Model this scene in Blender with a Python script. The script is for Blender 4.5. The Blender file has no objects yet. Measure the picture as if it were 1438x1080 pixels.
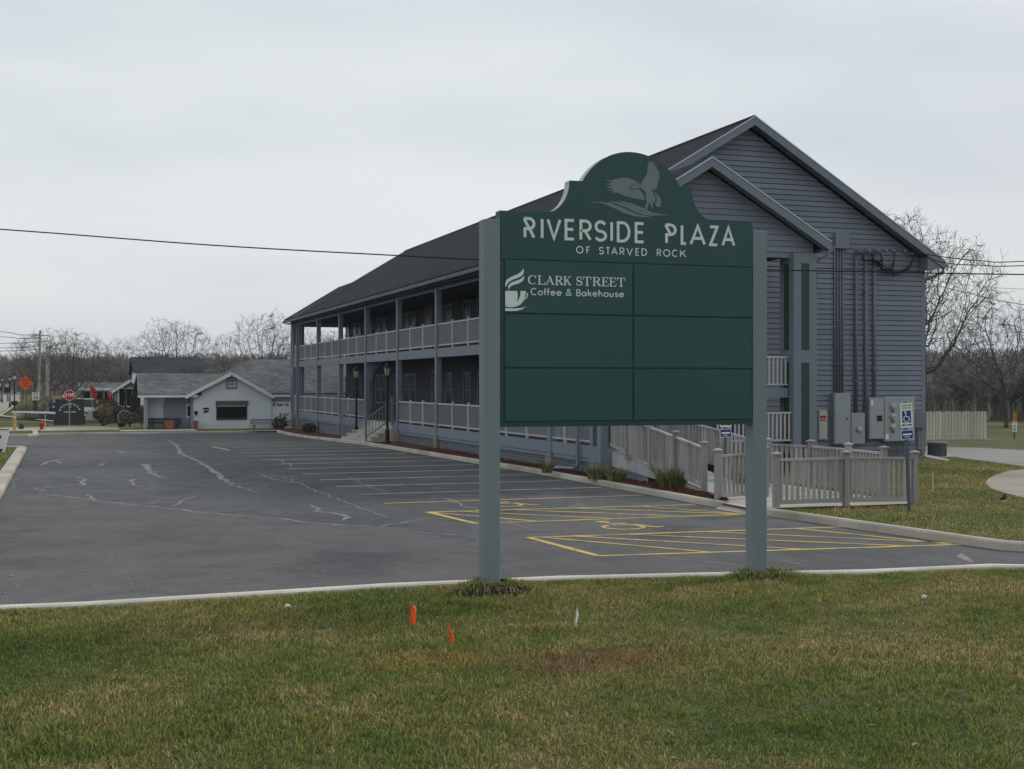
import bpy, math, random
import numpy as np
from mathutils import Vector, Matrix, noise as mnoise

random.seed(7)
RNG = np.random.default_rng(7)
S = bpy.context.scene
COL = S.collection
rad = math.radians

# ------------------------------------------------------------------ camera, sky, sun, exposure
TH = math.atan2(632.0, 1800.0)          # heading of the lens, clockwise from +Y (the long side of the building runs along +Y)
CH = 2.55                                # eye height above the parking lot
FX, FY = math.sin(TH), math.cos(TH)
RX, RY = math.cos(TH), -math.sin(TH)
HOR = 538.5

cam_d = bpy.data.cameras.new('camera')
cam_d.sensor_width = 36.0
cam_d.lens = 36.0 * 1800.0 / 1438.0
cam_d.shift_y = -1.5 / 1438.0
cam_d.clip_start = 0.1
cam_d.clip_end = 6000.0
cam = bpy.data.objects.new('camera', cam_d)
cam.location = (0, 0, CH)
cam.rotation_euler = (rad(90), 0, -TH)
COL.objects.link(cam)
S.camera = cam

SUN_EL = rad(33)
SUN_DIR = Vector((0.966 * math.cos(SUN_EL), 0.275 * math.cos(SUN_EL), math.sin(SUN_EL)))   # towards the sun
world = bpy.data.worlds.new('World')
S.world = world
world.use_nodes = True
nt = world.node_tree
nt.nodes.clear()
w_out = nt.nodes.new('ShaderNodeOutputWorld')
sky = nt.nodes.new('ShaderNodeTexSky')
sky.sky_type = 'NISHITA'
sky.sun_disc = False
sky.sun_elevation = SUN_EL
sky.sun_rotation = math.atan2(SUN_DIR.x, SUN_DIR.y)
sky.dust_density = 4.0
sky.air_density = 1.0
bg_sky = nt.nodes.new('ShaderNodeBackground')
bg_sky.inputs['Strength'].default_value = 0.10
nt.links.new(sky.outputs['Color'], bg_sky.inputs['Color'])
# thin overcast: broad soft banks of cloud over the whole dome
tc = nt.nodes.new('ShaderNodeTexCoord')
mp = nt.nodes.new('ShaderNodeMapping')
mp.inputs['Scale'].default_value = (1.0, 1.0, 4.2)
mp.inputs['Rotation'].default_value = (0.10, 0.30, 0)
nz = nt.nodes.new('ShaderNodeTexNoise')
nz.inputs['Scale'].default_value = 1.7
nz.inputs['Detail'].default_value = 5.0
nz.inputs['Roughness'].default_value = 0.45
cr = nt.nodes.new('ShaderNodeValToRGB')
cr.color_ramp.elements[0].position = 0.37
cr.color_ramp.elements[0].color = (0.56, 0.61, 0.66, 1)
cr.color_ramp.elements[1].position = 0.62
cr.color_ramp.elements[1].color = (0.745, 0.785, 0.795, 1)
bg_cl = nt.nodes.new('ShaderNodeBackground')
bg_cl.inputs['Strength'].default_value = 1.01
mix = nt.nodes.new('ShaderNodeMixShader')
mix.inputs[0].default_value = 0.88
nt.links.new(tc.outputs['Generated'], mp.inputs['Vector'])
nt.links.new(mp.outputs['Vector'], nz.inputs['Vector'])
nt.links.new(nz.outputs['Fac'], cr.inputs['Fac'])
nt.links.new(cr.outputs['Color'], bg_cl.inputs['Color'])
nt.links.new(bg_sky.outputs[0], mix.inputs[1])
nt.links.new(bg_cl.outputs[0], mix.inputs[2])
nt.links.new(mix.outputs[0], w_out.inputs['Surface'])

sun_d = bpy.data.lights.new('sun', 'SUN')
sun_d.energy = 1.5
sun_d.angle = rad(10)
sun_d.color = (1.0, 0.95, 0.88)
sun = bpy.data.objects.new('sun', sun_d)
sun.rotation_euler = SUN_DIR.to_track_quat('Z', 'Y').to_euler()
sun.location = (40, 30, 60)
COL.objects.link(sun)

S.view_settings.view_transform = 'Standard'
S.view_settings.look = 'None'
S.view_settings.exposure = 0.15
S.view_settings.gamma = 1.0
S.view_settings.use_curve_mapping = False
S.cycles.max_bounces = 5

# ------------------------------------------------------------------ survey helpers: photograph position -> place
def gz(x, y):
    t = min(1.0, max(0.0, (y - 48.0) / 26.0))
    return -0.3 * t * t * (3 - 2 * t)

def ray(px, py):
    u = (px - 719.0) / 1800.0
    v = (HOR - py) / 1800.0
    return FX + RX * u, FY + RY * u, v

def G(px, py, dz=0.0):
    """point of the ground (plus dz) seen at px, py"""
    dx, dy, v = ray(px, py)
    z = dz
    x = y = 0.0
    for _ in range(12):
        d = (z - CH) / v
        x, y = dx * d, dy * d
        z = gz(x, y) + dz
    return x, y, z

def at(px, py, Y):
    dx, dy, v = ray(px, py)
    d = Y / dy
    return dx * d, Y, CH + v * d

def atX(px, py, X):
    dx, dy, v = ray(px, py)
    d = X / dx
    return X, dy * d, CH + v * d

def W(px, py, D):
    dx, dy, v = ray(px, py)
    return dx * D, dy * D, CH + v * D

def GB(px, D):
    dx, dy, v = ray(px, HOR)
    x, y = dx * D, dy * D
    return x, y, gz(x, y)

# ------------------------------------------------------------------ materials
def nd(t, kind, **kw):
    n = t.nodes.new(kind)
    for k, v in kw.items():
        n.inputs[k].default_value = v
    return n

def base_mat(name):
    m = bpy.data.materials.new(name)
    m.use_nodes = True
    t = m.node_tree
    b = t.nodes['Principled BSDF']
    return m, t, b

def M(name, col, rough=0.75, var=0.12, scale=3.0, fine=0.08, fscale=60.0, bump=0.0, bscale=80.0, spec=0.3, metallic=0.0, piece=0.06, tint=None, streak=False):
    """paint, wood, metal: a base colour with blotches, fine grain, relief and small piece-to-piece shifts"""
    m, t, b = base_mat(name)
    b.inputs['Roughness'].default_value = rough
    b.inputs['Metallic'].default_value = metallic
    b.inputs['Specular IOR Level'].default_value = spec
    geo = t.nodes.new('ShaderNodeNewGeometry')
    vec = geo.outputs['Position']
    if streak:
        mpn = t.nodes.new('ShaderNodeMapping')
        mpn.inputs['Scale'].default_value = (1, 1, 0.12)
        t.links.new(vec, mpn.inputs['Vector'])
        vec = mpn.outputs['Vector']
    n1 = nd(t, 'ShaderNodeTexNoise', Scale=scale, Detail=4.0, Roughness=0.55)
    t.links.new(vec, n1.inputs['Vector'])
    n2 = nd(t, 'ShaderNodeTexNoise', Scale=fscale, Detail=2.0)
    t.links.new(geo.outputs['Position'], n2.inputs['Vector'])
    oi = t.nodes.new('ShaderNodeObjectInfo')
    def mad(src, mul, add):
        q = t.nodes.new('ShaderNodeMath'); q.operation = 'MULTIPLY_ADD'
        t.links.new(src, q.inputs[0]); q.inputs[1].default_value = mul; q.inputs[2].default_value = add
        return q.outputs[0]
    a = mad(n1.outputs['Fac'], var * 3.2, 1 - var * 1.6)
    c = mad(n2.outputs['Fac'], fine * 3.2, 1 - fine * 1.6)
    e = mad(oi.outputs['Random'], piece * 2, 1 - piece)
    p1 = t.nodes.new('ShaderNodeMath'); p1.operation = 'MULTIPLY'
    t.links.new(a, p1.inputs[0]); t.links.new(c, p1.inputs[1])
    p2 = t.nodes.new('ShaderNodeMath'); p2.operation = 'MULTIPLY'
    t.links.new(p1.outputs[0], p2.inputs[0]); t.links.new(e, p2.inputs[1])
    vm = t.nodes.new('ShaderNodeVectorMath'); vm.operation = 'SCALE'
    if tint:
        mx = t.nodes.new('ShaderNodeMix'); mx.data_type = 'RGBA'
        mx.inputs[6].default_value = (*col, 1); mx.inputs[7].default_value = (*tint, 1)
        n3 = nd(t, 'ShaderNodeTexNoise', Scale=scale * 0.6, Detail=5.0)
        t.links.new(vec, n3.inputs['Vector'])
        rp = t.nodes.new('ShaderNodeValToRGB')
        rp.color_ramp.elements[0].position = 0.45; rp.color_ramp.elements[1].position = 0.68
        t.links.new(n3.outputs['Fac'], rp.inputs['Fac'])
        t.links.new(rp.outputs['Color'], mx.inputs[0])
        t.links.new(mx.outputs[2], vm.inputs[0])
    else:
        vm.inputs[0].default_value = col
    t.links.new(p2.outputs[0], vm.inputs['Scale'])
    t.links.new(vm.outputs[0], b.inputs['Base Color'])
    if bump:
        bp = nd(t, 'ShaderNodeBump', Strength=bump, Distance=0.01)
        n4 = nd(t, 'ShaderNodeTexNoise', Scale=bscale, Detail=3.0)
        t.links.new(geo.outputs['Position'], n4.inputs['Vector'])
        t.links.new(n4.outputs['Fac'], bp.inputs['Height'])
        t.links.new(bp.outputs['Normal'], b.inputs['Normal'])
    return m

MT = {}
MT['sign_green'] = M('sign_green', (0.018, 0.073, 0.070), 0.42, 0.07, 1.0, 0.05, 90, spec=0.4, piece=0.05, tint=(0.026, 0.078, 0.076), streak=True)
MT['sign_frame'] = M('sign_frame', (0.015, 0.058, 0.055), 0.5, 0.06, 1.2, 0.05, 90, spec=0.35)
MT['letter'] = M('letter', (0.70, 0.75, 0.71), 0.6, 0.04, 4, 0.04, 90, piece=0.02)
MT['emblem'] = M('emblem', (0.185, 0.225, 0.245), 0.6, 0.04, 4, 0.04, 90, piece=0.02)
MT['post_grey'] = M('post_grey', (0.195, 0.238, 0.26), 0.6, 0.09, 1.5, 0.06, 70, bump=0.05, streak=True, tint=(0.17, 0.208, 0.222))
MT['siding'] = M('siding', (0.192, 0.213, 0.264), 0.7, 0.16, 0.7, 0.06, 30, bump=0.08, bscale=25, piece=0.08, streak=True)
MT['trim'] = M('trim', (0.182, 0.215, 0.258), 0.65, 0.08, 1.0, 0.05, 40, piece=0.04)
MT['trim_light'] = M('trim_light', (0.46, 0.49, 0.54), 0.55, 0.06, 2, 0.04, 40)
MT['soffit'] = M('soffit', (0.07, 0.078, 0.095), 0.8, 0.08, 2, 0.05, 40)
MT['green_inlay'] = M('green_inlay', (0.030, 0.062, 0.052), 0.6, 0.08, 2, 0.06, 50)
MT['rail'] = M('rail', (0.46, 0.46, 0.46), 0.7, 0.08, 2, 0.06, 40)
MT['picket'] = M('picket', (0.225, 0.228, 0.235), 0.75, 0.12, 4, 0.06, 40)
MT['weathered'] = M('weathered', (0.35, 0.34, 0.33), 0.85, 0.14, 3.0, 0.12, 45, bump=0.15, bscale=50, piece=0.14, tint=(0.21, 0.205, 0.20), streak=True)
MT['plywood'] = M('plywood', (0.42, 0.42, 0.43), 0.8, 0.12, 1.5, 0.08, 40, tint=(0.28, 0.285, 0.30))
MT['deck'] = M('deck', (0.12, 0.12, 0.13), 0.85, 0.15, 2, 0.1, 30)
MT['lattice'] = M('lattice', (0.21, 0.23, 0.26), 0.75, 0.08, 2, 0.05, 30)
MT['brick'] = M('brick', (0.20, 0.165, 0.14), 0.9, 0.2, 9, 0.12, 60, bump=0.2, piece=0.2, tint=(0.26, 0.225, 0.19))
MT['dark'] = M('dark', (0.012, 0.013, 0.016), 0.9, 0.1, 2, 0.1, 30)  # near-black colour standing in for deep shade
MT['concrete'] = M('concrete', (0.44, 0.42, 0.37), 0.9, 0.12, 1.2, 0.12, 40, bump=0.1, tint=(0.33, 0.31, 0.27))
MT['kerb'] = M('kerb', (0.47, 0.44, 0.37), 0.9, 0.14, 1.0, 0.16, 45, bump=0.15, tint=(0.31, 0.28, 0.235))
MT['kerb_white'] = M('kerb_white', (0.60, 0.56, 0.48), 0.9, 0.12, 1.5, 0.14, 45, bump=0.15, tint=(0.44, 0.41, 0.36))
MT['walk'] = M('walk', (0.42, 0.385, 0.32), 0.9, 0.1, 1.2, 0.1, 40, tint=(0.34, 0.30, 0.25))
MT['mulch'] = M('mulch', (0.10, 0.028, 0.018), 0.95, 0.3, 12, 0.3, 60, bump=0.9, bscale=30, tint=(0.05, 0.02, 0.015))
MT['soil'] = M('soil', (0.028, 0.022, 0.016), 0.95, 0.3, 14, 0.3, 50, bump=0.9, bscale=40)
MT['steel'] = M('steel', (0.33, 0.36, 0.38), 0.55, 0.08, 2, 0.05, 60, spec=0.4, metallic=0.15)
MT['steel_dark'] = M('steel_dark', (0.10, 0.11, 0.12), 0.6, 0.1, 2, 0.05, 60)
MT['conduit'] = M('conduit', (0.155, 0.165, 0.20), 0.6, 0.08, 2, 0.05, 60)
MT['beige'] = M('beige', (0.42, 0.42, 0.39), 0.6, 0.06, 2, 0.05, 60)
MT['black'] = M('black', (0.010, 0.010, 0.011), 0.55, 0.1, 2, 0.05, 60)
MT['white'] = M('white', (0.72, 0.73, 0.72), 0.6, 0.05, 2, 0.05, 60)
MT['blue'] = M('blue', (0.012, 0.05, 0.19), 0.5, 0.05, 2, 0.05, 60)
MT['red'] = M('red', (0.42, 0.018, 0.018), 0.5, 0.08, 2, 0.05, 60)
MT['orange'] = M('orange', (0.85, 0.10, 0.015), 0.5, 0.06, 2, 0.05, 60)
MT['amber'] = M('amber', (0.55, 0.20, 0.02), 0.6, 0.06, 2, 0.05, 60)
MT['yellow_post'] = M('yellow_post', (0.42, 0.30, 0.09), 0.6, 0.15, 3, 0.05, 60)
MT['green_paint'] = M('green_paint', (0.02, 0.07, 0.04), 0.6, 0.1, 2, 0.05, 60)
MT['shop_wall'] = M('shop_wall', (0.67, 0.71, 0.72), 0.8, 0.06, 0.7, 0.04, 20)
MT['shop_white'] = M('shop_white', (0.76, 0.78, 0.78), 0.8, 0.06, 0.7, 0.04, 20)
MT['shop_blue'] = M('shop_blue', (0.27, 0.33, 0.37), 0.8, 0.06, 0.7, 0.04, 20)
MT['bench_grey'] = M('bench_grey', (0.24, 0.28, 0.31), 0.8, 0.1, 2, 0.05, 20)
MT['brown_wood'] = M('brown_wood', (0.08, 0.065, 0.055), 0.85, 0.2, 3, 0.1, 20)
MT['fence_white'] = M('fence_white', (0.56, 0.545, 0.475), 0.8, 0.1, 1.5, 0.08, 30, piece=0.1, tint=(0.44, 0.42, 0.35), streak=True)
MT['gravel'] = M('gravel', (0.30, 0.28, 0.24), 0.95, 0.12, 0.8, 0.06, 12, tint=(0.22, 0.21, 0.17))
MT['lane'] = M('lane', (0.25, 0.245, 0.235), 0.95, 0.10, 0.4, 0.06, 12, tint=(0.19, 0.19, 0.185))
MT['porch_wall_shaded'] = M('porch_wall_shaded', (0.062, 0.068, 0.084), 0.8, 0.1, 0.8, 0.06, 30)  # siding colour darkened, the shade of the porch put into it
MT['meter_face'] = M('meter_face', (0.55, 0.53, 0.42), 0.35, 0.06, 3, 0.05, 60, spec=0.5)
MT['car_paint'] = M('car_paint', (0.42, 0.44, 0.45), 0.3, 0.03, 2, 0.02, 60, spec=0.5, metallic=0.3)
MT['terracotta'] = M('terracotta', (0.33, 0.10, 0.065), 0.85, 0.15, 3, 0.1, 20)
MT['pole_wood'] = M('pole_wood', (0.30, 0.28, 0.26), 0.9, 0.15, 2, 0.1, 20)
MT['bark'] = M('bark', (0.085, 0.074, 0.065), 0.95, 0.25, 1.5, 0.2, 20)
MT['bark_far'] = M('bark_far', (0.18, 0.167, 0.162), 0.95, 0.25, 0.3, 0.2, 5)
MT['hill'] = M('hill', (0.118, 0.113, 0.114), 1.0, 0.35, 0.12, 0.3, 0.8, spec=0.0)
MT['house_grey'] = M('house_grey', (0.23, 0.26, 0.275), 0.8, 0.08, 0.7, 0.05, 20)
MT['house_brown'] = M('house_brown', (0.10, 0.075, 0.065), 0.8, 0.15, 0.7, 0.1, 10)
MT['monument'] = M('monument', (0.045, 0.047, 0.048), 0.7, 0.15, 2, 0.1, 20)
MT['yellow_line'] = M('yellow_line', (0.56, 0.40, 0.10), 0.85, 0.14, 3.5, 0.25, 30, tint=(0.27, 0.24, 0.17))
MT['faded_line'] = M('faded_line', (0.52, 0.48, 0.38), 0.85, 0.15, 2.5, 0.25, 30, tint=(0.30, 0.28, 0.23))
MT['crack'] = M('crack', (0.245, 0.24, 0.23), 0.95, 0.25, 5.0, 0.3, 25, tint=(0.12, 0.12, 0.122))

def glass_mat(name, col, rough=0.08):
    m, t, b = base_mat(name)
    b.inputs['Base Color'].default_value = (*col, 1)
    b.inputs['Roughness'].default_value = rough
    b.inputs['Specular IOR Level'].default_value = 0.22
    geo = t.nodes.new('ShaderNodeNewGeometry')
    n = nd(t, 'ShaderNodeTexNoise', Scale=1.3, Detail=2.0)
    bp = nd(t, 'ShaderNodeBump', Strength=0.06, Distance=0.02)
    t.links.new(geo.outputs['Position'], n.inputs['Vector'])
    t.links.new(n.outputs['Fac'], bp.inputs['Height'])
    t.links.new(bp.outputs['Normal'], b.inputs['Normal'])
    return m
MT['glass'] = glass_mat('glass', (0.012, 0.015, 0.018), 0.12)
MT['porch_glass'] = glass_mat('porch_glass', (0.010, 0.012, 0.016), 0.3)
MT['porch_glass'].node_tree.nodes['Principled BSDF'].inputs['Specular IOR Level'].default_value = 0.1
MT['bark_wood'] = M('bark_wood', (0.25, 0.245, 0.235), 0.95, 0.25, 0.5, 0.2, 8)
m, t, b = base_mat('lamp_glass')
b.inputs['Base Color'].default_value = (0.55, 0.55, 0.5, 1); b.inputs['Roughness'].default_value = 0.4
b.inputs['Transmission Weight'].default_value = 0.4
MT['lamp_glass'] = m

def shingle_mat(name, col):
    m, t, b = base_mat(name)
    b.inputs['Roughness'].default_value = 0.95
    b.inputs['Specular IOR Level'].default_value = 0.15
    geo = t.nodes.new('ShaderNodeNewGeometry')
    sep = t.nodes.new('ShaderNodeSeparateXYZ')
    t.links.new(geo.outputs['Position'], sep.inputs[0])
    add = t.nodes.new('ShaderNodeMath'); add.operation = 'ADD'
    t.links.new(sep.outputs['X'], add.inputs[0]); t.links.new(sep.outputs['Y'], add.inputs[1])
    mul = t.nodes.new('ShaderNodeMath'); mul.operation = 'MULTIPLY'; mul.inputs[1].default_value = 1.9
    t.links.new(sep.outputs['Z'], mul.inputs[0])
    com = t.nodes.new('ShaderNodeCombineXYZ')
    t.links.new(add.outputs[0], com.inputs[0]); t.links.new(mul.outputs[0], com.inputs[1])
    br = nd(t, 'ShaderNodeTexBrick', Scale=1.0)
    br.inputs['Color1'].default_value = (*[c * 0.7 for c in col], 1)
    br.inputs['Color2'].default_value = (*[c * 1.3 for c in col], 1)
    br.inputs['Mortar'].default_value = (*[c * 0.6 for c in col], 1)
    br.inputs['Mortar Size'].default_value = 0.012
    br.inputs['Brick Width'].default_value = 0.32
    br.inputs['Row Height'].default_value = 0.145
    t.links.new(com.outputs[0], br.inputs['Vector'])
    n = nd(t, 'ShaderNodeTexNoise', Scale=0.5, Detail=4.0)
    t.links.new(geo.outputs['Position'], n.inputs['Vector'])
    n2 = nd(t, 'ShaderNodeTexNoise', Scale=35.0, Detail=2.0)
    t.links.new(geo.outputs['Position'], n2.inputs['Vector'])
    ad = t.nodes.new('ShaderNodeMath'); ad.operation = 'ADD'
    t.links.new(n.outputs['Fac'], ad.inputs[0]); t.links.new(n2.outputs['Fac'], ad.inputs[1])
    vm = t.nodes.new('ShaderNodeVectorMath'); vm.operation = 'SCALE'
    t.links.new(br.outputs['Color'], vm.inputs[0]); t.links.new(ad.outputs[0], vm.inputs['Scale'])
    t.links.new(vm.outputs[0], b.inputs['Base Color'])
    bp = nd(t, 'ShaderNodeBump', Strength=0.4, Distance=0.02)
    t.links.new(br.outputs['Fac'], bp.inputs['Height']); bp.invert = True
    t.links.new(bp.outputs['Normal'], b.inputs['Normal'])
    return m
MT['shingle'] = shingle_mat('shingle', (0.025, 0.029, 0.036))
MT['shingle_grey'] = shingle_mat('shingle_grey', (0.125, 0.13, 0.14))
MT['shingle_dark'] = shingle_mat('shingle_dark', (0.04, 0.047, 0.055))

def asphalt_mat(name, dark, light, crack):
    m, t, b = base_mat(name)
    b.inputs['Roughness'].default_value = 0.9
    b.inputs['Specular IOR Level'].default_value = 0.25
    geo = t.nodes.new('ShaderNodeNewGeometry')
    P = geo.outputs['Position']
    def ramp(src, p0, c0, p1, c1):
        r = t.nodes.new('ShaderNodeValToRGB'); e = r.color_ramp.elements
        e[0].position = p0; e[0].color = (*c0, 1); e[1].position = p1; e[1].color = (*c1, 1)
        t.links.new(src, r.inputs['Fac']); return r.outputs['Color']
    def mulv(x, y):
        v = t.nodes.new('ShaderNodeVectorMath'); v.operation = 'MULTIPLY'
        t.links.new(x, v.inputs[0]); t.links.new(y, v.inputs[1]); return v.outputs[0]
    def noise(scale, detail, rough=0.55, dist=0.0):
        n = nd(t, 'ShaderNodeTexNoise', Scale=scale, Detail=detail, Roughness=rough, Distortion=dist); t.links.new(P, n.inputs['Vector']); return n
    big = noise(0.10, 5.0, 0.6)
    mid = noise(0.75, 7.0, 0.68, 1.2)
    sp = noise(55.0, 3.0, 0.7)
    fl = noise(14.0, 3.0)
    st = noise(0.42, 4.0, 0.6, 0.6)
    c = ramp(big.outputs['Fac'], 0.32, dark, 0.66, light)
    c = mulv(c, ramp(mid.outputs['Fac'], 0.30, (0.78, 0.78, 0.79), 0.74, (1.28, 1.27, 1.25)))
    c = mulv(c, ramp(sp.outputs['Fac'], 0.30, (0.45, 0.45, 0.45), 0.72, (1.6, 1.6, 1.6)))
    c = mulv(c, ramp(fl.outputs['Fac'], 0.3, (0.88, 0.88, 0.88), 0.7, (1.1, 1.1, 1.1)))
    c = mulv(c, ramp(st.outputs['Fac'], 0.34, (0.74, 0.75, 0.78), 0.44, (1, 1, 1)))          # old oil and damp stains
    # branching hairline cracks, paler where dust has filled them
    wv = nd(t, 'ShaderNodeTexNoise', Scale=0.9, Detail=4.0); t.links.new(P, wv.inputs['Vector'])
    ad = t.nodes.new('ShaderNodeVectorMath'); ad.operation = 'MULTIPLY_ADD'; ad.inputs[1].default_value = (1.6, 1.6, 0)
    t.links.new(wv.outputs['Color'], ad.inputs[0]); t.links.new(P, ad.inputs[2])
    vo = t.nodes.new('ShaderNodeTexVoronoi'); vo.feature = 'DISTANCE_TO_EDGE'; vo.inputs['Scale'].default_value = 0.33
    t.links.new(ad.outputs[0], vo.inputs['Vector'])
    ck = ramp(vo.outputs['Distance'], 0.006, (1, 1, 1), 0.016, (0, 0, 0))
    mk = noise(0.28, 3.0)
    mm = ramp(mk.outputs['Fac'], 0.46, (0, 0, 0), 0.60, (crack, crack, crack))
    fac = mulv(ck, mm)
    mx = t.nodes.new('ShaderNodeMix'); mx.data_type = 'RGBA'
    t.links.new(fac, mx.inputs[0]); t.links.new(c, mx.inputs[6]); mx.inputs[7].default_value = (0.20, 0.195, 0.185, 1)
    t.links.new(mx.outputs[2], b.inputs['Base Color'])
    bp = nd(t, 'ShaderNodeBump', Strength=0.5, Distance=0.012)
    t.links.new(sp.outputs['Fac'], bp.inputs['Height'])
    t.links.new(bp.outputs['Normal'], b.inputs['Normal'])
    return m
MT['asphalt'] = asphalt_mat('asphalt', (0.084, 0.086, 0.091), (0.120, 0.120, 0.121), 0.0)
MT['edge_skylit'] = M('edge_skylit', (0.50, 0.55, 0.57), 0.6, 0.05, 2, 0.05, 40)
MT['asphalt_old'] = asphalt_mat('asphalt_old', (0.060, 0.064, 0.075), (0.116, 0.117, 0.121), 0.5)
MT['road'] = M('road', (0.30, 0.275, 0.24), 0.9, 0.1, 0.5, 0.06, 10)

PATCHES = [(*G(835, 924, 0.1)[:2], 1.05, 0.55, (0.20, 0.125, 0.065)), (*G(612, 924, 0.1)[:2], 0.8, 0.45, (0.27, 0.20, 0.06))]
def grass_mat(name, blades):
    m, t, b = base_mat(name)
    b.inputs['Roughness'].default_value = 0.75
    b.inputs['Specular IOR Level'].default_value = 0.2
    geo = t.nodes.new('ShaderNodeNewGeometry')
    P = geo.outputs['Position']
    mpn = t.nodes.new('ShaderNodeMapping'); mpn.inputs['Scale'].default_value = (1, 1, 0); t.links.new(P, mpn.inputs['Vector'])
    n1 = nd(t, 'ShaderNodeTexNoise', Scale=0.45, Detail=5.0, Roughness=0.6, Distortion=0.4); t.links.new(mpn.outputs[0], n1.inputs['Vector'])
    n2 = nd(t, 'ShaderNodeTexNoise', Scale=2.6, Detail=3.0); t.links.new(mpn.outputs[0], n2.inputs['Vector'])
    s = t.nodes.new('ShaderNodeMath'); s.operation = 'MULTIPLY_ADD'; s.inputs[1].default_value = 0.42
    t.links.new(n2.outputs['Fac'], s.inputs[0]); t.links.new(n1.outputs['Fac'], s.inputs[2])
    last = s.outputs[0]
    if blades:
        s2 = t.nodes.new('ShaderNodeMath'); s2.operation = 'MULTIPLY_ADD'; s2.inputs[1].default_value = 0.42
        t.links.new(geo.outputs['Random Per Island'], s2.inputs[0]); t.links.new(last, s2.inputs[2])
        h1 = t.nodes.new('ShaderNodeMath'); h1.operation = 'MULTIPLY'; h1.inputs[1].default_value = 61.7; t.links.new(geo.outputs['Random Per Island'], h1.inputs[0])
        h2 = t.nodes.new('ShaderNodeMath'); h2.operation = 'FRACT'; t.links.new(h1.outputs[0], h2.inputs[0])
        h3 = t.nodes.new('ShaderNodeMath'); h3.operation = 'MULTIPLY_ADD'; h3.inputs[1].default_value = 1.75; h3.inputs[2].default_value = 0.46; t.links.new(h2.outputs[0], h3.inputs[0])
        last = s2.outputs[0]
        lo, hi = 0.53, 1.26
    else:
        lo, hi = 0.42, 1.08
    sub = t.nodes.new('ShaderNodeMapRange'); sub.inputs[1].default_value = lo; sub.inputs[2].default_value = hi
    t.links.new(last, sub.inputs[0])
    rp = t.nodes.new('ShaderNodeValToRGB')
    e = rp.color_ramp.elements
    k = 1.0 if blades else 0.42
    e[0].position = 0.0; e[0].color = (0.062 * k, 0.100 * k, 0.020 * k, 1)
    e[1].position = 1.0; e[1].color = (0.42 * k, 0.34 * k, 0.18 * k, 1)
    for pos, c in ((0.32, (0.122, 0.168, 0.038)), (0.56, (0.185, 0.192, 0.056)), (0.76, (0.28, 0.215, 0.095))):
        q = e.new(pos); q.color = (c[0] * k, c[1] * k, c[2] * k, 1)
    t.links.new(sub.outputs[0], rp.inputs['Fac'])
    # two worn patches with colours of their own: a rusty brown one and a yellowed one
    col_out = rp.outputs['Color']
    for (cx_, cy_, sx, sy, cc) in PATCHES:
        sb = t.nodes.new('ShaderNodeVectorMath'); sb.operation = 'SUBTRACT'; sb.inputs[1].default_value = (cx_, cy_, 0); t.links.new(mpn.outputs[0], sb.inputs[0])
        ml = t.nodes.new('ShaderNodeVectorMath'); ml.operation = 'MULTIPLY'; ml.inputs[1].default_value = (1 / sx, 1 / sy, 0); t.links.new(sb.outputs[0], ml.inputs[0])
        le = t.nodes.new('ShaderNodeVectorMath'); le.operation = 'LENGTH'; t.links.new(ml.outputs[0], le.inputs[0])
        aj = t.nodes.new('ShaderNodeMath'); aj.operation = 'MULTIPLY_ADD'; aj.inputs[1].default_value = 1.6; t.links.new(n2.outputs['Fac'], aj.inputs[0]); t.links.new(le.outputs['Value'], aj.inputs[2])
        mr = t.nodes.new('ShaderNodeMapRange'); mr.inputs[1].default_value = 1.15; mr.inputs[2].default_value = 1.9; mr.inputs[3].default_value = 0.75; mr.inputs[4].default_value = 0.0; t.links.new(aj.outputs[0], mr.inputs[0])
        mxp = t.nodes.new('ShaderNodeMix'); mxp.data_type = 'RGBA'; mxp.inputs[7].default_value = (cc[0] * k, cc[1] * k, cc[2] * k, 1)
        t.links.new(mr.outputs[0], mxp.inputs[0]); t.links.new(col_out, mxp.inputs[6]); col_out = mxp.outputs[2]
    if blades:
        vj = t.nodes.new('ShaderNodeVectorMath'); vj.operation = 'SCALE'
        t.links.new(col_out, vj.inputs[0]); t.links.new(h3.outputs[0], vj.inputs['Scale'])
        rpc = vj.outputs[0]
    else:
        rpc = col_out
    t.links.new(rpc, b.inputs['Base Color'])
    if blades:
        tl = t.nodes.new('ShaderNodeBsdfTranslucent'); ms = t.nodes.new('ShaderNodeMixShader'); ms.inputs[0].default_value = 0.35
        t.links.new(rpc, tl.inputs['Color'])
        t.links.new(b.outputs[0], ms.inputs[1]); t.links.new(tl.outputs[0], ms.inputs[2])
        t.links.new(ms.outputs[0], t.nodes['Material Output'].inputs['Surface'])
    if not blades:
        n3 = nd(t, 'ShaderNodeTexNoise', Scale=25.0, Detail=4.0); t.links.new(P, n3.inputs['Vector'])
        bp = nd(t, 'ShaderNodeBump', Strength=0.8, Distance=0.04)
        t.links.new(n3.outputs['Fac'], bp.inputs['Height']); t.links.new(bp.outputs['Normal'], b.inputs['Normal'])
    return m
MT['grass'] = grass_mat('grass', True)
MT['turf'] = grass_mat('turf', False)
def far_turf():
    m = M('far_turf', (0.075, 0.085, 0.028), 0.95, 0.2, 0.15, 0.2, 4.0, spec=0.1, tint=(0.125, 0.105, 0.055))
    return m
MT['far_turf'] = far_turf()
MT['leaf'] = M('leaf', (0.12, 0.16, 0.06), 0.6, 0.2, 6, 0.2, 30, tint=(0.24, 0.23, 0.10))
MT['shrub_dark'] = M('shrub_dark', (0.030, 0.036, 0.022), 0.8, 0.3, 3, 0.2, 30, tint=(0.05, 0.04, 0.03))
MT['shrub_brown'] = M('shrub_brown', (0.10, 0.085, 0.04), 0.8, 0.3, 3, 0.2, 30, tint=(0.14, 0.10, 0.055))
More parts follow.
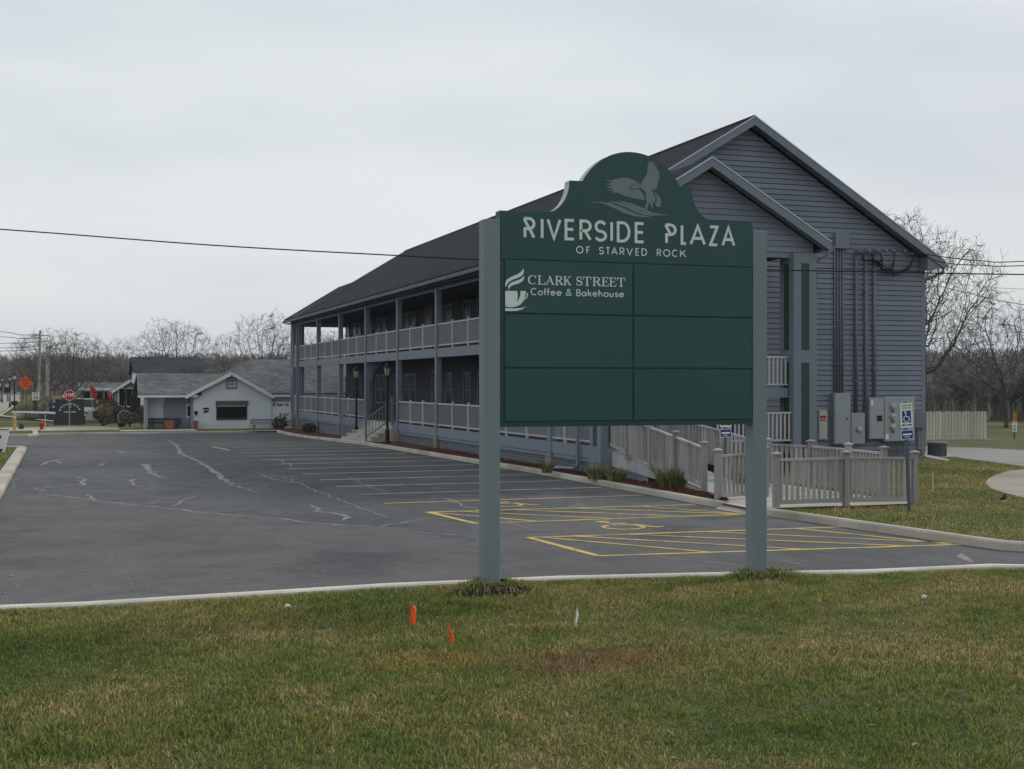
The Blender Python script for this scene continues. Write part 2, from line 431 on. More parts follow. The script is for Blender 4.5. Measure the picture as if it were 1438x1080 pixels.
MT['dead_leaf'] = M('dead_leaf', (0.30, 0.22, 0.13), 0.8, 0.2, 8, 0.2, 30)

# ------------------------------------------------------------------ mesh building
WL = {}          # world place of each root (parts are written in world coordinates and shifted to their root)
class MB:
    def __init__(s):
        s.v = []; s.f = []
    def add(s, vs, fs):
        o = len(s.v)
        s.v.extend([tuple(p) for p in vs])
        s.f.extend([tuple(i + o for i in q) for q in fs])
        return s
    def box(s, x0, x1, y0, y1, z0, z1):
        vs = [(x0, y0, z0), (x1, y0, z0), (x1, y1, z0), (x0, y1, z0), (x0, y0, z1), (x1, y0, z1), (x1, y1, z1), (x0, y1, z1)]
        return s.add(vs, [(0, 3, 2, 1), (4, 5, 6, 7), (0, 1, 5, 4), (1, 2, 6, 5), (2, 3, 7, 6), (3, 0, 4, 7)])
    def beam(s, p, q, w, h, up=(0, 0, 1)):
        p, q, up = Vector(p), Vector(q), Vector(up)
        d = (q - p).normalized()
        sd = d.cross(up)
        if sd.length < 1e-5:
            sd = d.cross(Vector((1, 0, 0)))
        sd.normalize()
        u = sd.cross(d).normalized()
        a, c = sd * (w / 2), u * (h / 2)
        vs = [p - a - c, p + a - c, p + a + c, p - a + c, q - a - c, q + a - c, q + a + c, q - a + c]
        return s.add(vs, [(0, 1, 2, 3), (7, 6, 5, 4), (0, 4, 5, 1), (1, 5, 6, 2), (2, 6, 7, 3), (3, 7, 4, 0)])
    def extrude(s, pts, vec):
        n = len(pts); vec = Vector(vec)
        vs = [Vector(p) for p in pts] + [Vector(p) + vec for p in pts]
        fs = [tuple(range(n)), tuple(range(2 * n - 1, n - 1, -1))]
        for i in range(n):
            j = (i + 1) % n
            fs.append((i, i + n, j + n, j))
        return s.add(vs, fs)
    def tube(s, pts, r, n=6, cap=True):
        pts = [Vector(p) for p in pts]
        m = len(pts)
        rs = r if isinstance(r, (list, tuple)) else [r] * m
        vs = []; ref = None
        for i, p in enumerate(pts):
            d = (pts[min(i + 1, m - 1)] - pts[max(i - 1, 0)])
            d = d.normalized() if d.length > 1e-9 else Vector((0, 0, 1))
            if ref is None:
                ref = Vector((1, 0, 0)) if abs(d.x) < 0.8 else Vector((0, 1, 0))
            a = (ref - d * ref.dot(d)).normalized()
            ref = a
            c = d.cross(a)
            for k in range(n):
                t_ = 2 * math.pi * k / n
                vs.append(p + (a * math.cos(t_) + c * math.sin(t_)) * rs[i])
        fs = []
        for i in range(m - 1):
            for k in range(n):
                k2 = (k + 1) % n
                fs.append((i * n + k, i * n + k2, (i + 1) * n + k2, (i + 1) * n + k))
        if cap:
            fs.append(tuple(reversed(range(n)))); fs.append(tuple(range((m - 1) * n, m * n)))
        return s.add(vs, fs)
    def lathe(s, cx, cy, prof, n=12):
        """prof: list of (r, z)"""
        return s.tube([(cx, cy, z) for r, z in prof], [max(r, 0.0005) for r, z in prof], n)
    def ribbon(s, pts, ws, Mf, d0=0.0, d1=0.003):
        """flat stroke of given widths in a plane; Mf(u, v, depth) -> 3D"""
        n = len(pts)
        if not isinstance(ws, (list, tuple)):
            ws = [ws] * n
        closed = n > 3 and abs(pts[0][0] - pts[-1][0]) < 1e-6 and abs(pts[0][1] - pts[-1][1]) < 1e-6
        L = []; R_ = []
        for i in range(n):
            if closed:
                a = pts[i - 1] if i > 0 else pts[n - 2]
                c = pts[i + 1] if i < n - 1 else pts[1]
            else:
                a = pts[max(i - 1, 0)]; c = pts[min(i + 1, n - 1)]
            p = pts[i]
            d1v = (p[0] - a[0], p[1] - a[1]); d2v = (c[0] - p[0], c[1] - p[1])
            l1 = math.hypot(*d1v); l2 = math.hypot(*d2v)
            if l1 < 1e-9: d1v, l1 = d2v, l2
            if l2 < 1e-9: d2v, l2 = d1v, l1
            n1 = (-d1v[1] / l1, d1v[0] / l1); n2 = (-d2v[1] / l2, d2v[0] / l2)
            mx_, my_ = n1[0] + n2[0], n1[1] + n2[1]
            ml = math.hypot(mx_, my_)
            if ml < 1e-6: mx_, my_, ml = n1[0], n1[1], 1.0
            mx_, my_ = mx_ / ml, my_ / ml
            k = min(1.0 / max(0.3, mx_ * n1[0] + my_ * n1[1]), 2.2) * ws[i] / 2
            L.append((p[0] + mx_ * k, p[1] + my_ * k)); R_.append((p[0] - mx_ * k, p[1] - my_ * k))
        vs = []
        for i in range(n):
            vs += [Mf(*L[i], d1), Mf(*R_[i], d1), Mf(*L[i], d0), Mf(*R_[i], d0)]
        fs = []
        for i in range(n - 1):
            a = 4 * i; c = a + 4
            fs += [(a, a + 1, c + 1, c), (a + 2, a, c, c + 2), (a + 1, a + 3, c + 3, c + 1)]
        if not closed:
            fs += [(0, 2, 3, 1), (4 * n - 4, 4 * n - 3, 4 * n - 1, 4 * n - 2)]
        return s.add(vs, fs)
    def plate(s, poly, Mf, d0=0.0, d1=0.003):
        n = len(poly)
        vs = [Mf(u, v, d1) for u, v in poly] + [Mf(u, v, d0) for u, v in poly]
        fs = [tuple(range(n))] + [(i, i + n, (i + 1) % n + n, (i + 1) % n) for i in range(n)]
        return s.add(vs, fs)
    def mesh(s, name, mat, off=(0, 0, 0), smooth=False):
        me = bpy.data.meshes.new(name)
        me.from_pydata([(a - off[0], b_ - off[1], c - off[2]) for a, b_, c in s.v], [], s.f)
        me.materials.append(MT[mat] if isinstance(mat, str) else mat)
        if smooth:
            me.polygons.foreach_set('use_smooth', [True] * len(me.polygons))
        return me
    def build(s, name, mat, parent=None, origin=None, smooth=False, bevel=0.0, kind=None, label=None, recalc=False):
        off = WL.get(parent.name, (0, 0, 0)) if parent else (origin or (0, 0, 0))
        me = s.mesh(name, mat, off, smooth)
        if recalc:
            import bmesh
            bm = bmesh.new(); bm.from_mesh(me); bmesh.ops.recalc_face_normals(bm, faces=bm.faces); bm.to_mesh(me); bm.free()
        o = bpy.data.objects.new(name, me)
        COL.objects.link(o)
        if parent:
            o.parent = parent
        else:
            o.location = off
        WL[o.name] = off
        if bevel:
            bv = o.modifiers.new('bevel', 'BEVEL'); bv.width = bevel; bv.segments = 2; bv.limit_method = 'ANGLE'
        if kind: o['kind'] = kind
        if label: o['label'] = label
        return o

def inst(name, me, parent, loc, rz=0.0, scale=None, rot=None):
    o = bpy.data.objects.new(name, me)
    COL.objects.link(o)
    off = WL.get(parent.name, (0, 0, 0)) if parent else (0, 0, 0)
    if parent: o.parent = parent
    o.location = (loc[0] - off[0], loc[1] - off[1], loc[2] - off[2])
    o.rotation_euler = rot if rot else (0, 0, rz)
    if scale: o.scale = scale
    WL[o.name] = loc
    return o

def tag(o, label=None, cat=None, group=None, kind=None):
    if label: o['label'] = label
    if cat: o['category'] = cat
    if group: o['group'] = group
    if kind: o['kind'] = kind
    return o

def thing(name, label, cat, loc=(0, 0, 0), group=None):
    o = bpy.data.objects.new(name, None)
    o.empty_display_size = 0.2
    COL.objects.link(o)
    o.location = loc
    WL[o.name] = tuple(loc)
    return tag(o, label, cat, group)

def copy_tree(o, parent=None):
    c = o.copy(); COL.objects.link(c); c.parent = parent
    WL[c.name] = WL.get(o.name, (0, 0, 0))
    for ch in list(o.children):
        copy_tree(ch, c)
    return c

def structure(o):
    o['kind'] = 'structure'; return o

# ------------------------------------------------------------------ lettering made of strokes
def arc(cx, cy, rx, ry, a0, a1, n=10):
    return [(cx + rx * math.cos(rad(a0 + (a1 - a0) * i / n)), cy + ry * math.sin(rad(a0 + (a1 - a0) * i / n))) for i in range(n + 1)]
SP = arc(.5, .74, .46, .26, 25, 270, 12)[:-1] + arc(.5, .24, .5, .24, 90, -155, 12)
GL = {
 'A': [[(0, 0), (.5, 1), (1, 0)], [(.19, .32), (.81, .32)]],
 'B': [[(0, 0), (0, 1), (.5, 1)] + arc(.5, .76, .42, .24, 90, -90, 8) + [(0, .52)], [(.4, .52), (.5, .52)] + arc(.5, .26, .5, .26, 90, -90, 8) + [(0, 0)]],
 'C': [arc(.56, .5, .56, .5, 48, 312, 16)],
 'D': [[(0, 0), (0, 1), (.4, 1)] + arc(.4, .5, .6, .5, 90, -90, 12) + [(0, 0)]],
 'E': [[(1, 1), (0, 1), (0, 0), (1, 0)], [(0, .52), (.92, .52)]],
 'F': [[(1, 1), (0, 1), (0, 0)], [(0, .52), (.88, .52)]],
 'G': [arc(.56, .5, .56, .5, 48, 330, 16) + [(1, .45), (.6, .45)]],
 'H': [[(0, 0), (0, 1)], [(1, 0), (1, 1)], [(0, .5), (1, .5)]],
 'I': [[(.5, 0), (.5, 1)]],
 'K': [[(0, 0), (0, 1)], [(.95, 1), (.06, .42)], [(.34, .6), (1, 0)]],
 'L': [[(0, 1), (0, 0), (1, 0)]],
 'M': [[(0, 0), (.1, 1), (.5, .3), (.9, 1), (1, 0)]],
 'N': [[(0, 0), (0, 1), (1, 0), (1, 1)]],
 'O': [arc(.5, .5, .5, .5, 90, 450, 24)],
 'P': [[(0, 0), (0, 1), (.5, 1)] + arc(.5, .73, .5, .27, 90, -90, 8) + [(0, .46)]],
 'R': [[(0, 0), (0, 1), (.5, 1)] + arc(.5, .74, .5, .26, 90, -90, 8) + [(0, .48)], [(.42, .48), (1, 0)]],
 'S': [SP],
 'T': [[(0, 1), (1, 1)], [(.5, 1), (.5, 0)]],
 'U': [[(0, 1), (0, .3)] + arc(.5, .3, .5, .3, 180, 360, 10) + [(1, 1)]],
 'V': [[(0, 1), (.5, 0), (1, 1)]],
 'W': [[(0, 1), (.25, 0), (.5, .8), (.75, 0), (1, 1)]],
 'Z': [[(0, 1), (1, 1), (.05, 0), (1, 0)]],
 'r1': [[(0, 1), (.5, 1)] + arc(.5, .73, .5, .27, 90, -90, 8) + [(.10, .46), (.10, 0)], [(0, .985), (.52, .47)], [(.55, .46), (1, 0)]],
 'p1': [[(0, 1), (.5, 1)] + arc(.5, .73, .5, .27, 90, -90, 8) + [(.10, .46), (.10, 0)], [(0, .985), (.52, .47)]],
 'o': [arc(.5, .31, .5, .31, 90, 450, 20)],
 'a': [arc(.47, .31, .47, .31, 90, 450, 20), [(1, .62), (1, 0)]],
 'e': [[(.03, .33)] + [(.97, .33)] + arc(.5, .31, .5, .31, 5, 318, 16)],
 'f': [[(.38, 0), (.38, .75)] + arc(.8, .75, .42, .27, 180, 80, 6), [(0, .58), (.9, .58)]],
 'h': [[(0, 0), (0, 1.05)], [(0, .3)] + arc(.5, .32, .5, .30, 170, 0, 10) + [(1, 0)]],
 'k': [[(0, 0), (0, 1.05)], [(.92, .62), (.06, .25)], [(.36, .38), (1, 0)]],
 'l': [[(.5, 0), (.5, 1.05)]],
 'i': [[(.5, 0), (.5, .62)], [(.5, .82), (.5, .98)]],
 'r': [[(.1, 0), (.1, .62)], [(.1, .35)] + arc(.7, .3, .55, .30, 150, 60, 6)],
 's': [[(x, y * .62) for x, y in SP]],
 'u': [[(0, .62), (0, .26)] + arc(.5, .26, .5, .26, 180, 360, 10) + [(1, .62)], [(1, .62), (1, 0)]],
 'v': [[(0, .62), (.5, 0), (1, .62)]],
 '&': [[(1, 0), (.30, .66)] + arc(.48, .80, .24, .20, 205, -40, 10) + [(.18, .42)] + arc(.36, .24, .34, .24, 150, 300, 8) + [(1, .42)]],
 '3': [arc(.45, .75, .45, .25, 150, -90, 10) , arc(.45, .26, .5, .26, 90, -150, 10)],
 '5': [[(.9, 1), (.15, 1), (.08, .55)] + arc(.45, .33, .5, .33, 100, -150, 12)],
}
t1, t2 = 1.0, 0.42
def serif(*xs, y=0.0):
    return [([(a, y), (c, y)], t2) for a, c in xs]
GS = {
 'C': [(arc(.52, .5, .50, .50, 42, 318, 18), [.45, .42, .4, .4, .45, .6, .8, .95, 1.05, 1.1, 1.05, .95, .8, .6, .45, .4, .4, .42, .45]), ([(.90, .68), (.93, .98)], .4)],
 'L': [([(.24, 0), (.24, 1)], t1), ([(.93, .02), (1.0, .30)], .4)] + serif((0, .48), y=1.0) + serif((0, .96)),
 'A': [([(.12, 0), (.5, 1)], t2), ([(.46, 1), (.84, 0)], t1), ([(.24, .34), (.72, .34)], t2)] + serif((0, .26), (.66, 1.0)),
 'R': [([(.2, 0), (.2, 1)], t1), ([(.2, 1), (.5, 1)] + arc(.5, .76, .28, .24, 90, -90, 8) + [(.2, .52)], [.4, .4, .45, .5, .7, .9, 1, .9, .7, .5, .45, .4]), ([(.46, .52), (.88, 0)], t1)] + serif((0, .42), (.72, 1.0)) + serif((0, .3), y=1.0),
 'K': [([(.2, 0), (.2, 1)], t1), ([(.84, 1), (.24, .42)], t2), ([(.42, .6), (.86, 0)], t1)] + serif((0, .42), (.66, 1.0)) + serif((0, .42), (.66, .98), y=1.0),
 'S': [(SP, [.4, .42, .45, .5, .55, .6, .65, .7, .75, .8, .9, 1, 1.05, 1.05, 1, .95, .85, .75, .65, .6, .55, .5, .45, .42, .4][:len(SP)]), ([(.90, .68), (.92, .98)], .4), ([(.05, .02), (.03, .32)], .4)],
 'T': [([(.5, 0), (.5, 1)], t1), ([(.02, .70), (.05, 1.0)], .4), ([(.98, .70), (.95, 1.0)], .4)] + serif((.28, .72)) + serif((.02, .98), y=1.0),
 'E': [([(.22, 0), (.22, 1)], t1), ([(.22, .52), (.68, .52)], t2), ([(.68, .40), (.68, .64)], .4), ([(.92, .02), (.98, .28)], .4), ([(.86, .74), (.90, 1.0)], .4)] + serif((0, .94)) + serif((0, .90), y=1.0),
}
def glyph(mb, ch, x0, x1, y0, h, w, Mf, slant=0.0, d=0.004):
    """sans letter ch between x0..x1 (outer edges), baseline y0, cap height h, stroke width w"""
    a, c = (x0 + w / 2, x1 - w / 2) if x1 - x0 > w * 1.5 else ((x0 + x1) / 2, (x0 + x1) / 2)
    for k, st in enumerate(GL[ch]):
        pts = [(a + (c - a) * u + slant * v * h, y0 + w / 2 + (h - w) * v) for u, v in st]
        mb.ribbon(pts, w, Mf, 0.0, d + 0.0005 * k)
def glyph_serif(mb, ch, x0, x1, y0, h, w, Mf, d=0.004):
    for k, (st, wf) in enumerate(GS[ch]):
        pts = [(x0 + (x1 - x0) * u, y0 + w * .2 + (h - w * .4) * v) for u, v in st]
        ws = [w * q for q in wf] if isinstance(wf, list) else w * wf
        mb.ribbon(pts, ws, Mf, 0.0, d + 0.0005 * k)
def line_of(mb, text, x0, x1, y0, h, w, Mf, gap=0.25, slant=0.0, d=0.004):
    """evenly spaced small line of capitals from x0 to x1"""
    n = len(text); step = (x1 - x0) / n
    for i, ch in enumerate(text):
        if ch in GL:
            glyph(mb, ch, x0 + step * i + step * gap / 2, x0 + step * (i + 1) - step * gap / 2, y0, h, w, Mf, slant, d)

# ================================================================== THE SETTING: ground, lot, kerbs, markings
def sheet_rows(name, rows, dz, mat, nx=1, kind='structure', parent=None, wob=0.0):
    """rows of (y, x0, x1): a sheet that follows the ground, dz above it"""
    mb = MB(); vs = []; fs = []
    for (y, x0, x1) in rows:
        for i in range(nx + 1):
            x = x0 + (x1 - x0) * i / nx
            z = gz(x, y) + dz
            if wob: z += wob * mnoise.noise(Vector((x * 0.5, y * 0.5, 3.1)))
            vs.append((x, y, z))
    w = nx + 1
    for j in range(len(rows) - 1):
        for i in range(nx):
            a = j * w + i
            fs.append((a, a + 1, a + 1 + w, a + w))
    mb.add(vs, fs)
    o = mb.build(name, mat, parent)
    if kind: o['kind'] = kind
    return o
def frange(a, b, n):
    return [a + (b - a) * i / n for i in range(n + 1)]
def interp(pts, t):
    """piecewise linear through (t, value)"""
    if t <= pts[0][0]: return pts[0][1]
    for (a, va), (c, vc) in zip(pts, pts[1:]):
        if t <= c: return va + (vc - va) * (t - a) / (c - a)
    return pts[-1][1]

ys = [-200, -20, 0, 20, 40, 48] + frange(50, 74, 12) + [90, 130, 200, 300, 450, 700, 1200, 3000]
sheet_rows('ground', [(y, -1600, 1600) for y in ys], -0.05, 'far_turf', 16)
KX = [(16.0, 13.55), (19, 13.15), (21.85, 12.78), (23.3, 12.70), (34, 12.66), (42, 12.3), (50, 11.95), (57, 11.75), (64, 11.6), (71, 11.7), (75, 11.8)]   # lot side of the kerb along the building
lot = sheet_rows('parking_lot', [(y, -13.0, 12.9 if y > 24 else 19.0) for y in [11, 13, 16, 20, 24, 24.01, 30, 40, 48] + frange(50, 75, 14)], 0.0, 'asphalt', 4)

def kerb_run(name, pts, side, mat, w=0.16, h=0.13, parent=None):
    """poured kerb along (x, y) points; its body lies on the given side of the line (+1 left of travel)"""
    P = []
    for (a, c) in zip(pts, pts[1:]):
        n = max(1, int(math.hypot(c[0] - a[0], c[1] - a[1]) / 0.5))
        for i in range(n):
            P.append((a[0] + (c[0] - a[0]) * i / n, a[1] + (c[1] - a[1]) * i / n))
    P.append(pts[-1])
    mb = MB(); vs = []; prof = [(0.0, -0.05), (0.012, h - 0.03), (0.035, h), (w - 0.02, h), (w, h - 0.02), (w, -0.05)]
    k = len(prof)
    for i, p in enumerate(P):
        a = P[max(0, i - 1)]; c = P[min(len(P) - 1, i + 1)]
        dx, dy = c[0] - a[0], c[1] - a[1]; l = math.hypot(dx, dy)
        nx_, ny_ = -dy / l * side, dx / l * side
        j = 0.006 * mnoise.noise(Vector((p[0] * 0.9, p[1] * 0.9, 1.7)))
        for (o_, z_) in prof:
            vs.append((p[0] + nx_ * (o_ + j), p[1] + ny_ * (o_ + j), gz(*p) + z_ + (j if z_ > 0 else 0)))
    fs = []
    for i in range(len(P) - 1):
        for q in range(k - 1):
            a = i * k + q
            fs.append((a, a + 1, a + 1 + k, a + k))
    fs += [tuple(range(k)), tuple(range((len(P) - 1) * k + k - 1, (len(P) - 1) * k - 1, -1))]
    mb.add(vs, fs)
    o = mb.build(name, mat, parent)
    return structure(o) if not parent else o

fk_px = [(0, 849), (120, 844), (249, 836), (389, 827.5), (540, 818.5), (668, 813), (781, 808), (929, 804.5), (1042, 802), (1097, 801), (1212, 799), (1290, 795.5), (1387, 791)]
FK = [G(x, y, 0.13)[:2] for x, y in fk_px]
FK = [(-13.5, 16.6), (-6.0, 15.9)] + FK + [(12.6, 13.75), (13.3, 13.0), (13.8, 11.8)]
kerb_run('front_kerb', FK, -1, 'kerb_white', w=0.17, h=0.13)
def FKY(x):
    return interp([(a, c) for a, c in FK if True][:-1], x)
fl_rows = []
mb = MB(); vs = []; xs = [-60.0, -30.0, -14.0] + frange(-13, 13.2, 60)
for x in xs:
    yk = FKY(x) - 0.12
    for j in range(9):
        y = yk + (-25 - yk) * (j / 8) ** 1.6
        vs.append((x, y, 0.075 + 0.02 * mnoise.noise(Vector((x * 0.4, y * 0.4, 0)))))
fs = [(i * 9 + j, i * 9 + j + 1, (i + 1) * 9 + j + 1, (i + 1) * 9 + j) for i in range(len(xs) - 1) for j in range(8)]
mb.add(vs, fs)
structure(mb.build('front_lawn', 'turf'))
sheet_rows('front_lawn_verge', [(-25, 13.2, 60), (9, 13.2, 60), (11.5, 14.6, 60)], 0.07, 'turf', 2)

kerb_run('building_kerb', [(interp(KX, y), y) for y in (23.3, 26, 30, 34, 38, 42, 46, 50, 54, 57, 60, 64, 68, 71, 75)], -1, 'kerb')
kerb_run('driveway_kerb', [(17.5, 14.4), (15.6, 14.6), (14.5, 14.95), (13.95, 15.5)] + [(interp(KX, y), y) for y in (16, 17, 18, 19, 20, 21.85)] + [(12.95, 22.1)], -1, 'kerb', w=0.17, h=0.14)
sheet_rows('side_lawn', [(y, max(interp([(14.7, 16.0), (15.0, 14.9), (15.6, 14.15), (16.0, 13.68), (19, 13.3), (21.9, 12.95)], y), 0), 70) for y in (14.7, 15.0, 15.3, 15.6, 16, 17, 18, 19, 20, 21, 21.9)], 0.085, 'turf', 30, wob=0.02)
sheet_rows('side_lawn_back', [(y, 16.55, 70) for y in (21.9, 25, 30, 35, 42, 46.5)], 0.08, 'turf', 30)
sheet_rows('entry_pad', [(21.93, 12.7, 16.5), (27.5, 12.9, 16.5)], 0.105, 'concrete', 2)
wk = MB()
wk.add([(12.55, 21.95, 0.006), (12.55, 23.25, 0.006), (13.05, 23.5, 0.112), (13.05, 21.95, 0.112)], [(0, 1, 2, 3)])
wk.add([(13.05, 21.95, 0.112), (13.05, 23.5, 0.112), (14.6, 24.1, 0.112), (14.6, 21.95, 0.112)], [(0, 1, 2, 3)])
structure(wk.build('kerb_ramp', 'walk'))

# mulch bed along the building, with loose chips lying on it
mb = MB(); vs = []; rows = frange(23.42, 77.5, 110); nxm = 5
for y in rows:
    x0 = interp(KX, y) + 0.14; x1 = 13.42 if y > 28 else (13.48 if y > 25.4 else 13.0 + (y - 23.42) * 0.24)
    for i in range(nxm + 1):
        x = x0 + (x1 - x0) * i / nxm
        vs.append((x, y, gz(x, y) + 0.10 + (0.05 * math.sin(math.pi * min(1, i / nxm * 0.8)) + 0.025 * mnoise.noise(Vector((x * 3, y * 3, 0))))))
w_ = nxm + 1
mb.add(vs, [(j * w_ + i, j * w_ + i + 1, (j + 1) * w_ + i + 1, (j + 1) * w_ + i) for j in range(len(rows) - 1) for i in range(nxm)])
structure(mb.build('mulch_bed', 'mulch', smooth=True))
mb = MB()
for _ in range(2600):
    y = 23.5 + 22 * random.random() ** 1.5
    x0 = interp(KX, y) + 0.17
    x = random.uniform(x0, 13.4 if y > 25.4 else 12.95 + (y - 23.42) * 0.24)
    a = random.uniform(0, 6.28); l = random.uniform(0.02, 0.05); w2 = random.uniform(0.008, 0.016)
    c, s_ = math.cos(a), math.sin(a); z = 0.145 + gz(x, y) + random.uniform(-0.01, 0.035); tl = random.uniform(-0.02, 0.02)
    mb.add([(x - c * l - s_ * w2, y - s_ * l + c * w2, z - tl), (x - c * l + s_ * w2, y - s_ * l - c * w2, z - tl), (x + c * l, y + s_ * l, z + tl), (x, y, z + 0.015)], [(0, 1, 2), (0, 2, 3), (1, 3, 2)])
tag(mb.build('mulch_chips', 'mulch'), 'loose red brown bark chips on the bed beside the ramp', 'mulch', kind='stuff')

# left island with its kerb, and the far kerb of the lot
LX = -1.28
kerb_run('island_kerb', [(-13, 17.2), (-4.5, 17.6), (-2.4, 18.6), (-1.5, 20.5), (LX, 23)] + [(LX, y) for y in (30, 40, 48, 53)] + [(LX - 0.15, 53.7), (LX - 0.7, 54.1)], 1, 'kerb', w=0.34, h=0.14)
sheet_rows('island_lawn', [(y, -60, interp([(17.8, -5), (18.9, -2.8), (21, -1.75), (23, -1.55)], y)) for y in (17.8, 18.9, 21, 23)] + [(y, -60, -1.55) for y in (30, 40, 48, 51, 53.8)], 0.09, 'turf', 12)
a0 = G(40, 613); a1 = G(53, 607.5)
kerb_run('corner_kerb', [(-14, a0[1]), (a0[0] - 2, a0[1]), (a0[0], a0[1] + 0.1), (a0[0] + 0.5, a0[1] + 0.8), (a1[0], a1[1])], 1, 'kerb', w=0.3, h=0.13)
sheet_rows('corner_lawn', [(a0[1] + 0.3, -60, a0[0] - 0.1), (a1[1] - 1.0, -60, a1[0] - 0.3), (a1[1] + 1.0, -60, a1[0] + 0.2)], 0.09, 'far_turf', 6)
kerb_run('far_kerb', [(a1[0], 75.0), (2, 75.0), (6, 75.0), (10, 75.1), (12.2, 75.6)], 1, 'kerb', w=0.2, h=0.12)
sheet_rows('far_verge', [(75.15, -60, 12.4), (79.9, -60, 13.0)], 0.07, 'far_turf', 6)
sheet_rows('far_pavement', [(79.9, -60, 3.3), (85.4, -60, 3.3)], 0.08, 'walk', 6)
kerb_run('far_street_kerb', [(-60, 85.5), (-20, 85.5), (2.8, 85.5)], 1, 'kerb', w=0.2, h=0.13)
sheet_rows('shop_pavement', [(77.0, 3.2, 7.5), (79.6, 3.2, 7.5)], 0.10, 'walk', 2)

# street on the far left, curving away
mb = MB()
edge_r = [(-60, 607), (0, 581.5), (18, 568.5), (27, 560), (33, 553.5), (34.5, 549), (33, 546)]
edge_l = [(-900, 590), (-400, 575), (-160, 563), (-50, 557), (0, 554.0), (14, 549), (22, 546)]
er = [G(*p, dz=0.03) for p in edge_r]; el = [G(*p, dz=0.03) for p in edge_l]
mb.add(er + el, [(i, i + 1, i + 1 + len(er), i + len(er)) for i in range(len(er) - 1)])
structure(mb.build('street', 'road'))
def road_strip(name, pa, pb, mat, dz=0.06):
    mb = MB(); A = [G(*p, dz=dz) for p in pa]; B = [G(*p, dz=dz) for p in pb]
    mb.add(A + B, [(i, i + 1, i + 1 + len(A), i + len(A)) for i in range(len(A) - 1)])
    return structure(mb.build(name, mat))
road_strip('street_pavement', [(-60, 607.3), (0, 582.5), (18, 569.3), (27, 560.6)], [(-60, 611), (0, 585), (20, 570.6), (29, 561)], 'walk')
road_strip('corner_path', [(-60, 577), (0, 582.8), (40, 587), (80, 591)], [(-60, 579), (0, 584.3), (40, 588.3), (80, 592.2)], 'walk', 0.04)
# lane, gravel and path behind the building on the right
road_strip('back_lane', [(1296, 636), (1330, 641), (1380, 647), (1438, 655), (1700, 690)], [(1296, 627.5), (1330, 628), (1380, 629), (1438, 632), (1700, 645)], 'lane', 0.09)
road_strip('gravel_patch', [(1384, 678), (1392, 686), (1410, 692), (1438, 699), (1600, 735)], [(1388, 672), (1400, 666), (1418, 661), (1438, 659), (1600, 662)], 'gravel', 0.088)
road_strip('back_path', [(1383, 620), (1438, 621), (1700, 626)], [(1383, 616.5), (1438, 617), (1700, 621)], 'walk', 0.05)

# ---- painted markings
def ground_line(name, pts, w, mat, dz=0.005, parent=None):
    P = []
    for (a, c) in zip(pts, pts[1:]):
        n = max(1, int(math.hypot(c[0] - a[0], c[1] - a[1]) / 1.0))
        P += [(a[0] + (c[0] - a[0]) * i / n, a[1] + (c[1] - a[1]) * i / n) for i in range(n)]
    P.append(pts[-1][:2])
    mb = MB()
    mb.ribbon([p[:2] for p in P], w, lambda u, v, d: (u, v, gz(u, v) + d), dz - 0.004, dz)
    return mb.build(name, mat, parent or lot)
for k in range(20):
    y = 26.6 + 2.35 * k
    x0 = 6.5 - 0.012 * (y - 26) + random.uniform(-.05, .05)
    ground_line('parking_line', [(x0, y), (interp(KX, y) - random.uniform(0.1, 0.3), y - 0.02)], 0.10, 'yellow_line' if k == 0 else 'faded_line')
ground_line('parking_line', [G(299, 627.5)[:2], G(323, 632.5)[:2]], 0.16, 'yellow_line', 0.0065)
def aisle(TL, BL, TR, BR, hatch, w=0.10):
    a, b_, c, d = [Vector(G(*p)[:2]) for p in (TL, BL, TR, BR)]
    lw = 'yellow_line'
    ground_line('parking_line', [tuple(a), tuple(c)], w, lw)
    ground_line('parking_line', [tuple(b_), tuple(d)], w, lw, 0.0058)
    ground_line('parking_line', [tuple(a), tuple(b_)], w * 1.25, lw, 0.0066)
    for (s, e) in hatch:
        p = a.lerp(c, s); q = b_.lerp(d, e)
        ground_line('hatch_line', [tuple(p), tuple(q)], w * 0.9, lw, 0.0074)
aisle((601, 719.3), (668, 735.5), (976, 708.7), (1046, 722.5), [(0.0, 0.22), (0.10, 0.50), (0.30, 0.76), (0.52, 1.0), (0.78, 1.0)])
aisle((742.5, 755.2), (840, 781), (1214, 739), (1376, 764), [(0.03, 0.28), (0.12, 0.52), (0.27, 0.80), (0.50, 0.98), (0.78, 0.93)])
def floor_symbol(px, py, s):
    x, y, z = G(px, py)
    mb = MB()
    f = lambda u, v, d: (x + u * s, y + v * s, d)
    mb.ribbon(arc(0, -.1, .36, .36, 110, 395, 18), 0.085, f, 0.002, 0.0062)
    mb.ribbon([(-.02, .62), (0, .2), (.36, .2), (.55, -.3), (.72, -.24)], 0.085, f, 0.002, 0.0068)
    mb.ribbon([(-.02, .45), (.3, .45)], 0.1, f, 0.002, 0.0074)
    mb.ribbon(arc(-.02, .78, .07, .07, 0, 360, 10), 0.12, f, 0.002, 0.008)
    mb.build('wheelchair_symbol', 'yellow_line', lot, label='faded yellow wheelchair symbol painted on the asphalt')
floor_symbol(872, 739.5, 1.0)
floor_symbol(706, 708.5, 1.0)

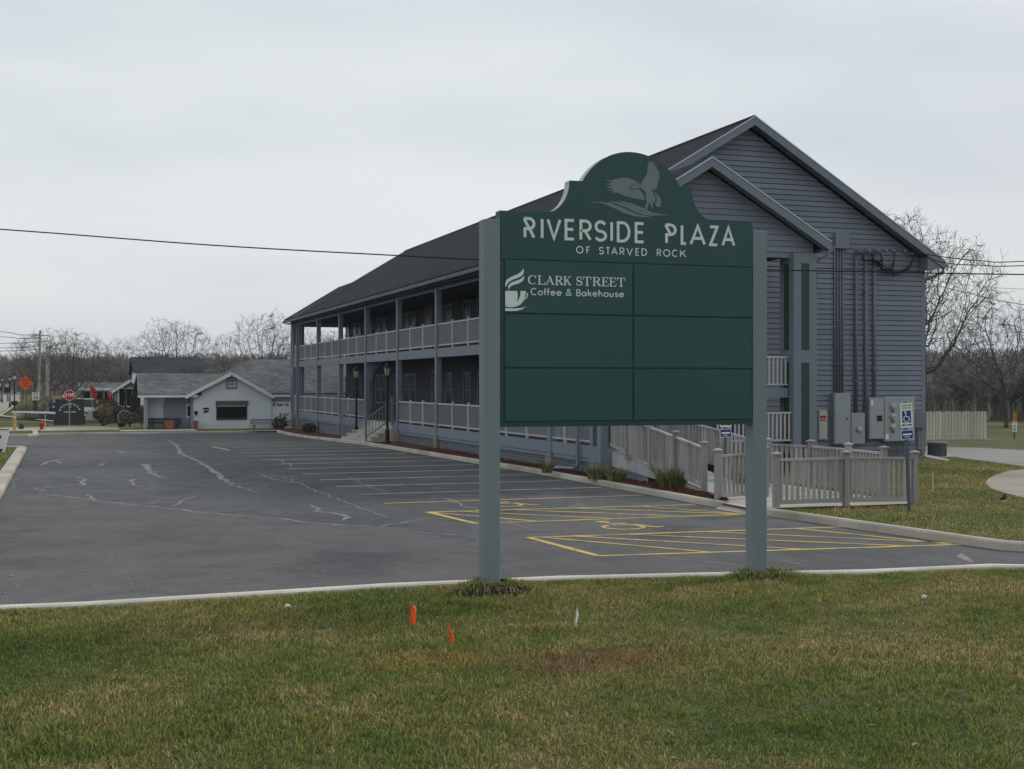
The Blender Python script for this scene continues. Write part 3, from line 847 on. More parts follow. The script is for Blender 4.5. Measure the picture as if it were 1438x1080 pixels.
# older, darker paving of the back part of the lot, ending at the long seam
mb = MB(); sm = [(-40, 672)] + [(x / 2.568, 590 + y / 2.568) for x, y in [(70, 262), (250, 278), (420, 299), (600, 318), (790, 338), (970, 353), (1150, 373), (1360, 388), (1438, 396)]] + [(640, 757), (700, 765), (735, 757), (600, 720), (900, 712), (1014, 716)]
sm = sm[:10] + [(668, 760)]
A = [G(*p, dz=0.0016) for p in sm]
A = [(-1.25, A[0][1], 0.0016)] + [a for a in A if a[0] > -1.2]
A = [a for a in A] + [(7.2, 23.0, 0.0016), (9.5, 23.2, 0.0016), (12.64, 23.3, 0.0016)]
A2 = []
for a, c in zip(A, A[1:]):
    for i in range(6): A2.append((a[0] + (c[0] - a[0]) * i / 6, a[1] + (c[1] - a[1]) * i / 6))
A2.append(A[-1][:2])
ysn = [0.0, .1, .25, .4, .55, .7, .8, .9, 1.0]
vs = []
for (x, y) in A2:
    for k in ysn:
        yy = y + (74.9 - y) * k; xx = x if x < 12 else interp(KX, yy) - 0.02
        vs.append((xx, yy, gz(xx, yy) + 0.0016))
nn = len(ysn)
mb.add(vs, [(i * nn + j, i * nn + j + 1, (i + 1) * nn + j + 1, (i + 1) * nn + j) for i in range(len(A2) - 1) for j in range(nn - 1)])
mb.build('old_paving', 'asphalt_old', lot)
# light dried-out seams and repair streaks in the asphalt (traced where they lie)
def seam(px_pts, w0, w1, dz=0.0028, jag=0.06, closed_gap=0.0):
    w0 *= 0.85; w1 *= 0.85
    P = [Vector(G(*p)[:2]) for p in px_pts]
    pts = []
    for a, c in zip(P, P[1:]):
        n = max(2, int((c - a).length / 0.22))
        for i in range(n):
            q = a.lerp(c, i / n); d = (c - a).normalized()
            o = mnoise.noise(Vector((q.x * 1.7, q.y * 1.7, 9.0))) * jag * 2 + mnoise.noise(Vector((q.x * 6, q.y * 6, 4.0))) * jag
            pts.append((q.x - d.y * o, q.y + d.x * o))
    pts.append(tuple(P[-1]))
    n = len(pts)
    ws = []
    for i, p in enumerate(pts):
        t_ = i / max(1, n - 1)
        ws.append(max(0.006, (w0 + (w1 - w0) * t_) * (0.55 + 1.1 * abs(mnoise.noise(Vector((p[0] * 2.3, p[1] * 2.3, 2.0))))) * min(1, 8 * t_ + 0.15, 8 * (1 - t_) + 0.15)))
    mb = MB(); mb.ribbon(pts, ws, lambda u, v, d: (u, v, gz(u, v) + d), dz - 0.002, dz)
    mb.build('asphalt_seam', 'crack', lot)
def zs(pts): return [(x / 2.568, 590 + y / 2.568) for x, y in pts]
seam(zs([(70, 262), (160, 266), (250, 278), (330, 288), (420, 299), (520, 310), (600, 318), (700, 328), (790, 338), (880, 347), (970, 353), (1060, 363), (1150, 373), (1260, 381), (1360, 388), (1438, 396)]), 0.12, 0.12)
seam(zs([(120, 243), (155, 256), (145, 262)]), 0.12, 0.08, 0.0032)
seam(zs([(318, 268), (330, 284), (360, 292)]), 0.18, 0.10, 0.0032)
seam(zs([(612, 312), (660, 292), (710, 272)]), 0.10, 0.09, 0.0032)
seam(zs([(590, 62), (640, 92), (650, 120), (720, 150), (780, 188), (800, 210), (850, 238), (930, 262)]), 0.22, 0.2)
seam(zs([(520, 158), (540, 182), (560, 200), (600, 208)]), 0.30, 0.16)
seam(zs([(480, 212), (475, 232), (520, 240)]), 0.22, 0.08)
seam(zs([(225, 200), (280, 205), (305, 212), (300, 236)]), 0.07, 0.22)
seam(zs([(145, 162), (190, 146), (240, 138)]), 0.22, 0.10)
seam(zs([(195, 146), (222, 156)]), 0.18, 0.14)
seam(zs([(350, 165), (380, 155)]), 0.18, 0.10)
seam(zs([(420, 110), (455, 120)]), 0.25, 0.10)
seam(zs([(130, 104), (240, 104)]), 0.05, 0.05)
seam(zs([(60, 180), (80, 178)]), 0.2, 0.2)
seam(zs([(930, 195), (1000, 216), (1070, 228)]), 0.12, 0.12)
seam(zs([(1000, 140), (1060, 168)]), 0.16, 0.10)
seam(zs([(1110, 305), (1145, 318), (1140, 330), (1200, 335), (1250, 342), (1265, 352), (1240, 362)]), 0.10, 0.14)
seam(zs([(880, 180), (1020, 205), (1160, 262), (1280, 310), (1400, 352)]), 0.06, 0.06)
seam(zs([(1240, 200), (1330, 240), (1400, 262)]), 0.06, 0.05)
seam(zs([(1020, 338), (1140, 334)]), 0.03, 0.03)
seam(zs([(1360, 385), (1438, 372), (1560, 352)]), 0.08, 0.06)
seam(zs([(710, 312), (900, 306)]), 0.02, 0.02)
for i in range(9):
    yy = 178 + i * 9
    seam(zs([(78 - i * 4, yy), (62 - i * 2.5, yy + 2)]), 0.16, 0.10, 0.0034)
def z7(pts): return [(540 + x / 2.568, 580 + y / 2.568) for x, y in pts]
seam(z7([(0, 415), (160, 432), (330, 445), (480, 462), (620, 478), (760, 495)]), 0.05, 0.04)
seam(z7([(200, 302), (260, 322), (330, 345), (430, 380), (520, 420)]), 0.07, 0.05)
seam(z7([(200, 302), (300, 297), (330, 299)]), 0.06, 0.06)
seam(z7([(980, 520), (1100, 528), (1260, 548), (1330, 560)]), 0.04, 0.05)
seam(z7([(0, 312), (60, 308)]), 0.10, 0.06)
seam([(1077, 786), (1100, 788), (1140, 796)], 0.05, 0.05)
seam([(1350, 778), (1358, 785), (1362, 790)], 0.25, 0.2)
seam([(1240, 777), (1350, 784)], 0.03, 0.04)
seam([(700, 768), (600, 790), (480, 800)], 0.02, 0.02)
# small stones and grit on the asphalt
mb = MB()
for _ in range(260):
    px = random.uniform(0, 1000); py = 600 + 240 * random.random() ** 0.6
    x, y, z = G(px, py)
    if y < FKY(x) + 0.2 or x > 12.4 or x < -1.2: continue
    r = random.uniform(0.008, 0.022)
    mb.lathe(x, y, [(r * 0.8, z), (r, z + r * 0.6), (r * 0.3, z + r * 1.1)], 5)
tag(mb.build('asphalt_grit', 'gravel'), 'pale grit and small stones scattered on the parking lot', 'grit', kind='stuff')

# ================================================================== GRASS
def blades(name, pts, h0, h1, w, label, lean=0.5, mat='grass'):
    n = len(pts)
    P = np.asarray(pts, dtype=np.float64)
    az = np.array([6.28 * mnoise.noise(Vector((p[0] * 3.1, p[1] * 3.1, 8.0))) * 1.6 for p in pts]) + RNG.normal(0, 0.9, n); ln = RNG.uniform(0.1, 1.0, n) * lean
    hh = RNG.uniform(h0, h1, n)
    clump = np.array([0.75 + 0.6 * mnoise.noise(Vector((p[0] * 2.2, p[1] * 2.2, 5.0))) for p in pts]) if n < 900000 else 1.0
    hh = hh * np.clip(clump, 0.68, 1.35)
    fa = RNG.uniform(0, 2 * np.pi, n)
    wx, wy = np.cos(fa) * w / 2, np.sin(fa) * w / 2
    V = np.zeros((n, 5, 3))
    V[:, 0] = P; V[:, 0, 0] -= wx; V[:, 0, 1] -= wy
    V[:, 1] = P; V[:, 1, 0] += wx; V[:, 1, 1] += wy
    mid = P.copy(); mid[:, 0] += np.cos(az) * ln * hh * 0.35; mid[:, 1] += np.sin(az) * ln * hh * 0.35; mid[:, 2] += hh * 0.6
    V[:, 2] = mid; V[:, 2, 0] += wx * 0.75; V[:, 2, 1] += wy * 0.75
    V[:, 3] = mid; V[:, 3, 0] -= wx * 0.75; V[:, 3, 1] -= wy * 0.75
    tip = P.copy(); tip[:, 0] += np.cos(az) * ln * hh; tip[:, 1] += np.sin(az) * ln * hh; tip[:, 2] += hh * (1 - 0.25 * ln)
    V[:, 4] = tip
    me = bpy.data.meshes.new(name)
    me.vertices.add(n * 5); me.vertices.foreach_set('co', V.ravel())
    base = np.arange(n) * 5
    loops = np.stack([base, base + 1, base + 2, base + 3, base + 3, base + 2, base + 4], axis=1).ravel()
    me.loops.add(n * 7); me.loops.foreach_set('vertex_index', loops.astype(np.int32))
    me.polygons.add(n * 2)
    st = np.stack([np.arange(n) * 7, np.arange(n) * 7 + 4], axis=1).ravel()
    me.polygons.foreach_set('loop_start', st.astype(np.int32))
    me.update(calc_edges=True)
    me.validate()
    me.materials.append(MT[mat])
    o = bpy.data.objects.new(name, me); COL.objects.link(o)
    return tag(o, label, 'grass', kind='stuff')
def scatter(n, D0, D1, umax, ok, z, umin=None, power=1.0):
    out = []
    umin = -umax if umin is None else umin
    while len(out) < n:
        k = n
        d = np.sqrt(RNG.uniform(D0 ** 2, D1 ** 2, k)); u = RNG.uniform(umin, umax, k)
        x = (FX + RX * u) * d; y = (FY + RY * u) * d
        for a, c in zip(x, y):
            if ok(a, c):
                out.append((a, c, z(a, c)))
                if len(out) >= n: break
    return out
lawn_z = lambda x, y: 0.07 + 0.02 * mnoise.noise(Vector((x * 0.4, y * 0.4, 0)))
blades('lawn_grass', scatter(290000, 7.6, 17.5, 0.52, lambda x, y: y < FKY(x) - 0.10 and mnoise.noise(Vector((x * 8, y * 8, 2.5))) > -0.22 - 0.5 * RNG.random(), lawn_z), 0.03, 0.078, 0.0085, 'rough green and straw coloured grass of the front lawn', 1.25)
def off_lane(x, y):
    D = x * FX + y * FY; u = (x * RX + y * RY) / D; px = 719 + 1800 * u; py = HOR + (CH - .09) * 1800 / D
    if py < interp([(1296, 637), (1330, 642), (1380, 648), (1438, 656), (1700, 691)], px) and px > 1290: return False
    if px > 1384 and interp([(1384, 676), (1388, 671), (1400, 665), (1418, 660), (1438, 658), (1600, 661)], px) < py < interp([(1384, 679), (1392, 687), (1410, 693), (1438, 700), (1600, 736)], px): return False
    return True
blades('side_grass', scatter(60000, 17.5, 46, 0.62, lambda x, y: (x > interp([(15.0, 15.2), (15.6, 14.3), (16.0, 13.78), (19, 13.36), (21.9, 13.0)], y) if 15.0 < y < 21.85 else (x > 16.7 and y < 34 and y > 21.8) or (x > 26.8 and 34 <= y < 46)) and off_lane(x, y), lambda x, y: 0.085, umin=0.15), 0.03, 0.07, 0.014, 'short green grass beside the driveway and fence', 0.9)
blades('island_grass', scatter(16000, 26, 56, -0.36, lambda x, y: x < -1.72 and x > -12 and 24 < y < 53.5, lambda x, y: 0.09 + gz(x, y), umin=-0.55), 0.03, 0.07, 0.018, 'green grass on the kerbed island by the left edge', 0.9)

# ================================================================== THE PLAZA SIGN
YF = 14.36
sg = thing('plaza_sign', 'large dark green plaza sign with arched top on two grey posts', 'sign', (6.6, YF + 0.1, 0.05))
for x0 in (4.69, 8.285):
    mb = MB().box(x0, x0 + 0.2, YF - 0.012, YF + 0.188, -0.1, 4.49)
    p = mb.build('post', 'post_grey', sg, bevel=0.008)
def z6(zx, zy): return at(660 + zx / 3.344, 200 + zy / 3.344, YF)
def z6b(zx, zy): return at(660 + zx / 3.344, 440 + zy / 3.344, YF)
xl, xr = 4.893, 8.282
ztop_l = z6(147, 322)[2]; ztop_r = z6(1337, 375)[2]; zt = (ztop_l + ztop_r) / 2
zbot = (z6b(140, 530)[2] + z6b(1325, 525)[2]) / 2
cvl0, cvl1 = z6(350, 328), z6(470, 180)
cvr0, cvr1 = z6(1140, 362), z6(1040, 210)
zsh = (cvl1[2] + cvr1[2]) / 2
al, ar, ap = z6(530, 180), z6(985, 208), z6(752, 45)
prof = [(xl, zbot), (xr, zbot), (xr, zt)]
for i in range(9):
    a = i / 8 * math.pi / 2
    prof.append((cvr0[0] - (cvr0[0] - cvr1[0]) * math.sin(a), zt + (zsh - zt) * (1 - math.cos(a))))
prof.append((ar[0], zsh))
cxm = (al[0] + ar[0]) / 2; hw = (ar[0] - al[0]) / 2; sag = ap[2] - zsh
RR = (hw * hw + sag * sag) / (2 * sag); ang = math.asin(hw / RR)
for i in range(1, 24):
    a = ang - 2 * ang * i / 24
    prof.append((cxm + RR * math.sin(a), zsh + sag - RR + RR * math.cos(a)))
prof.append((al[0], zsh)); prof.append((cvl1[0], zsh))
for i in range(1, 9):
    a = i / 8 * math.pi / 2
    prof.append((cvl1[0] - (cvl1[0] - cvl0[0]) * (1 - math.cos(a)), zsh + (zt - zsh) * math.sin(a)))
prof.append((xl, zt))
board = MB().extrude([(x, YF + 0.004, z) for x, z in prof], (0, 0.165, 0)).build('board', 'sign_frame', sg, recalc=True)
edge = MB()     # pale edge of the crest, sky light put into its colour, a strip 2 mm proud of the cut edge
top_e = [(x, z) for x, z in prof[2:]]
for (a, c) in zip(top_e, top_e[1:]):
    d = Vector((c[0] - a[0], c[1] - a[1]))
    if d.length < 1e-4: continue
    n_ = Vector((d.y, -d.x)).normalized() * 0.003
    n_ = n_ if n_.y >= -1e-6 else n_
    q = [(a[0], YF + 0.012, a[1]), (c[0], YF + 0.012, c[1]), (c[0], YF + 0.165, c[1]), (a[0], YF + 0.165, a[1])]
    edge.add([(x + n_.x, y, z + n_.y) for x, y, z in q], [(0, 1, 2, 3)])
edge.build('edge_strip', 'edge_skylit', board)
# header panel and six name panels stand proud of the frame
rows_z = [z6(160, 547)[2], (z6(160, 800)[2] + z6b(160, 5)[2]) / 2, z6b(160, 257)[2], z6b(160, 512)[2]]
cols_x = [z6(160, 700)[0], z6(765, 700)[0], z6(1325, 700)[0]]
PY = YF - 0.010
g = 0.011
for r in range(3):
    for c in range(2):
        MB().box(cols_x[c] + g, cols_x[c + 1] - g, PY, YF + 0.003, rows_z[r + 1] + g, rows_z[r] - g).build('name_panel', 'sign_green', sg, bevel=0.004)
hd = [(x, z) for x, z in prof[2:]]
hd = [(xl + 0.0, rows_z[0] + 0.004), (xr - 0.0, rows_z[0] + 0.004)] + hd
cz = sum(z for x, z in hd) / len(hd)
header = MB().extrude([(cxm + (x - cxm) * 0.9975, YF - 0.006, cz + (z - cz) * 0.9965 if z > rows_z[0] + 0.1 else z) for x, z in hd], (0, 0.0095, 0)).build('header_panel', 'sign_green', sg, recalc=True)

def MS(y):       # writing plane on the sign: x, z, depth towards the viewer
    return lambda u, v, d: (u, y - d, v)
HY_ = YF - 0.0062
title = [('r1', 246, 306), ('I', 330, 345), ('V', 358, 428), ('E', 443, 493), ('R', 513, 570), ('S', 582, 642), ('I', 657, 671), ('D', 688, 752), ('E', 772, 819),
         ('p1', 911, 969), ('L', 988, 1019), ('A', 1030, 1106), ('Z', 1120, 1165), ('A', 1180, 1244)]
zb = (z6(250, 455)[2] + z6(1243, 489)[2]) / 2; ztp = (z6(250, 352)[2] + z6(1210, 392)[2]) / 2
for ch, a, c in title:
    mb = MB(); glyph(mb, ch, z6(a, 420)[0], z6(c, 420)[0], zb, ztp - zb, 0.035 if ch != 'I' else 0.034, MS(HY_))
    mb.build('letter', 'letter', header)
sub = [('O', 497, 531), ('F', 545, 562), ('S', 604, 628), ('T', 636, 657), ('A', 662, 692), ('R', 702, 724), ('V', 733, 764), ('E', 776, 793), ('D', 804, 830),
       ('R', 876, 897), ('O', 906, 939), ('C', 947, 974), ('K', 985, 1013)]
zb2 = (z6(515, 524)[2] + z6(1000, 539)[2]) / 2; zt2 = (z6(515, 489)[2] + z6(1000, 503)[2]) / 2
for ch, a, c in sub:
    mb = MB(); glyph(mb, ch, z6(a, 510)[0], z6(c, 510)[0], zb2, zt2 - zb2, 0.013, MS(HY_))
    mb.build('letter', 'letter', header)
def zc(zx, zy): return at(700 + zx / 7.19, 360 + zy / 7.19, YF)
NPY = PY - 0.0002
cs = [('C', 300, 378), ('L', 392, 468), ('A', 472, 560), ('R', 568, 650), ('K', 652, 730), ('S', 785, 838), ('T', 850, 932), ('R', 946, 1032), ('E', 1040, 1108), ('E', 1116, 1186), ('T', 1194, 1274)]
za = (zc(340, 289)[2] + zc(1235, 303)[2]) / 2; zaa = (zc(340, 194)[2] + zc(1235, 215)[2]) / 2
for ch, a, c in cs:
    mb = MB(); glyph_serif(mb, ch, zc(a, 250)[0], zc(c, 250)[0], za, zaa - za, 0.0185, MS(NPY))
    mb.build('letter', 'letter', sg)
cb = [('C', 322, 384), ('o', 394, 444), ('f', 450, 486), ('f', 482, 518), ('e', 522, 572), ('e', 582, 634), ('&', 676, 735), ('B', 782, 826), ('a', 836, 884), ('k', 898, 938), ('e', 946, 994), ('h', 1006, 1044), ('o', 1056, 1108), ('u', 1118, 1156), ('s', 1172, 1206), ('e', 1214, 1264)]
zcb = (zc(340, 397)[2] + zc(1235, 412)[2]) / 2; zct = (zc(350, 320)[2] + zc(800, 332)[2]) / 2
for ch, a, c in cb:
    mb = MB(); glyph(mb, ch, zc(a, 360)[0], zc(c, 360)[0], zcb, zct - zcb, 0.0115, MS(NPY))
    mb.build('letter', 'letter', sg)
def logo(polys, conv, name, mat, parent, y, label=None):
    mb = MB()
    for k, pl in enumerate(polys):
        mb.plate([(conv(*p)[0], conv(*p)[2]) for p in pl], MS(y), 0.0, 0.003 + 0.0006 * k)
    return mb.build(name, mat, parent, label=label)
logo([[(68, 312), (64, 275), (78, 238), (128, 206), (188, 182), (226, 156), (250, 122), (253, 160), (240, 190), (200, 216), (142, 236), (97, 262)],
      [(98, 337), (94, 302), (114, 272), (160, 252), (210, 236), (240, 213), (256, 195), (253, 226), (236, 255), (200, 275), (150, 289), (116, 306)],
      [(65, 350), (181, 350), (190, 382), (190, 420), (178, 458), (200, 440), (215, 400), (220, 350), (272, 350), (266, 402), (250, 450), (216, 490), (170, 510), (120, 516), (65, 505)],
      [(277, 366), (289, 370), (294, 392), (281, 425), (256, 444), (266, 428), (281, 402), (281, 382)],
      [(64, 522), (150, 528), (225, 522), (276, 508), (232, 538), (180, 552), (64, 553)]], zc, 'cup_emblem', 'letter', sg, NPY, 'pale steaming coffee cup emblem')
def ze(zx, zy): return at(780 + zx / 5.136, 200 + zy / 5.136, YF)
logo([[(350, 268), (402, 277), (415, 268), (470, 258), (515, 255), (560, 270), (596, 291), (575, 293), (548, 306), (527, 332), (530, 341), (560, 342), (600, 338), (634, 376), (641, 416), (600, 412), (550, 400), (500, 387), (462, 372), (440, 360), (424, 376), (430, 356), (394, 371), (421, 345), (368, 351), (416, 330), (354, 326), (412, 312), (351, 301), (411, 293)],
      [(533, 336), (540, 320), (556, 307), (580, 297), (602, 292), (606, 316), (602, 333), (575, 334), (552, 333)],
      [(613, 300), (640, 255), (659, 225), (661, 180), (668, 150), (680, 132), (684, 147), (697, 134), (698, 153), (713, 147), (710, 166), (729, 171), (721, 188), (743, 200), (734, 212), (753, 223), (739, 236), (756, 247), (739, 259), (749, 276), (734, 283), (740, 301), (727, 311), (730, 330), (714, 343), (697, 340), (694, 356), (708, 376), (721, 398), (716, 424), (700, 436), (699, 470), (690, 476), (685, 455), (678, 432), (666, 450), (661, 480), (650, 485), (640, 480), (649, 455), (656, 430), (649, 400), (651, 370), (636, 345), (612, 331), (609, 312)],
      [(706, 352), (732, 374), (753, 400), (760, 438), (750, 471), (722, 461), (716, 440), (727, 421), (726, 393)]], ze, 'eagle_emblem', 'emblem', header, HY_, 'grey landing eagle emblem in the arch')
logo([[(214, 431), (330, 438), (400, 465), (480, 505), (560, 532), (640, 541), (694, 536), (620, 526), (540, 500), (468, 466), (400, 440), (335, 430)],
      [(362, 431), (420, 438), (500, 467), (570, 501), (640, 524), (690, 531), (735, 530), (690, 521), (620, 497), (550, 463), (480, 439), (420, 427)],
      [(428, 425), (470, 432), (530, 453), (600, 486), (680, 519), (745, 528), (842, 525), (760, 519), (690, 504), (620, 470), (560, 445), (490, 428)]], ze, 'wave_emblem', 'emblem', header, HY_, 'three grey river wave stripes under the eagle')

# disturbed soil round the two posts
def mound(x, y, r, h, label):
    mb = MB(); n, m_ = 26, 9; vs = []
    for j in range(m_ + 1):
        for i in range(n):
            a = 2 * math.pi * i / n; q = r * j / m_ * (1 + 0.25 * mnoise.noise(Vector((math.cos(a) * 1.3 + x, math.sin(a) * 1.3, 2))))
            px_, py_ = x + math.cos(a) * q * 1.25, y + math.sin(a) * q * 0.8
            z = 0.05 + h * (1 - (j / m_) ** 2) + 0.05 * (1 - j / m_ * 0.8) * mnoise.noise(Vector((px_ * 9, py_ * 9, 1)))
            vs.append((px_, py_, z))
    mb.add(vs, [(j * n + i, j * n + (i + 1) % n, (j + 1) * n + (i + 1) % n, (j + 1) * n + i) for j in range(m_) for i in range(n)])
    for _ in range(90):
        a = random.uniform(0, 6.28); q = r * random.uniform(0.25, 1.05)
        cx_, cy_ = x + math.cos(a) * q * 1.25, y + math.sin(a) * q * 0.8; cr = random.uniform(0.012, 0.035)
        z0 = 0.04 + h * max(0, 1 - (q / r) ** 2)
        k = random.uniform(0.6, 1)
        mb.tube([(cx_ - cr, cy_, z0), (cx_ - cr * .5, cy_ + cr * .2, z0 + cr * k), (cx_ + cr * .4, cy_, z0 + cr * k * 1.1), (cx_ + cr, cy_, z0)], [0.004, cr * .8, cr * .75, 0.004], 6, False)
    o = mb.build('soil_mound', 'soil', None, (x, y, 0.05))
    return tag(o, label, 'soil', 'heaps of dug soil at the sign posts')
mound(4.82, YF - 0.02, 0.44, 0.15, 'dark dug soil heaped round the left sign post')
mound(8.44, YF + 0.02, 0.40, 0.09, 'low dark soil patch round the right sign post')
pts = []
for (cx_, cy_, n_) in ((4.80, YF - .02, 1300), (8.42, YF, 1300)):
    for _ in range(n_):
        a = random.uniform(0, 6.28); q = random.uniform(0.16, 0.62)
        pts.append((cx_ + math.cos(a) * q * 1.2, cy_ + math.sin(a) * q * .8, 0.06 + (0.17 if cx_ < 6 else 0.10) * max(0, 1 - (q / .5) ** 2)))
blades('tuft_grass', pts, 0.05, 0.12, 0.008, 'torn grass tufts in the soil at the sign posts', 1.2)

# survey flags
def flag(px, py_top, py_bot, mat, label, seed, wf=1.0):
    x, y, _ = G(px, py_bot + 4, 0.07)
    r = random.Random(seed)
    f = thing('survey_flag', label, 'flag', (x, y, 0.07), 'small survey flags in the lawn')
    D = (x * FX + y * FY)
    h = (py_bot - py_top) / 1800 * D
    MB().tube([(x, y, 0.0), (x + 0.004, y, 0.07 + h * 0.5), (x - 0.008, y, 0.09 + h)], 0.0022, 5).build('wire', 'steel_dark', f)
    mb = MB(); vs = []; nr = 7
    for i in range(nr + 1):
        t_ = i / nr
        z = 0.09 + h * (1 - t_ * 0.92)
        o1 = 0.012 * math.sin(t_ * 5 + seed); wd = wf * (0.022 + 0.03 * math.sin(t_ * 2.6)) + r.uniform(-.004, .004)
        vs += [(x - 0.012 + o1 * .4, y, z), (x - 0.012 + wd * .5 + o1, y - 0.022 - 0.01 * math.sin(3 * t_), z - 0.004), (x - 0.012 + wd + o1, y + 0.006, z - 0.012 * t_)]
    mb.add(vs, [(3 * i + j, 3 * i + j + 1, 3 * i + j + 4, 3 * i + j + 3) for i in range(nr) for j in range(2)])
    mb.build('flag_sheet', mat, f)
flag(578, 849, 877, 'orange', 'orange survey flag nearer the left sign post', 1, 1.35)
flag(633, 876, 903, 'orange', 'slim orange survey flag nearest the viewer', 4, 0.7)
flag(810, 853, 880, 'white', 'small white survey flag between the posts', 7, 0.6)
# leaves and scraps on the lawn
mb = MB()
for (px, py) in [(404, 852), (558, 920), (714, 1001), (717, 1003), (1300, 838), (1298, 842), (1408, 912), (1018, 1005), (1286, 1046), (1225, 1020), (946, 1066), (535, 1012), (655, 1020), (1342, 908), (480, 885), (437, 872), (1300, 938), (1078, 893), (875, 905), (420, 978), (130, 905)]:
    x, y, z = G(px, py, 0.11); a = random.uniform(0, 6.28); l = random.uniform(0.022, 0.045)
    c, s_ = math.cos(a), math.sin(a)
    mb.add([(x - c * l, y - s_ * l, z), (x - s_ * l * .5, y + c * l * .5, z + 0.012), (x + c * l, y + s_ * l, z + 0.004), (x + s_ * l * .5, y - c * l * .5, z + 0.016), (x, y, z - 0.004)], [(0, 1, 4), (1, 2, 4), (2, 3, 4), (3, 0, 4)])
tag(mb.build('fallen_leaves', 'dead_leaf'), 'curled dry leaves scattered over the front lawn', 'leaves', kind='stuff')
for (px, py, lb) in ((404, 853, 'white paper scrap on the lawn near the kerb at left'), (1298, 840, 'round white paper scrap on the lawn at right')):
    x, y, z = G(px, py, 0.11)
    mb = MB(); mb.tube([(x - .03, y, z), (x - .01, y, z + .025), (x + .015, y + .01, z + .02), (x + .03, y, z)], [.004, .022, .018, .004], 5, False)
    tag(mb.build('paper_scrap', 'white', None, (x, y, z)), lb, 'litter', 'scraps of paper on the lawn')

# ================================================================== THE TWO-STOREY BUILDING
X0, XB, XW, XR = 13.2, 15.9, 12.85, 26.0           # porch face, back wall of porch, eave tip, right wall
Z1, Z1B, Z2, Z2B, ZT = 0.89, 0.56, 3.86, 3.52, 6.03 # deck tops, beam undersides, header underside
ZE, ZR, XRDG, XE2 = 6.29, 10.41, 19.60, 26.45       # eave, ridge, ridge x, right eave tip
YG, YRK = 34.30, 33.85                              # main gable wall and rake plane
YP, YPR = 30.62, 30.35                              # stair porch face and its rake plane
SX1, SXR, SZR = 19.95, 16.28, 8.41                  # stair porch right eave tip, ridge x, ridge z
YGF, YRKF, YPF, YPRF = 75.0, 75.4, 78.4, 78.8       # the same at the far end
bd = thing('plaza_building', 'long grey-blue two-storey building with two-level porch and dark shingle roof', 'building', (19.6, 54.0, 0.0))

slope = (ZR - ZE) / (XRDG - XW)
slopeR = (ZR - ZE) / (XE2 - XRDG)
def roof_z(x): return ZR - slope * (XRDG - x) if x <= XRDG else ZR - slopeR * (x - XRDG)
ss = (SZR - ZE) / (SXR - XW)
ssr = (SZR - ZE) / (SX1 - SXR)
def sroof_z(x): return SZR - ss * (SXR - x) if x <= SXR else SZR - ssr * (x - SXR)

# walls
body = MB().box(XB, XR, YG + 0.02, YGF - 0.02, -0.3, 6.2).build('wall', 'siding', bd)
MB().box(XB + 0.06, XR - 0.06, YG + 0.05, YGF - 0.05, -0.4, 0.42).build('foundation', 'concrete', bd)
gable = MB().extrude([(X0 + 0.1, YG + 0.02, ZT), (XR, YG + 0.02, ZT), (XR, YG + 0.02, roof_z(XR) - 0.1), (XRDG, YG + 0.02, ZR - 0.12), (X0 + 0.1, YG + 0.02, roof_z(X0 + 0.1) - 0.1)], (0, 0.15, 0)).build('gable_wall', 'siding', bd)
MB().extrude([(X0 + 0.1, YGF - 0.17, ZT), (XR, YGF - 0.17, ZT), (XR, YGF - 0.17, roof_z(XR) - 0.1), (XRDG, YGF - 0.17, ZR - 0.12), (X0 + 0.1, YGF - 0.17, roof_z(X0 + 0.1) - 0.1)], (0, 0.15, 0)).build('gable_wall', 'siding', bd)
def plank(x0b, x1b, x0t, x1t, z0, z1, y, parent):
    """lap siding board: lower edge proud, upper edge tucked in"""
    yb, yt = y - 0.036, y - 0.020
    z0 = z0 + 0.024
    vs = [(x0b, yb, z0), (x1b, yb, z0), (x1t, yt, z1), (x0t, yt, z1), (x0b, y + 0.012, z0), (x1b, y + 0.012, z0), (x1t, y + 0.012, z1), (x0t, y + 0.012, z1)]
    MB().add(vs, [(0, 1, 2, 3), (4, 7, 6, 5), (0, 4, 5, 1), (3, 2, 6, 7), (0, 3, 7, 4), (1, 5, 6, 2)]).build('siding_board', 'siding', parent)
z = 0.42
while z < ZR - 0.35:
    z1_ = z + 0.158
    def ext(zz):
        if zz < ZT: return XB + 0.02, XR - 0.12
        l = XRDG - (ZR - 0.14 - zz) / slope; r = XRDG + (ZR - 0.14 - zz) / slopeR
        return max(X0 + 0.1, l), min(XR - 0.12, r)
    if z < ZT < z1_: z1_ = z + 0.158
    a0_, a1_ = ext(z); b0_, b1_ = ext(z1_)
    if z < ZT <= z1_: b0_ = a0_
    if b1_ - b0_ > 0.1:
        plank(a0_, a1_, b0_, b1_, z, z1_, YG, gable)
    z += 0.158
# corner boards of the gable end
MB().box(XR - 0.125, XR + 0.02, YG - 0.032, YG + 0.1, 0.3, 6.25).build('corner_board', 'trim', bd)
# lap siding at the back of the porch, one run of courses
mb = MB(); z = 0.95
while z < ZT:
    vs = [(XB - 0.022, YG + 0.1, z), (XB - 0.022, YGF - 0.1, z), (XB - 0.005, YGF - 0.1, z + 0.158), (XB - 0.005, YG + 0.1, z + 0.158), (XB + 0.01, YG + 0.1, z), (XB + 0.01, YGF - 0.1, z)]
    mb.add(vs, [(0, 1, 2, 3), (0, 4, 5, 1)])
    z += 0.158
mb.build('porch_siding', 'porch_wall_shaded', bd, kind='stuff')

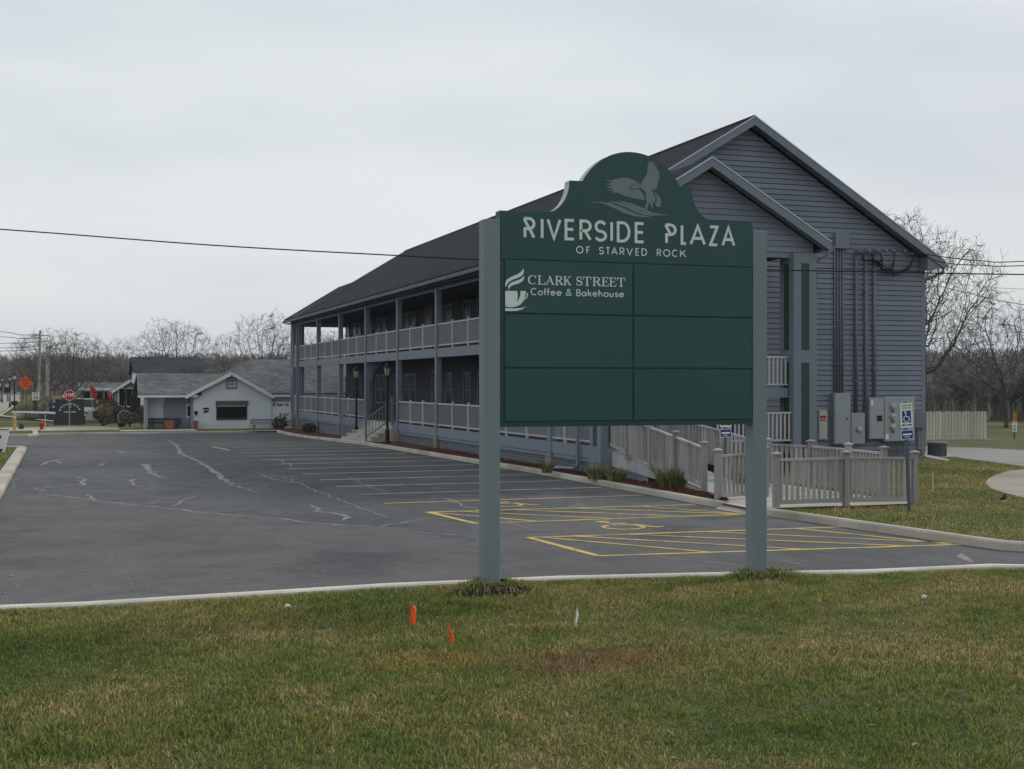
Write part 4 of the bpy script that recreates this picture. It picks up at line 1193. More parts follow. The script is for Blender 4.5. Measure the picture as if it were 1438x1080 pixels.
# main roof
RT = 0.13
def roof_slab(name, xa, za, xb, zb, ya, yb, mat='shingle'):
    d = Vector((xb - xa, 0, zb - za)).normalized()
    o = Vector((0, 0, RT / abs(d.x)))
    vs = [(xa, ya, za), (xb, ya, zb), (xb, yb, zb), (xa, yb, za)]
    vs2 = [(x + o.x, y, zz + o.z) for x, y, zz in vs]
    mb = MB().add(vs + vs2, [(3, 2, 1, 0), (4, 5, 6, 7), (0, 1, 5, 4), (1, 2, 6, 5), (2, 3, 7, 6), (3, 0, 4, 7)])
    return mb.build(name, mat, bd)
roof = roof_slab('roof', XW, ZE, XRDG, ZR, YRK, YRKF)
roof_slab('roof', XE2, ZE, XRDG + 0.001, ZR, YRK, YRKF)
MB().tube([(XRDG, YRK - 0.01, ZR + 0.135), (XRDG, YRKF, ZR + 0.135)], 0.06, 6).build('ridge_cap', 'shingle', roof)
for (ya, yb) in ((YPR, YRK + 3.2), (YPRF, YRKF - 3.2)):
    roof_slab('porch_roof', XW + 0.004, ZE + 0.002, SXR, SZR, ya, yb)
    roof_slab('porch_roof', SX1, ZE + 0.002, SXR + 0.001, SZR, ya, yb)
# rake boards with a pale drip edge
def rake(xa, za, xb, zb, y, sgn, h=0.20):
    d = Vector((xb - xa, 0, zb - za)); L = d.length; d.normalize()
    n = Vector((0, 0, 1 / abs(d.x)))
    p = Vector((xa, y, za)); q = Vector((xb, y, zb))
    t_, b_ = n * (RT - 0.025), n * (RT - 0.025 - h)
    o = MB().extrude([tuple(p + b_), tuple(q + b_), tuple(q + t_), tuple(p + t_)], (0, 0.035 * sgn, 0)).build('rake_board', 'trim', bd)
    t2_, t3_ = n * (RT + 0.012), n * (RT - 0.022)
    MB().extrude([tuple(p + t3_), tuple(q + t3_), tuple(q + t2_), tuple(p + t2_)], (0, 0.055 * sgn, 0)).build('drip_edge', 'trim_light', o)
rake(XW, ZE, XRDG, ZR, YRK, -1); rake(XE2, ZE, XRDG, ZR, YRK, -1)
rake(XW, ZE, SXR, SZR, YPR, -1); rake(SX1, ZE, SXR, SZR, YPR, -1)
rake(XW, ZE, XRDG, ZR, YRKF, 1); rake(XW, ZE, SXR, SZR, YPRF, 1); rake(SX1, ZE, SXR, SZR, YPRF, 1)
# soffits
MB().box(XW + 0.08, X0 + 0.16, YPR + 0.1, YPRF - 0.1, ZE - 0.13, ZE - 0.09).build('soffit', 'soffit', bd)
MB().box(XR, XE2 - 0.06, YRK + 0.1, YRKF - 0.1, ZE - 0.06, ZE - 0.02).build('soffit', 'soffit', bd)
# eave return at the right corner
MB().extrude([(XR - 0.2, YRK + 0.002, ZE - 0.16), (XE2 - 0.03, YRK + 0.002, ZE - 0.08), (XE2 - 0.03, YRK + 0.002, ZE + 0.08), (XR - 0.2, YRK + 0.002, ZE + 0.28)], (0, 0.5, 0)).build('eave_return', 'trim', bd)
# gutters
def gutter(x, sgn, ya, yb):
    pr = [(0, -0.13), (0.10 * sgn, -0.11), (0.13 * sgn, 0.0), (0.115 * sgn, 0.0), (0.09 * sgn, -0.095), (0.012 * sgn, -0.11), (0.012 * sgn, 0.0), (0, 0.0)]
    MB().extrude([(x + a, ya, ZE + 0.05 + c) for a, c in pr], (0, yb - ya, 0)).build('gutter', 'trim', bd, recalc=True)
gutter(XW - 0.005, -1, YPR - 0.03, YPRF + 0.03)
gutter(XE2 + 0.005, 1, YRK - 0.03, YRKF)
gutter(SX1 + 0.005, 1, YPR - 0.03, YRK - 0.05)
def downspout(pts, r=0.045, mat='trim'):
    return MB().tube(pts, r, 4).build('downspout', mat, bd)
downspout([(XE2 + 0.05, YRK + 0.15, ZE - 0.05), (XE2 + 0.05, YRK + 0.15, ZE - 0.2), (XR + 0.12, YG + 0.05, ZE - 0.42), (XR + 0.075, YG + 0.1, ZE - 0.55), (XR + 0.075, YG + 0.1, 0.35)], 0.06)
downspout([(XR + 0.075, YG + 0.1, 0.36), (XR + 0.10, YG, 0.22), (XR + 0.55, YG - 0.5, 0.10)], 0.06, 'white')
downspout([(SX1 + 0.02, YPR + 0.2, ZE - 0.06), (SX1 + 0.02, YPR + 0.2, ZE - 0.18), (SX1 - 0.18, YP + 0.2, ZE - 0.36)], 0.045)
yd = 32.1
downspout([(XW - 0.05, yd, ZE), (XW - 0.05, yd, ZE - 0.2), (X0 - 0.06, yd, ZE - 0.45), (X0 - 0.06, yd, 0.32), (X0 - 0.10, yd + 0.1, 0.24), (X0 - 0.28, yd + 1.9, 0.17)], 0.055)
downspout([(XW - 0.05, 75.9, ZE), (XW - 0.05, 75.9, ZE - 0.2), (X0 - 0.06, 75.9, ZE - 0.45), (X0 - 0.06, 75.9, 0.0)], 0.055)

# porch: decks, beams, columns
YC = [34.4, 40.35, 46.25, 52.15, 58.1, 64.05, 69.95, 75.8]
YA, YZ = YP, YPF
MB().box(X0 + 0.08, XB, YA + 0.1, YZ - 0.1, Z1 - 0.14, Z1 - 0.004).build('deck', 'deck', bd)
MB().box(X0 + 0.08, XB, YG - 0.4, YGF + 0.4, Z2 - 0.14, Z2 - 0.004).build('deck', 'deck', bd)
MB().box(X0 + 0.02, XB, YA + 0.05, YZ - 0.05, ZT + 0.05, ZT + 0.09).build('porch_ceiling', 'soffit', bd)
MB().box(X0 + 0.035, X0 + 0.13, YA + 0.75, YZ - 0.75, Z1B, Z1).build('deck_beam', 'trim', bd, bevel=0.01)
MB().box(X0 + 0.03, X0 + 0.15, YA + 0.75, YZ - 0.75, Z2B, Z2).build('floor_beam', 'trim', bd, bevel=0.01)
MB().box(X0 + 0.03, X0 + 0.15, YA + 0.75, YZ - 0.75, ZT, ZE - 0.135).build('header_beam', 'trim', bd, bevel=0.01)
for y in YC:
    z0 = gz(X0, y) + 0.02
    c = MB().box(X0, X0 + 0.21, y - 0.12, y + 0.12, Z1B - 0.06, ZE - 0.14).build('column', 'trim', bd, bevel=0.012)
    for zz in (Z1 + 0.03, Z2B - 0.07, Z2 + 0.02, ZT - 0.08):
        MB().box(X0 - 0.015, X0 + 0.225, y - 0.135, y + 0.135, zz, zz + 0.05).build('collar', 'trim', c)
# brick pier: separate bricks with recessed joints, one mesh shared by the piers
def brick_pier(w, d, h):
    mb = MB(); rows = max(2, int(h / 0.075)); rh = h / rows
    mb2 = MB().box(0.012, d - 0.012, 0.012, w - 0.012, 0, h)
    for r in range(rows):
        n = max(2, round(w / 0.2)); of = 0.5 if r % 2 else 0.0
        ed = [0] + [max(0, min(w, w / n * (i + of))) for i in range(1 if not r % 2 else 0, n + 1)]
        ed = sorted(set([round(e, 4) for e in ed] + [round(w, 4)]))
        for a, c in zip(ed, ed[1:]):
            if c - a < 0.03: continue
            j = random.uniform(-0.004, 0.004)
            mb.box(j, d - j, a + 0.006, c - 0.006, r * rh + 0.006, (r + 1) * rh - 0.006)
    return mb.mesh('brick_pier', 'brick'), mb2.mesh('mortar_core', 'concrete')
pm, cm = brick_pier(0.44, 0.34, 0.66)
for i, y in enumerate(YC):
    zb_ = Z1B - 0.06 - 0.66
    p = inst('brick_pier', pm, bd, (X0 - 0.03, y - 0.22, zb_))
    inst('mortar_core', cm, p, (X0 - 0.03, y - 0.22, zb_))
# lattice skirts
def lattice(ya, yb):
    mb = MB(); za, zb_ = min(gz(X0, ya), gz(X0, yb)) + 0.08, Z1B - 0.11; h = zb_ - za
    s = 0.165
    for sg_ in (1, -1):
        n = int((yb - ya + h) / s)
        for i in range(n + 1):
            y0 = ya - (h if sg_ > 0 else 0) + i * s; y1 = y0 + h
            p, q = (y0, za), (y1, zb_)
            if sg_ < 0: p, q = (y0, zb_), (y1, za)
            def cl(p, q):
                (pa, pz), (qa, qz) = p, q
                if qa <= ya or pa >= yb: return None
                if pa < ya: f = (ya - pa) / (qa - pa); pa, pz = ya, pz + (qz - pz) * f
                if qa > yb: f = (yb - pa) / (qa - pa); qa, qz = yb, pz + (qz - pz) * f
                return (pa, pz), (qa, qz)
            r = cl(p, q)
            if not r or r[1][0] - r[0][0] < 0.03: continue
            xo = X0 + 0.10 if sg_ > 0 else X0 + 0.112
            mb.beam((xo, r[0][0], r[0][1]), (xo, r[1][0], r[1][1]), 0.01, 0.04, (1, 0, 0)) if False else mb.beam((xo, *r[0]), (xo, *r[1]), 0.042, 0.01, (1, 0, 0))
    o = mb.build('lattice_skirt', 'lattice', bd, kind='stuff')
    MB().box(X0 + 0.06, X0 + 0.09, ya, yb, zb_ - 0.0, Z1B - 0.003).build('skirt_board', 'trim', bd)
MB().box(X0 + 0.22, X0 + 0.3, YA + 0.8, YZ - 0.8, -0.35, Z1B).build('crawl_space_shade', 'dark', bd)  # near-black slab standing in for the shade behind the lattice
bays = [(31.4, 34.28)] + [(a + 0.12, c - 0.12) for a, c in zip(YC, YC[1:])] + [(75.92, 77.7)]
for i, (ya, yb) in enumerate(bays):
    if i != 4:
        lattice(ya + 0.08, yb - 0.08)
# railings: top rail, foot rail, thin posts; the fine pickets joined
def railing(ya, yb, zd, x=X0 + 0.09, far=False):
    o = MB().box(x - 0.035, x + 0.035, ya, yb, zd + 0.87, zd + 0.925).box(x - 0.03, x + 0.03, ya, yb, zd + 0.09, zd + 0.14).build('railing', 'rail', bd)
    n = 3
    for i in range(1, n):
        y = ya + (yb - ya) * i / n
        MB().box(x - 0.05, x + 0.025, y - 0.038, y + 0.038, zd + 0.003, zd + 1.0).build('rail_post', 'trim_light', o)
    mb = MB(); m_ = int((yb - ya) / 0.115)
    for i in range(m_):
        y = ya + (yb - ya) * (i + 0.5) / m_
        mb.box(x - 0.012, x + 0.014, y - 0.029, y + 0.029, zd + 0.141, zd + 0.869)
    mb.build('pickets', 'picket', o, kind='stuff')
for i, (ya, yb) in enumerate(bays):
    if i != 4: railing(ya, yb, Z1)
    if 0 < i < len(bays) - 1 or i == len(bays) - 1: railing(ya, yb, Z2)
# railing across the open far end of the porch
MB().box(X0 + 0.3, XB, YPF - 0.2, YPF - 0.13, Z1 + 0.87, Z1 + 0.925).box(X0 + 0.3, XB, YGF + 0.3, YGF + 0.36, Z2 + 0.87, Z2 + 0.925).build('railing', 'rail', bd)

# windows and doors on the porch wall
def win(y, z0, w, h, label=None):
    f = MB()
    f.box(XB - 0.05, XB + 0.01, y - w / 2 - 0.09, y - w / 2, z0 - 0.09, z0 + h + 0.09).box(XB - 0.05, XB + 0.01, y + w / 2, y + w / 2 + 0.09, z0 - 0.09, z0 + h + 0.09)
    f.box(XB - 0.049, XB + 0.01, y - w / 2, y + w / 2, z0 + h, z0 + h + 0.09).box(XB - 0.049, XB + 0.01, y - w / 2, y + w / 2, z0 - 0.09, z0)
    f.box(XB - 0.04, XB + 0.01, y - w / 2, y + w / 2, z0 + h * .5 - .025, z0 + h * .5 + .025)
    o = f.build('window', 'trim', bd)
    MB().box(XB - 0.03, XB - 0.024, y - w / 2, y + w / 2, z0, z0 + h).build('pane', 'porch_glass', o)
def door(y, z0, mat='green_inlay'):
    o = MB().box(XB - 0.06, XB + 0.01, y - 0.56, y + 0.56, z0, z0 + 2.16).build('door', mat, bd)
    f = MB().box(XB - 0.075, XB - 0.01, y - 0.66, y - 0.561, z0, z0 + 2.25).box(XB - 0.075, XB - 0.01, y + 0.561, y + 0.66, z0, z0 + 2.25).box(XB - 0.075, XB - 0.01, y - 0.561, y + 0.561, z0 + 2.161, z0 + 2.25)
    f.build('door_frame', 'trim', o)
    MB().box(XB - 0.066, XB - 0.061, y - 0.4, y + 0.4, z0 + 1.0, z0 + 1.95).build('pane', 'porch_glass', o)
    MB().tube([(XB - 0.12, y - 0.45, z0 + 0.98), (XB - 0.12, y - 0.33, z0 + 0.98)], 0.015, 6).build('handle', 'steel', o)
for i, (ya, yb) in enumerate(bays[1:-1]):
    L = yb - ya
    for zd in (Z1, Z2):
        if i == 3 and zd == Z1:
            door(ya + L * .55, zd); win(ya + L * .2, zd + 0.75, 0.8, 1.3)
        else:
            win(ya + L * .22, zd + 0.7, 0.85, 1.35); win(ya + L * .44, zd + 0.7, 0.85, 1.35)
            if i % 2: door(ya + L * .78, zd, 'steel_dark')
            else: win(ya + L * .78, zd + 0.7, 0.85, 1.35)
# corbel bracket beside the entry
mb = MB(); mb.extrude([(X0 + 0.22, 57.9, Z2B), (X0 + 0.75, 57.9, Z2B), (X0 + 0.6, 57.9, Z2B - 0.25), (X0 + 0.4, 57.9, Z2B - 0.4), (X0 + 0.3, 57.9, Z2B - 0.8), (X0 + 0.22, 57.9, Z2B - 0.9)], (0, 0.14, 0))
mb.build('bracket', 'trim', bd)

# entry stair
ST0, ST1 = 52.45, 57.5
st = MB().box(X0 - 0.05, X0 + 0.12, ST0, ST1, -0.2, Z1 - 0.006).build('stair_base', 'concrete', bd)
nst = 5
for k in range(nst):
    xa = 11.95 + 0.27 * k; zt_ = 0.0 + (Z1 - 0.02) * (k + 1) / (nst + 0.6)
    MB().box(xa, X0 - 0.06, ST0, ST1, zt_ - 0.17, zt_).build('step', 'concrete', st, bevel=0.012)
for yy in (ST0 + 0.08, ST1 - 0.08):
    a, c = Vector((11.98, yy, 0.16)), Vector((X0 - 0.1, yy, Z1 + 0.03))
    o = MB().beam(a + Vector((0, 0, .92)), c + Vector((0, 0, .92)), 0.045, 0.045).beam(a + Vector((0, 0, .14)), c + Vector((0, 0, .14)), 0.05, 0.05).build('stair_rail', 'trim', bd)
    for p in (a, c):
        MB().box(p.x - .04, p.x + .04, yy - .04, yy + .04, p.z - 0.15, p.z + 1.05).build('rail_post', 'trim', o)
    for k in range(1, 8):
        p = a.lerp(c, k / 8)
        MB().box(p.x - .013, p.x + .013, yy - .013, yy + .013, p.z + .13, p.z + .9).build('baluster', 'trim', o)

# ---- stair porch at the near end (and its twin at the far end): panelled piers, gable, landing
def pier(x0, x1, y0, y1, z0, z1, inl_front, yface, inl_left=True):
    o = MB().box(x0, x1, y0, y1, z0, z1).build('pier', 'trim', bd, bevel=0.012)
    cx_ = (x0 + x1) / 2; zm = 3.25
    for (za, zb_) in ((z0 + 0.4 if z0 > 0 else Z1B + 0.12, zm - 0.13), (zm + 0.22, z1 - 0.28)):
        if inl_front:
            MB().box(cx_ - 0.125, cx_ + 0.125, yface - 0.006, yface + 0.02, za, zb_).build('inlay_panel', 'green_inlay', o)
        if inl_left:
            ym = (y0 + y1) / 2
            MB().box(x0 - 0.006, x0 + 0.02, ym - 0.13, ym + 0.13, za, zb_).build('inlay_panel', 'green_inlay', o)
    return o
PT = ZE - 0.15
for (ya, yb, yf) in ((YP, YP + 0.72, YP), (YPF - 0.72, YPF, YPF - 0.72)):
    pier(X0 - 0.02, X0 + 0.7, ya, yb, Z1B - 0.06, PT, True, yf)
    pier(18.94, 19.68, ya, ya + 0.72, 0.02 if ya < 50 else -0.25, PT, True, yf)
pm2, cm2 = brick_pier(0.76, 0.76, 0.62)
for ya in (YP - 0.02, YPF - 0.74):
    p = inst('brick_pier', pm2, bd, (X0 - 0.04, ya, Z1B - 0.06 - 0.62)); inst('mortar_core', cm2, p, (X0 - 0.04, ya, Z1B - 0.06 - 0.62))
pier(18.86, 19.30, YG - 0.62, YG - 0.06, 0.3, PT, True, YG - 0.62)
# dark green shutter-like panel hanging in the stair opening
MB().box(18.42, 18.60, YG - 0.075, YG - 0.034, 4.4, 5.6).build('shutter', 'green_inlay', bd)
# gable of the stair porch
for (y, rk) in ((YP + 0.16, 1), (YPF - 0.16, 0)):
    gp = MB().extrude([(X0, y, ZT + 0.12), (19.66, y, ZT + 0.12), (19.66, y, sroof_z(19.66) - 0.06), (SXR, y, SZR - 0.08), (X0, y, sroof_z(X0) - 0.06)], (0, 0.14, 0)).build('porch_gable', 'siding', bd)
    if rk:
        z = ZT + 0.11
        while z < SZR - 0.3:
            e = lambda zz: (max(X0 + 0.02, SXR - (SZR - 0.10 - zz) / ss), min(19.6, SXR + (SZR - 0.10 - zz) / ssr))
            a, c = e(z), e(z + 0.158)
            if c[1] - c[0] > 0.1: plank(a[0], a[1], c[0], c[1], z, z + 0.158, y, gp)
            z += 0.158
    MB().box(X0 + 0.7, 18.94, y - 0.0 if rk else y - 0.02, y + 0.16, ZT - 0.02, ZT + 0.118).build('header_beam', 'trim', bd)
# soffit under the stair porch roof, its shade put into a near-black colour
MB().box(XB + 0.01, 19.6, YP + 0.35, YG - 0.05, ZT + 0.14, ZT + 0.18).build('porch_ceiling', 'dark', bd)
for (xa_, za_, xb_, zb_, y0_, y1_) in ((XW, ZE, XRDG, ZR, YRK + .002, YG), (XE2, ZE, XRDG, ZR, YRK + .002, YG), (XW, ZE, SXR, SZR, YPR + .002, YP + .16), (SX1, ZE, SXR, SZR, YPR + .002, YP + .16)):
    MB().add([(xa_, y0_, za_ - .012), (xb_, y0_, zb_ - .012), (xb_, y1_, zb_ - .012), (xa_, y1_, za_ - .012)], [(0, 1, 2, 3)]).build('rake_soffit', 'trim', bd)
# landing half way up, stairs and railings seen through the opening
ZL = 2.42
MB().box(15.6, 18.93, YP + 0.25, YP + 1.5, ZL - 0.26, ZL).build('landing', 'trim', bd)
MB().box(15.3, 18.93, YP + 0.10, YG - 0.1, Z1 - 0.25, Z1 - 0.01).build('deck', 'deck', bd)
for (xa, xb, za, zb_) in ((15.9, 17.1, ZL, Z2), (17.3, 18.5, Z1, ZL)):
    sf = MB().beam((xa, YP + 1.5, za if za == ZL else zb_), (xa, YG - 0.2, zb_ if za == ZL else za), 0.05, 0.3).beam((xb, YP + 1.5, za if za == ZL else zb_), (xb, YG - 0.2, zb_ if za == ZL else za), 0.05, 0.3).build('stair_flight', 'trim', bd)
    for k in range(8):
        t_ = (k + 0.5) / 8; yy = YP + 1.5 + (YG - 0.2 - YP - 1.5) * t_
        zz = (za + (zb_ - za) * t_) if za == ZL else (zb_ + (za - zb_) * t_)
        MB().box(xa + .03, xb - .03, yy - 0.13, yy + 0.13, zz - 0.02, zz + 0.02).build('step', 'deck', sf)
def porch_rail(xa, xb, y, zd, h=0.88):
    o = MB().box(xa, xb, y - 0.03, y + 0.03, zd + h - 0.05, zd + h).box(xa, xb, y - 0.025, y + 0.025, zd + 0.08, zd + 0.12).build('railing', 'rail', bd)
    n = int((xb - xa) / 0.125)
    for i in range(n):
        x = xa + (xb - xa) * (i + .5) / n
        MB().box(x - .022, x + .022, y - .02, y + .02, zd + .121, zd + h - .051).build('baluster', 'rail', o)
porch_rail(16.6, 18.93, YP + 0.3, ZL)
porch_rail(16.6, 18.93, YP + 0.12, Z1)

# ---- electrical service on the gable end
def onwall(px, py, off=0.0):
    x, y, z = at(px, py, YG - 0.03 - off); return x, z
def cabinet(name, px0, px1, py0, py1, depth, mat, label, cat='electrical box'):
    x0, z1_ = onwall(px0, py0); x1, z0 = onwall(px1, py1)
    t_ = thing(name, label, cat, ((x0 + x1) / 2, YG - 0.03 - depth / 2, z0))
    MB().box(x0, x1, YG - 0.03 - depth, YG - 0.027, z0, z1_).build('case', mat, t_, bevel=0.008)
    return t_, x0, x1, z0, z1_, YG - 0.03 - depth
def doorplate(t_, x0, x1, z0, z1_, y, mat):
    return MB().box(x0 + 0.025, x1 - 0.025, y - 0.012, y - 0.001, z0 + 0.03, z1_ - 0.03).build('door', mat, t_, bevel=0.004)
t_, x0, x1, z0, z1_, y = cabinet('junction_box', 1147, 1159, 576, 617, 0.12, 'beige', 'narrow beige electrical box with red marking beside the panelled pier')
doorplate(t_, x0, x1, z0, z1_, y, 'beige')
MB().box(x0 + 0.03, x1 - 0.06, y - 0.016, y - 0.0125, z1_ - 0.25, z1_ - 0.17).build('warning_label', 'red', t_)
MB().box(x0 + 0.03, x1 - 0.06, y - 0.016, y - 0.0125, z1_ - 0.33, z1_ - 0.28).build('warning_label', 'terracotta', t_)
t_, x0, x1, z0, z1_, y = cabinet('wiring_cabinet', 1166, 1188.5, 552, 623, 0.22, 'steel', 'tall grey steel cabinet under four thin conduits')
doorplate(t_, x0, x1, z0, z1_, y, 'steel')
MB().lathe((x0 + x1) / 2 + 0.1, 0, [(0.022, 0), (0.022, 0.02)], 8)
MB().box(x1 - 0.16, x1 - 0.12, y - 0.03, y - 0.0125, (z0 + z1_) / 2 - .03, (z0 + z1_) / 2 + .03).build('latch', 'black', t_)
t_, x0, x1, z0, z1_, y = cabinet('meter_box', 1191, 1210.5, 580, 623, 0.16, 'steel', 'grey steel box with a single round meter on its door')
doorplate(t_, x0, x1, z0, z1_, y, 'steel')
def meter(xc, zc_, y, r, parent, lid=True):
    pts = [(xc, y, zc_), (xc, y - 0.05, zc_), (xc, y - 0.11, zc_), (xc, y - 0.13, zc_)]
    o = MB().tube(pts, [r, r, r * 0.86, r * 0.5], 14).build('meter', 'meter_face', parent)
    MB().tube([(xc, y - 0.005, zc_), (xc, y - 0.022, zc_)], r * 1.12, 14).build('meter_ring', 'steel', o)
    MB().box(xc - r * .45, xc + r * .45, y - 0.134, y - 0.131, zc_ - r * .05, zc_ + r * .2).build('dial', 'steel_dark', o)
meter(x0 + (x1 - x0) * .52, z0 + (z1_ - z0) * .47, y - 0.012, 0.085, t_)
t_, x0, x1, z0, z1_, y = cabinet('switch_cabinet', 1215, 1235.5, 558.5, 616, 0.22, 'steel', 'grey switch cabinet with black handle and small white sticker')
doorplate(t_, x0, x1, z0, z1_, y, 'steel')
MB().box(x1 - 0.26, x1 - 0.10, y - 0.06, y - 0.013, (z0 + z1_) / 2 - .08, (z0 + z1_) / 2 + .09).build('switch_handle', 'black', t_, bevel=0.01)
MB().box(x0 + 0.04, x0 + 0.13, y - 0.016, y - 0.0125, z1_ - 0.24, z1_ - 0.07).build('sticker', 'white', t_)
t_, x0, x1, z0, z1_, y = cabinet('meter_bank', 1236.5, 1279, 557, 619, 0.20, 'steel', 'grey meter bank with six round electric meters by the building corner')
w_ = (x1 - x0) / 2
for c in range(2):
    MB().box(x0 + w_ * c + 0.012, x0 + w_ * (c + 1) - 0.012, y - 0.01, y - 0.001, z0 + 0.02, z1_ - 0.02).build('door', 'steel', t_, bevel=0.004)
    for r in range(3):
        zc_ = z1_ - (0.30 + 0.325 * r)
        meter(x0 + w_ * c + w_ * (.5 if c == 0 else .38), zc_, y - 0.01, 0.085, t_)
        MB().box(x0 + w_ * c + w_ * .42, x0 + w_ * c + w_ * .62, y - 0.03, y - 0.011, zc_ - 0.19, zc_ - 0.12).build('breaker', 'steel_dark', t_)
    MB().box(x0 + w_ * c + 0.04, x0 + w_ * c + 0.15, y - 0.014, y - 0.0105, z0 + 0.07, z0 + 0.24).build('sticker', 'white', t_)
for i in range(7):
    x = x0 + 0.12 + (x1 - x0 - 0.3) * i / 6
    MB().tube([(x, y + 0.1, z0 + 0.02), (x + random.uniform(-.03, .03), y + 0.12, 0.25)], 0.018, 6).build('conduit', 'conduit', t_)
t_, x0, x1, z0, z1_, y = cabinet('utility_box', 1282, 1296, 578, 601, 0.10, 'conduit', 'small plain blue-grey box at the building corner')
doorplate(t_, x0, x1, z0, z1_, y, 'conduit')
MB().tube([(x0 + 0.15, y + 0.05, z0), (x0 + 0.15, y + 0.05, 0.2)], 0.03, 6).build('conduit', 'conduit', t_)
# conduits climbing the wall, as parts of the building
def conduit(px, py0, py1, r, straps=True):
    x, z1_ = onwall(px, py0); _, z0 = onwall(px, py1)
    yy = YG - 0.05 - r
    o = MB().tube([(x, yy, z0 - 0.02), (x, yy, z1_)], r, 8).build('conduit', 'conduit', bd, smooth=True)
    for k in range(3):
        zz = z0 + (z1_ - z0) * (0.2 + 0.3 * k)
        MB().box(x - r - 0.03, x + r + 0.03, yy - r - 0.004, yy + r, zz, zz + 0.03).build('strap', 'conduit', o)
    return x, yy, z1_
for px in (1171, 1174.8, 1178.6, 1182.2):
    conduit(px, 350, 552, 0.026)
xb0, zb1 = onwall(1171, 327); xb1, zb0 = onwall(1190, 350)
MB().box(xb0 - 0.02, xb1, YG - 0.17, YG - 0.028, zb0, zb1).build('cable_duct', 'siding', bd, bevel=0.01)
heads = []
for px, pyb in ((1200.5, 580), (1214, 620), (1226, 558)):
    x, yy, zt_ = conduit(px, 358, pyb, 0.055)
    h = MB().tube([(x, yy, zt_ - 0.02), (x, yy, zt_ + 0.06), (x + 0.03, yy - 0.08, zt_ + 0.12), (x + 0.06, yy - 0.2, zt_ + 0.06)], [0.065, 0.075, 0.085, 0.07], 8).build('weather_head', 'conduit', bd)
    heads.append((x + 0.06, yy - 0.2, zt_ + 0.05))
# drip loops between weather heads and the insulators
ins = [onwall(1241, 352), onwall(1252, 353), onwall(1268, 353.5), onwall(1279, 357)]
for x, z in ins:
    MB().tube([(x, YG - 0.03, z), (x, YG - 0.12, z + 0.01), (x, YG - 0.2, z)], [0.02, 0.05, 0.035], 8).build('insulator', 'steel', bd)
def cable(pts, r, name='service_cable', parent=None, n=6):
    """smooth curve through points"""
    P = [Vector(p) for p in pts]; out = []
    for i in range(len(P) - 1):
        p0 = P[max(i - 1, 0)]; p1 = P[i]; p2 = P[i + 1]; p3 = P[min(i + 2, len(P) - 1)]
        for k in range(8):
            t_ = k / 8
            out.append(0.5 * ((2 * p1) + (p2 - p0) * t_ + (2 * p0 - 5 * p1 + 4 * p2 - p3) * t_ ** 2 + (3 * p1 - p0 - 3 * p2 + p3) * t_ ** 3))
    out.append(P[-1])
    return MB().tube(out, r, n).build(name, 'black', parent)
for i in range(9):
    hd_ = heads[i % 3]; it = ins[(i * 2 + 1) % 4]
    xm, zm_ = onwall(1236 + random.uniform(-6, 16), 381 + random.uniform(-3, 4))
    xq, zq = onwall(1226 + random.uniform(-6, 8), 370 + random.uniform(-4, 3))
    cable([hd_, (hd_[0] + random.uniform(.0, .12), hd_[1] - 0.05, hd_[2] - 0.25), (xq, YG - 0.22, zq), (xm, YG - 0.2 - random.uniform(0, .1), zm_), (xm + (it[0] - xm) * .75, YG - 0.2, zm_ + 0.12), (it[0], YG - 0.2, it[1])], 0.014, 'service_cable', bd, 5)
xm, zm_ = onwall(1247, 383)
MB().tube([(xm - .12, YG - .2, zm_ + .08), (xm, YG - .24, zm_), (xm + .12, YG - .2, zm_ - .12)], [.03, .06, .02], 6).build('splice_bundle', 'black', bd)
cable([(onwall(1147, 376)[0], YG - 0.05, onwall(1147, 376)[1]), (onwall(1146.5, 400)[0], YG - 0.05, onwall(1146.5, 400)[1]), (onwall(1146, 415)[0], YG - 0.05, onwall(1146, 415)[1])], 0.012, 'service_cable', bd, 5)

# ================================================================== WIRES OVERHEAD
def wire(pxs, D, r, label):
    P = [W(px, py, d) for (px, py), d in zip(pxs, D)]
    o = cable(P, r, 'power_line')
    return tag(o, label, 'wire', 'overhead wires')
wire([(-700, 283), (-300, 304), (0, 322), (300, 344.5), (560, 359), (680, 365), (900, 373), (1080, 379), (1200, 381.2), (1438, 385.5), (1900, 389), (2400, 388)], [26] * 12, 0.014, 'long black power line crossing the whole view behind the plaza sign')
p_a = (ins[3][0], YG - 0.2, ins[3][1]); p_b = (ins[2][0], YG - 0.2, ins[2][1])
def drop(p0, pxs, D, r, label):
    P = [p0] + [W(px, py, d) for (px, py), d in zip(pxs, D)]
    return tag(cable(P, r, 'power_line'), label, 'wire', 'overhead wires')
drop(p_b, [(1330, 361.5), (1380, 366.5), (1438, 367), (1700, 352)], [40, 40.5, 41, 44], 0.016, 'upper service wire running right from the gable corner')
drop(p_a, [(1330, 369.5), (1380, 372.5), (1438, 373), (1700, 360)], [40, 40.5, 41, 44], 0.016, 'second service wire just below, running right from the gable corner')
wire([(1290, 401.5), (1318, 402), (1341, 407), (1390, 418.5), (1438, 428), (1700, 470)], [48, 50, 52, 55, 58, 76], 0.018, 'dark wire sloping down to the right across the bare trees')
wire([(1290, 391), (1329, 396.5), (1380, 402), (1438, 406), (1700, 415)], [80, 82, 84, 86, 96], 0.014, 'thin grey wire above the bare trees at right')
for i, (ya, yb) in enumerate(((466, 470.5), (473, 475.5), (482, 481.5), (488.5, 487.5), (493, 492))):
    wire([(-500, ya - 8), (-100, ya - 1), (0, ya), (30, yb), (56, yb - 1.5)], [150, 135, 128, 124, 121], 0.03, 'distant wire at far left, number %s from the top of five' % ['first', 'second', 'third', 'fourth', 'fifth'][i] if False else ['topmost', 'second highest', 'middle', 'second lowest', 'lowest'][i] + ' of the five far wires at the left edge')

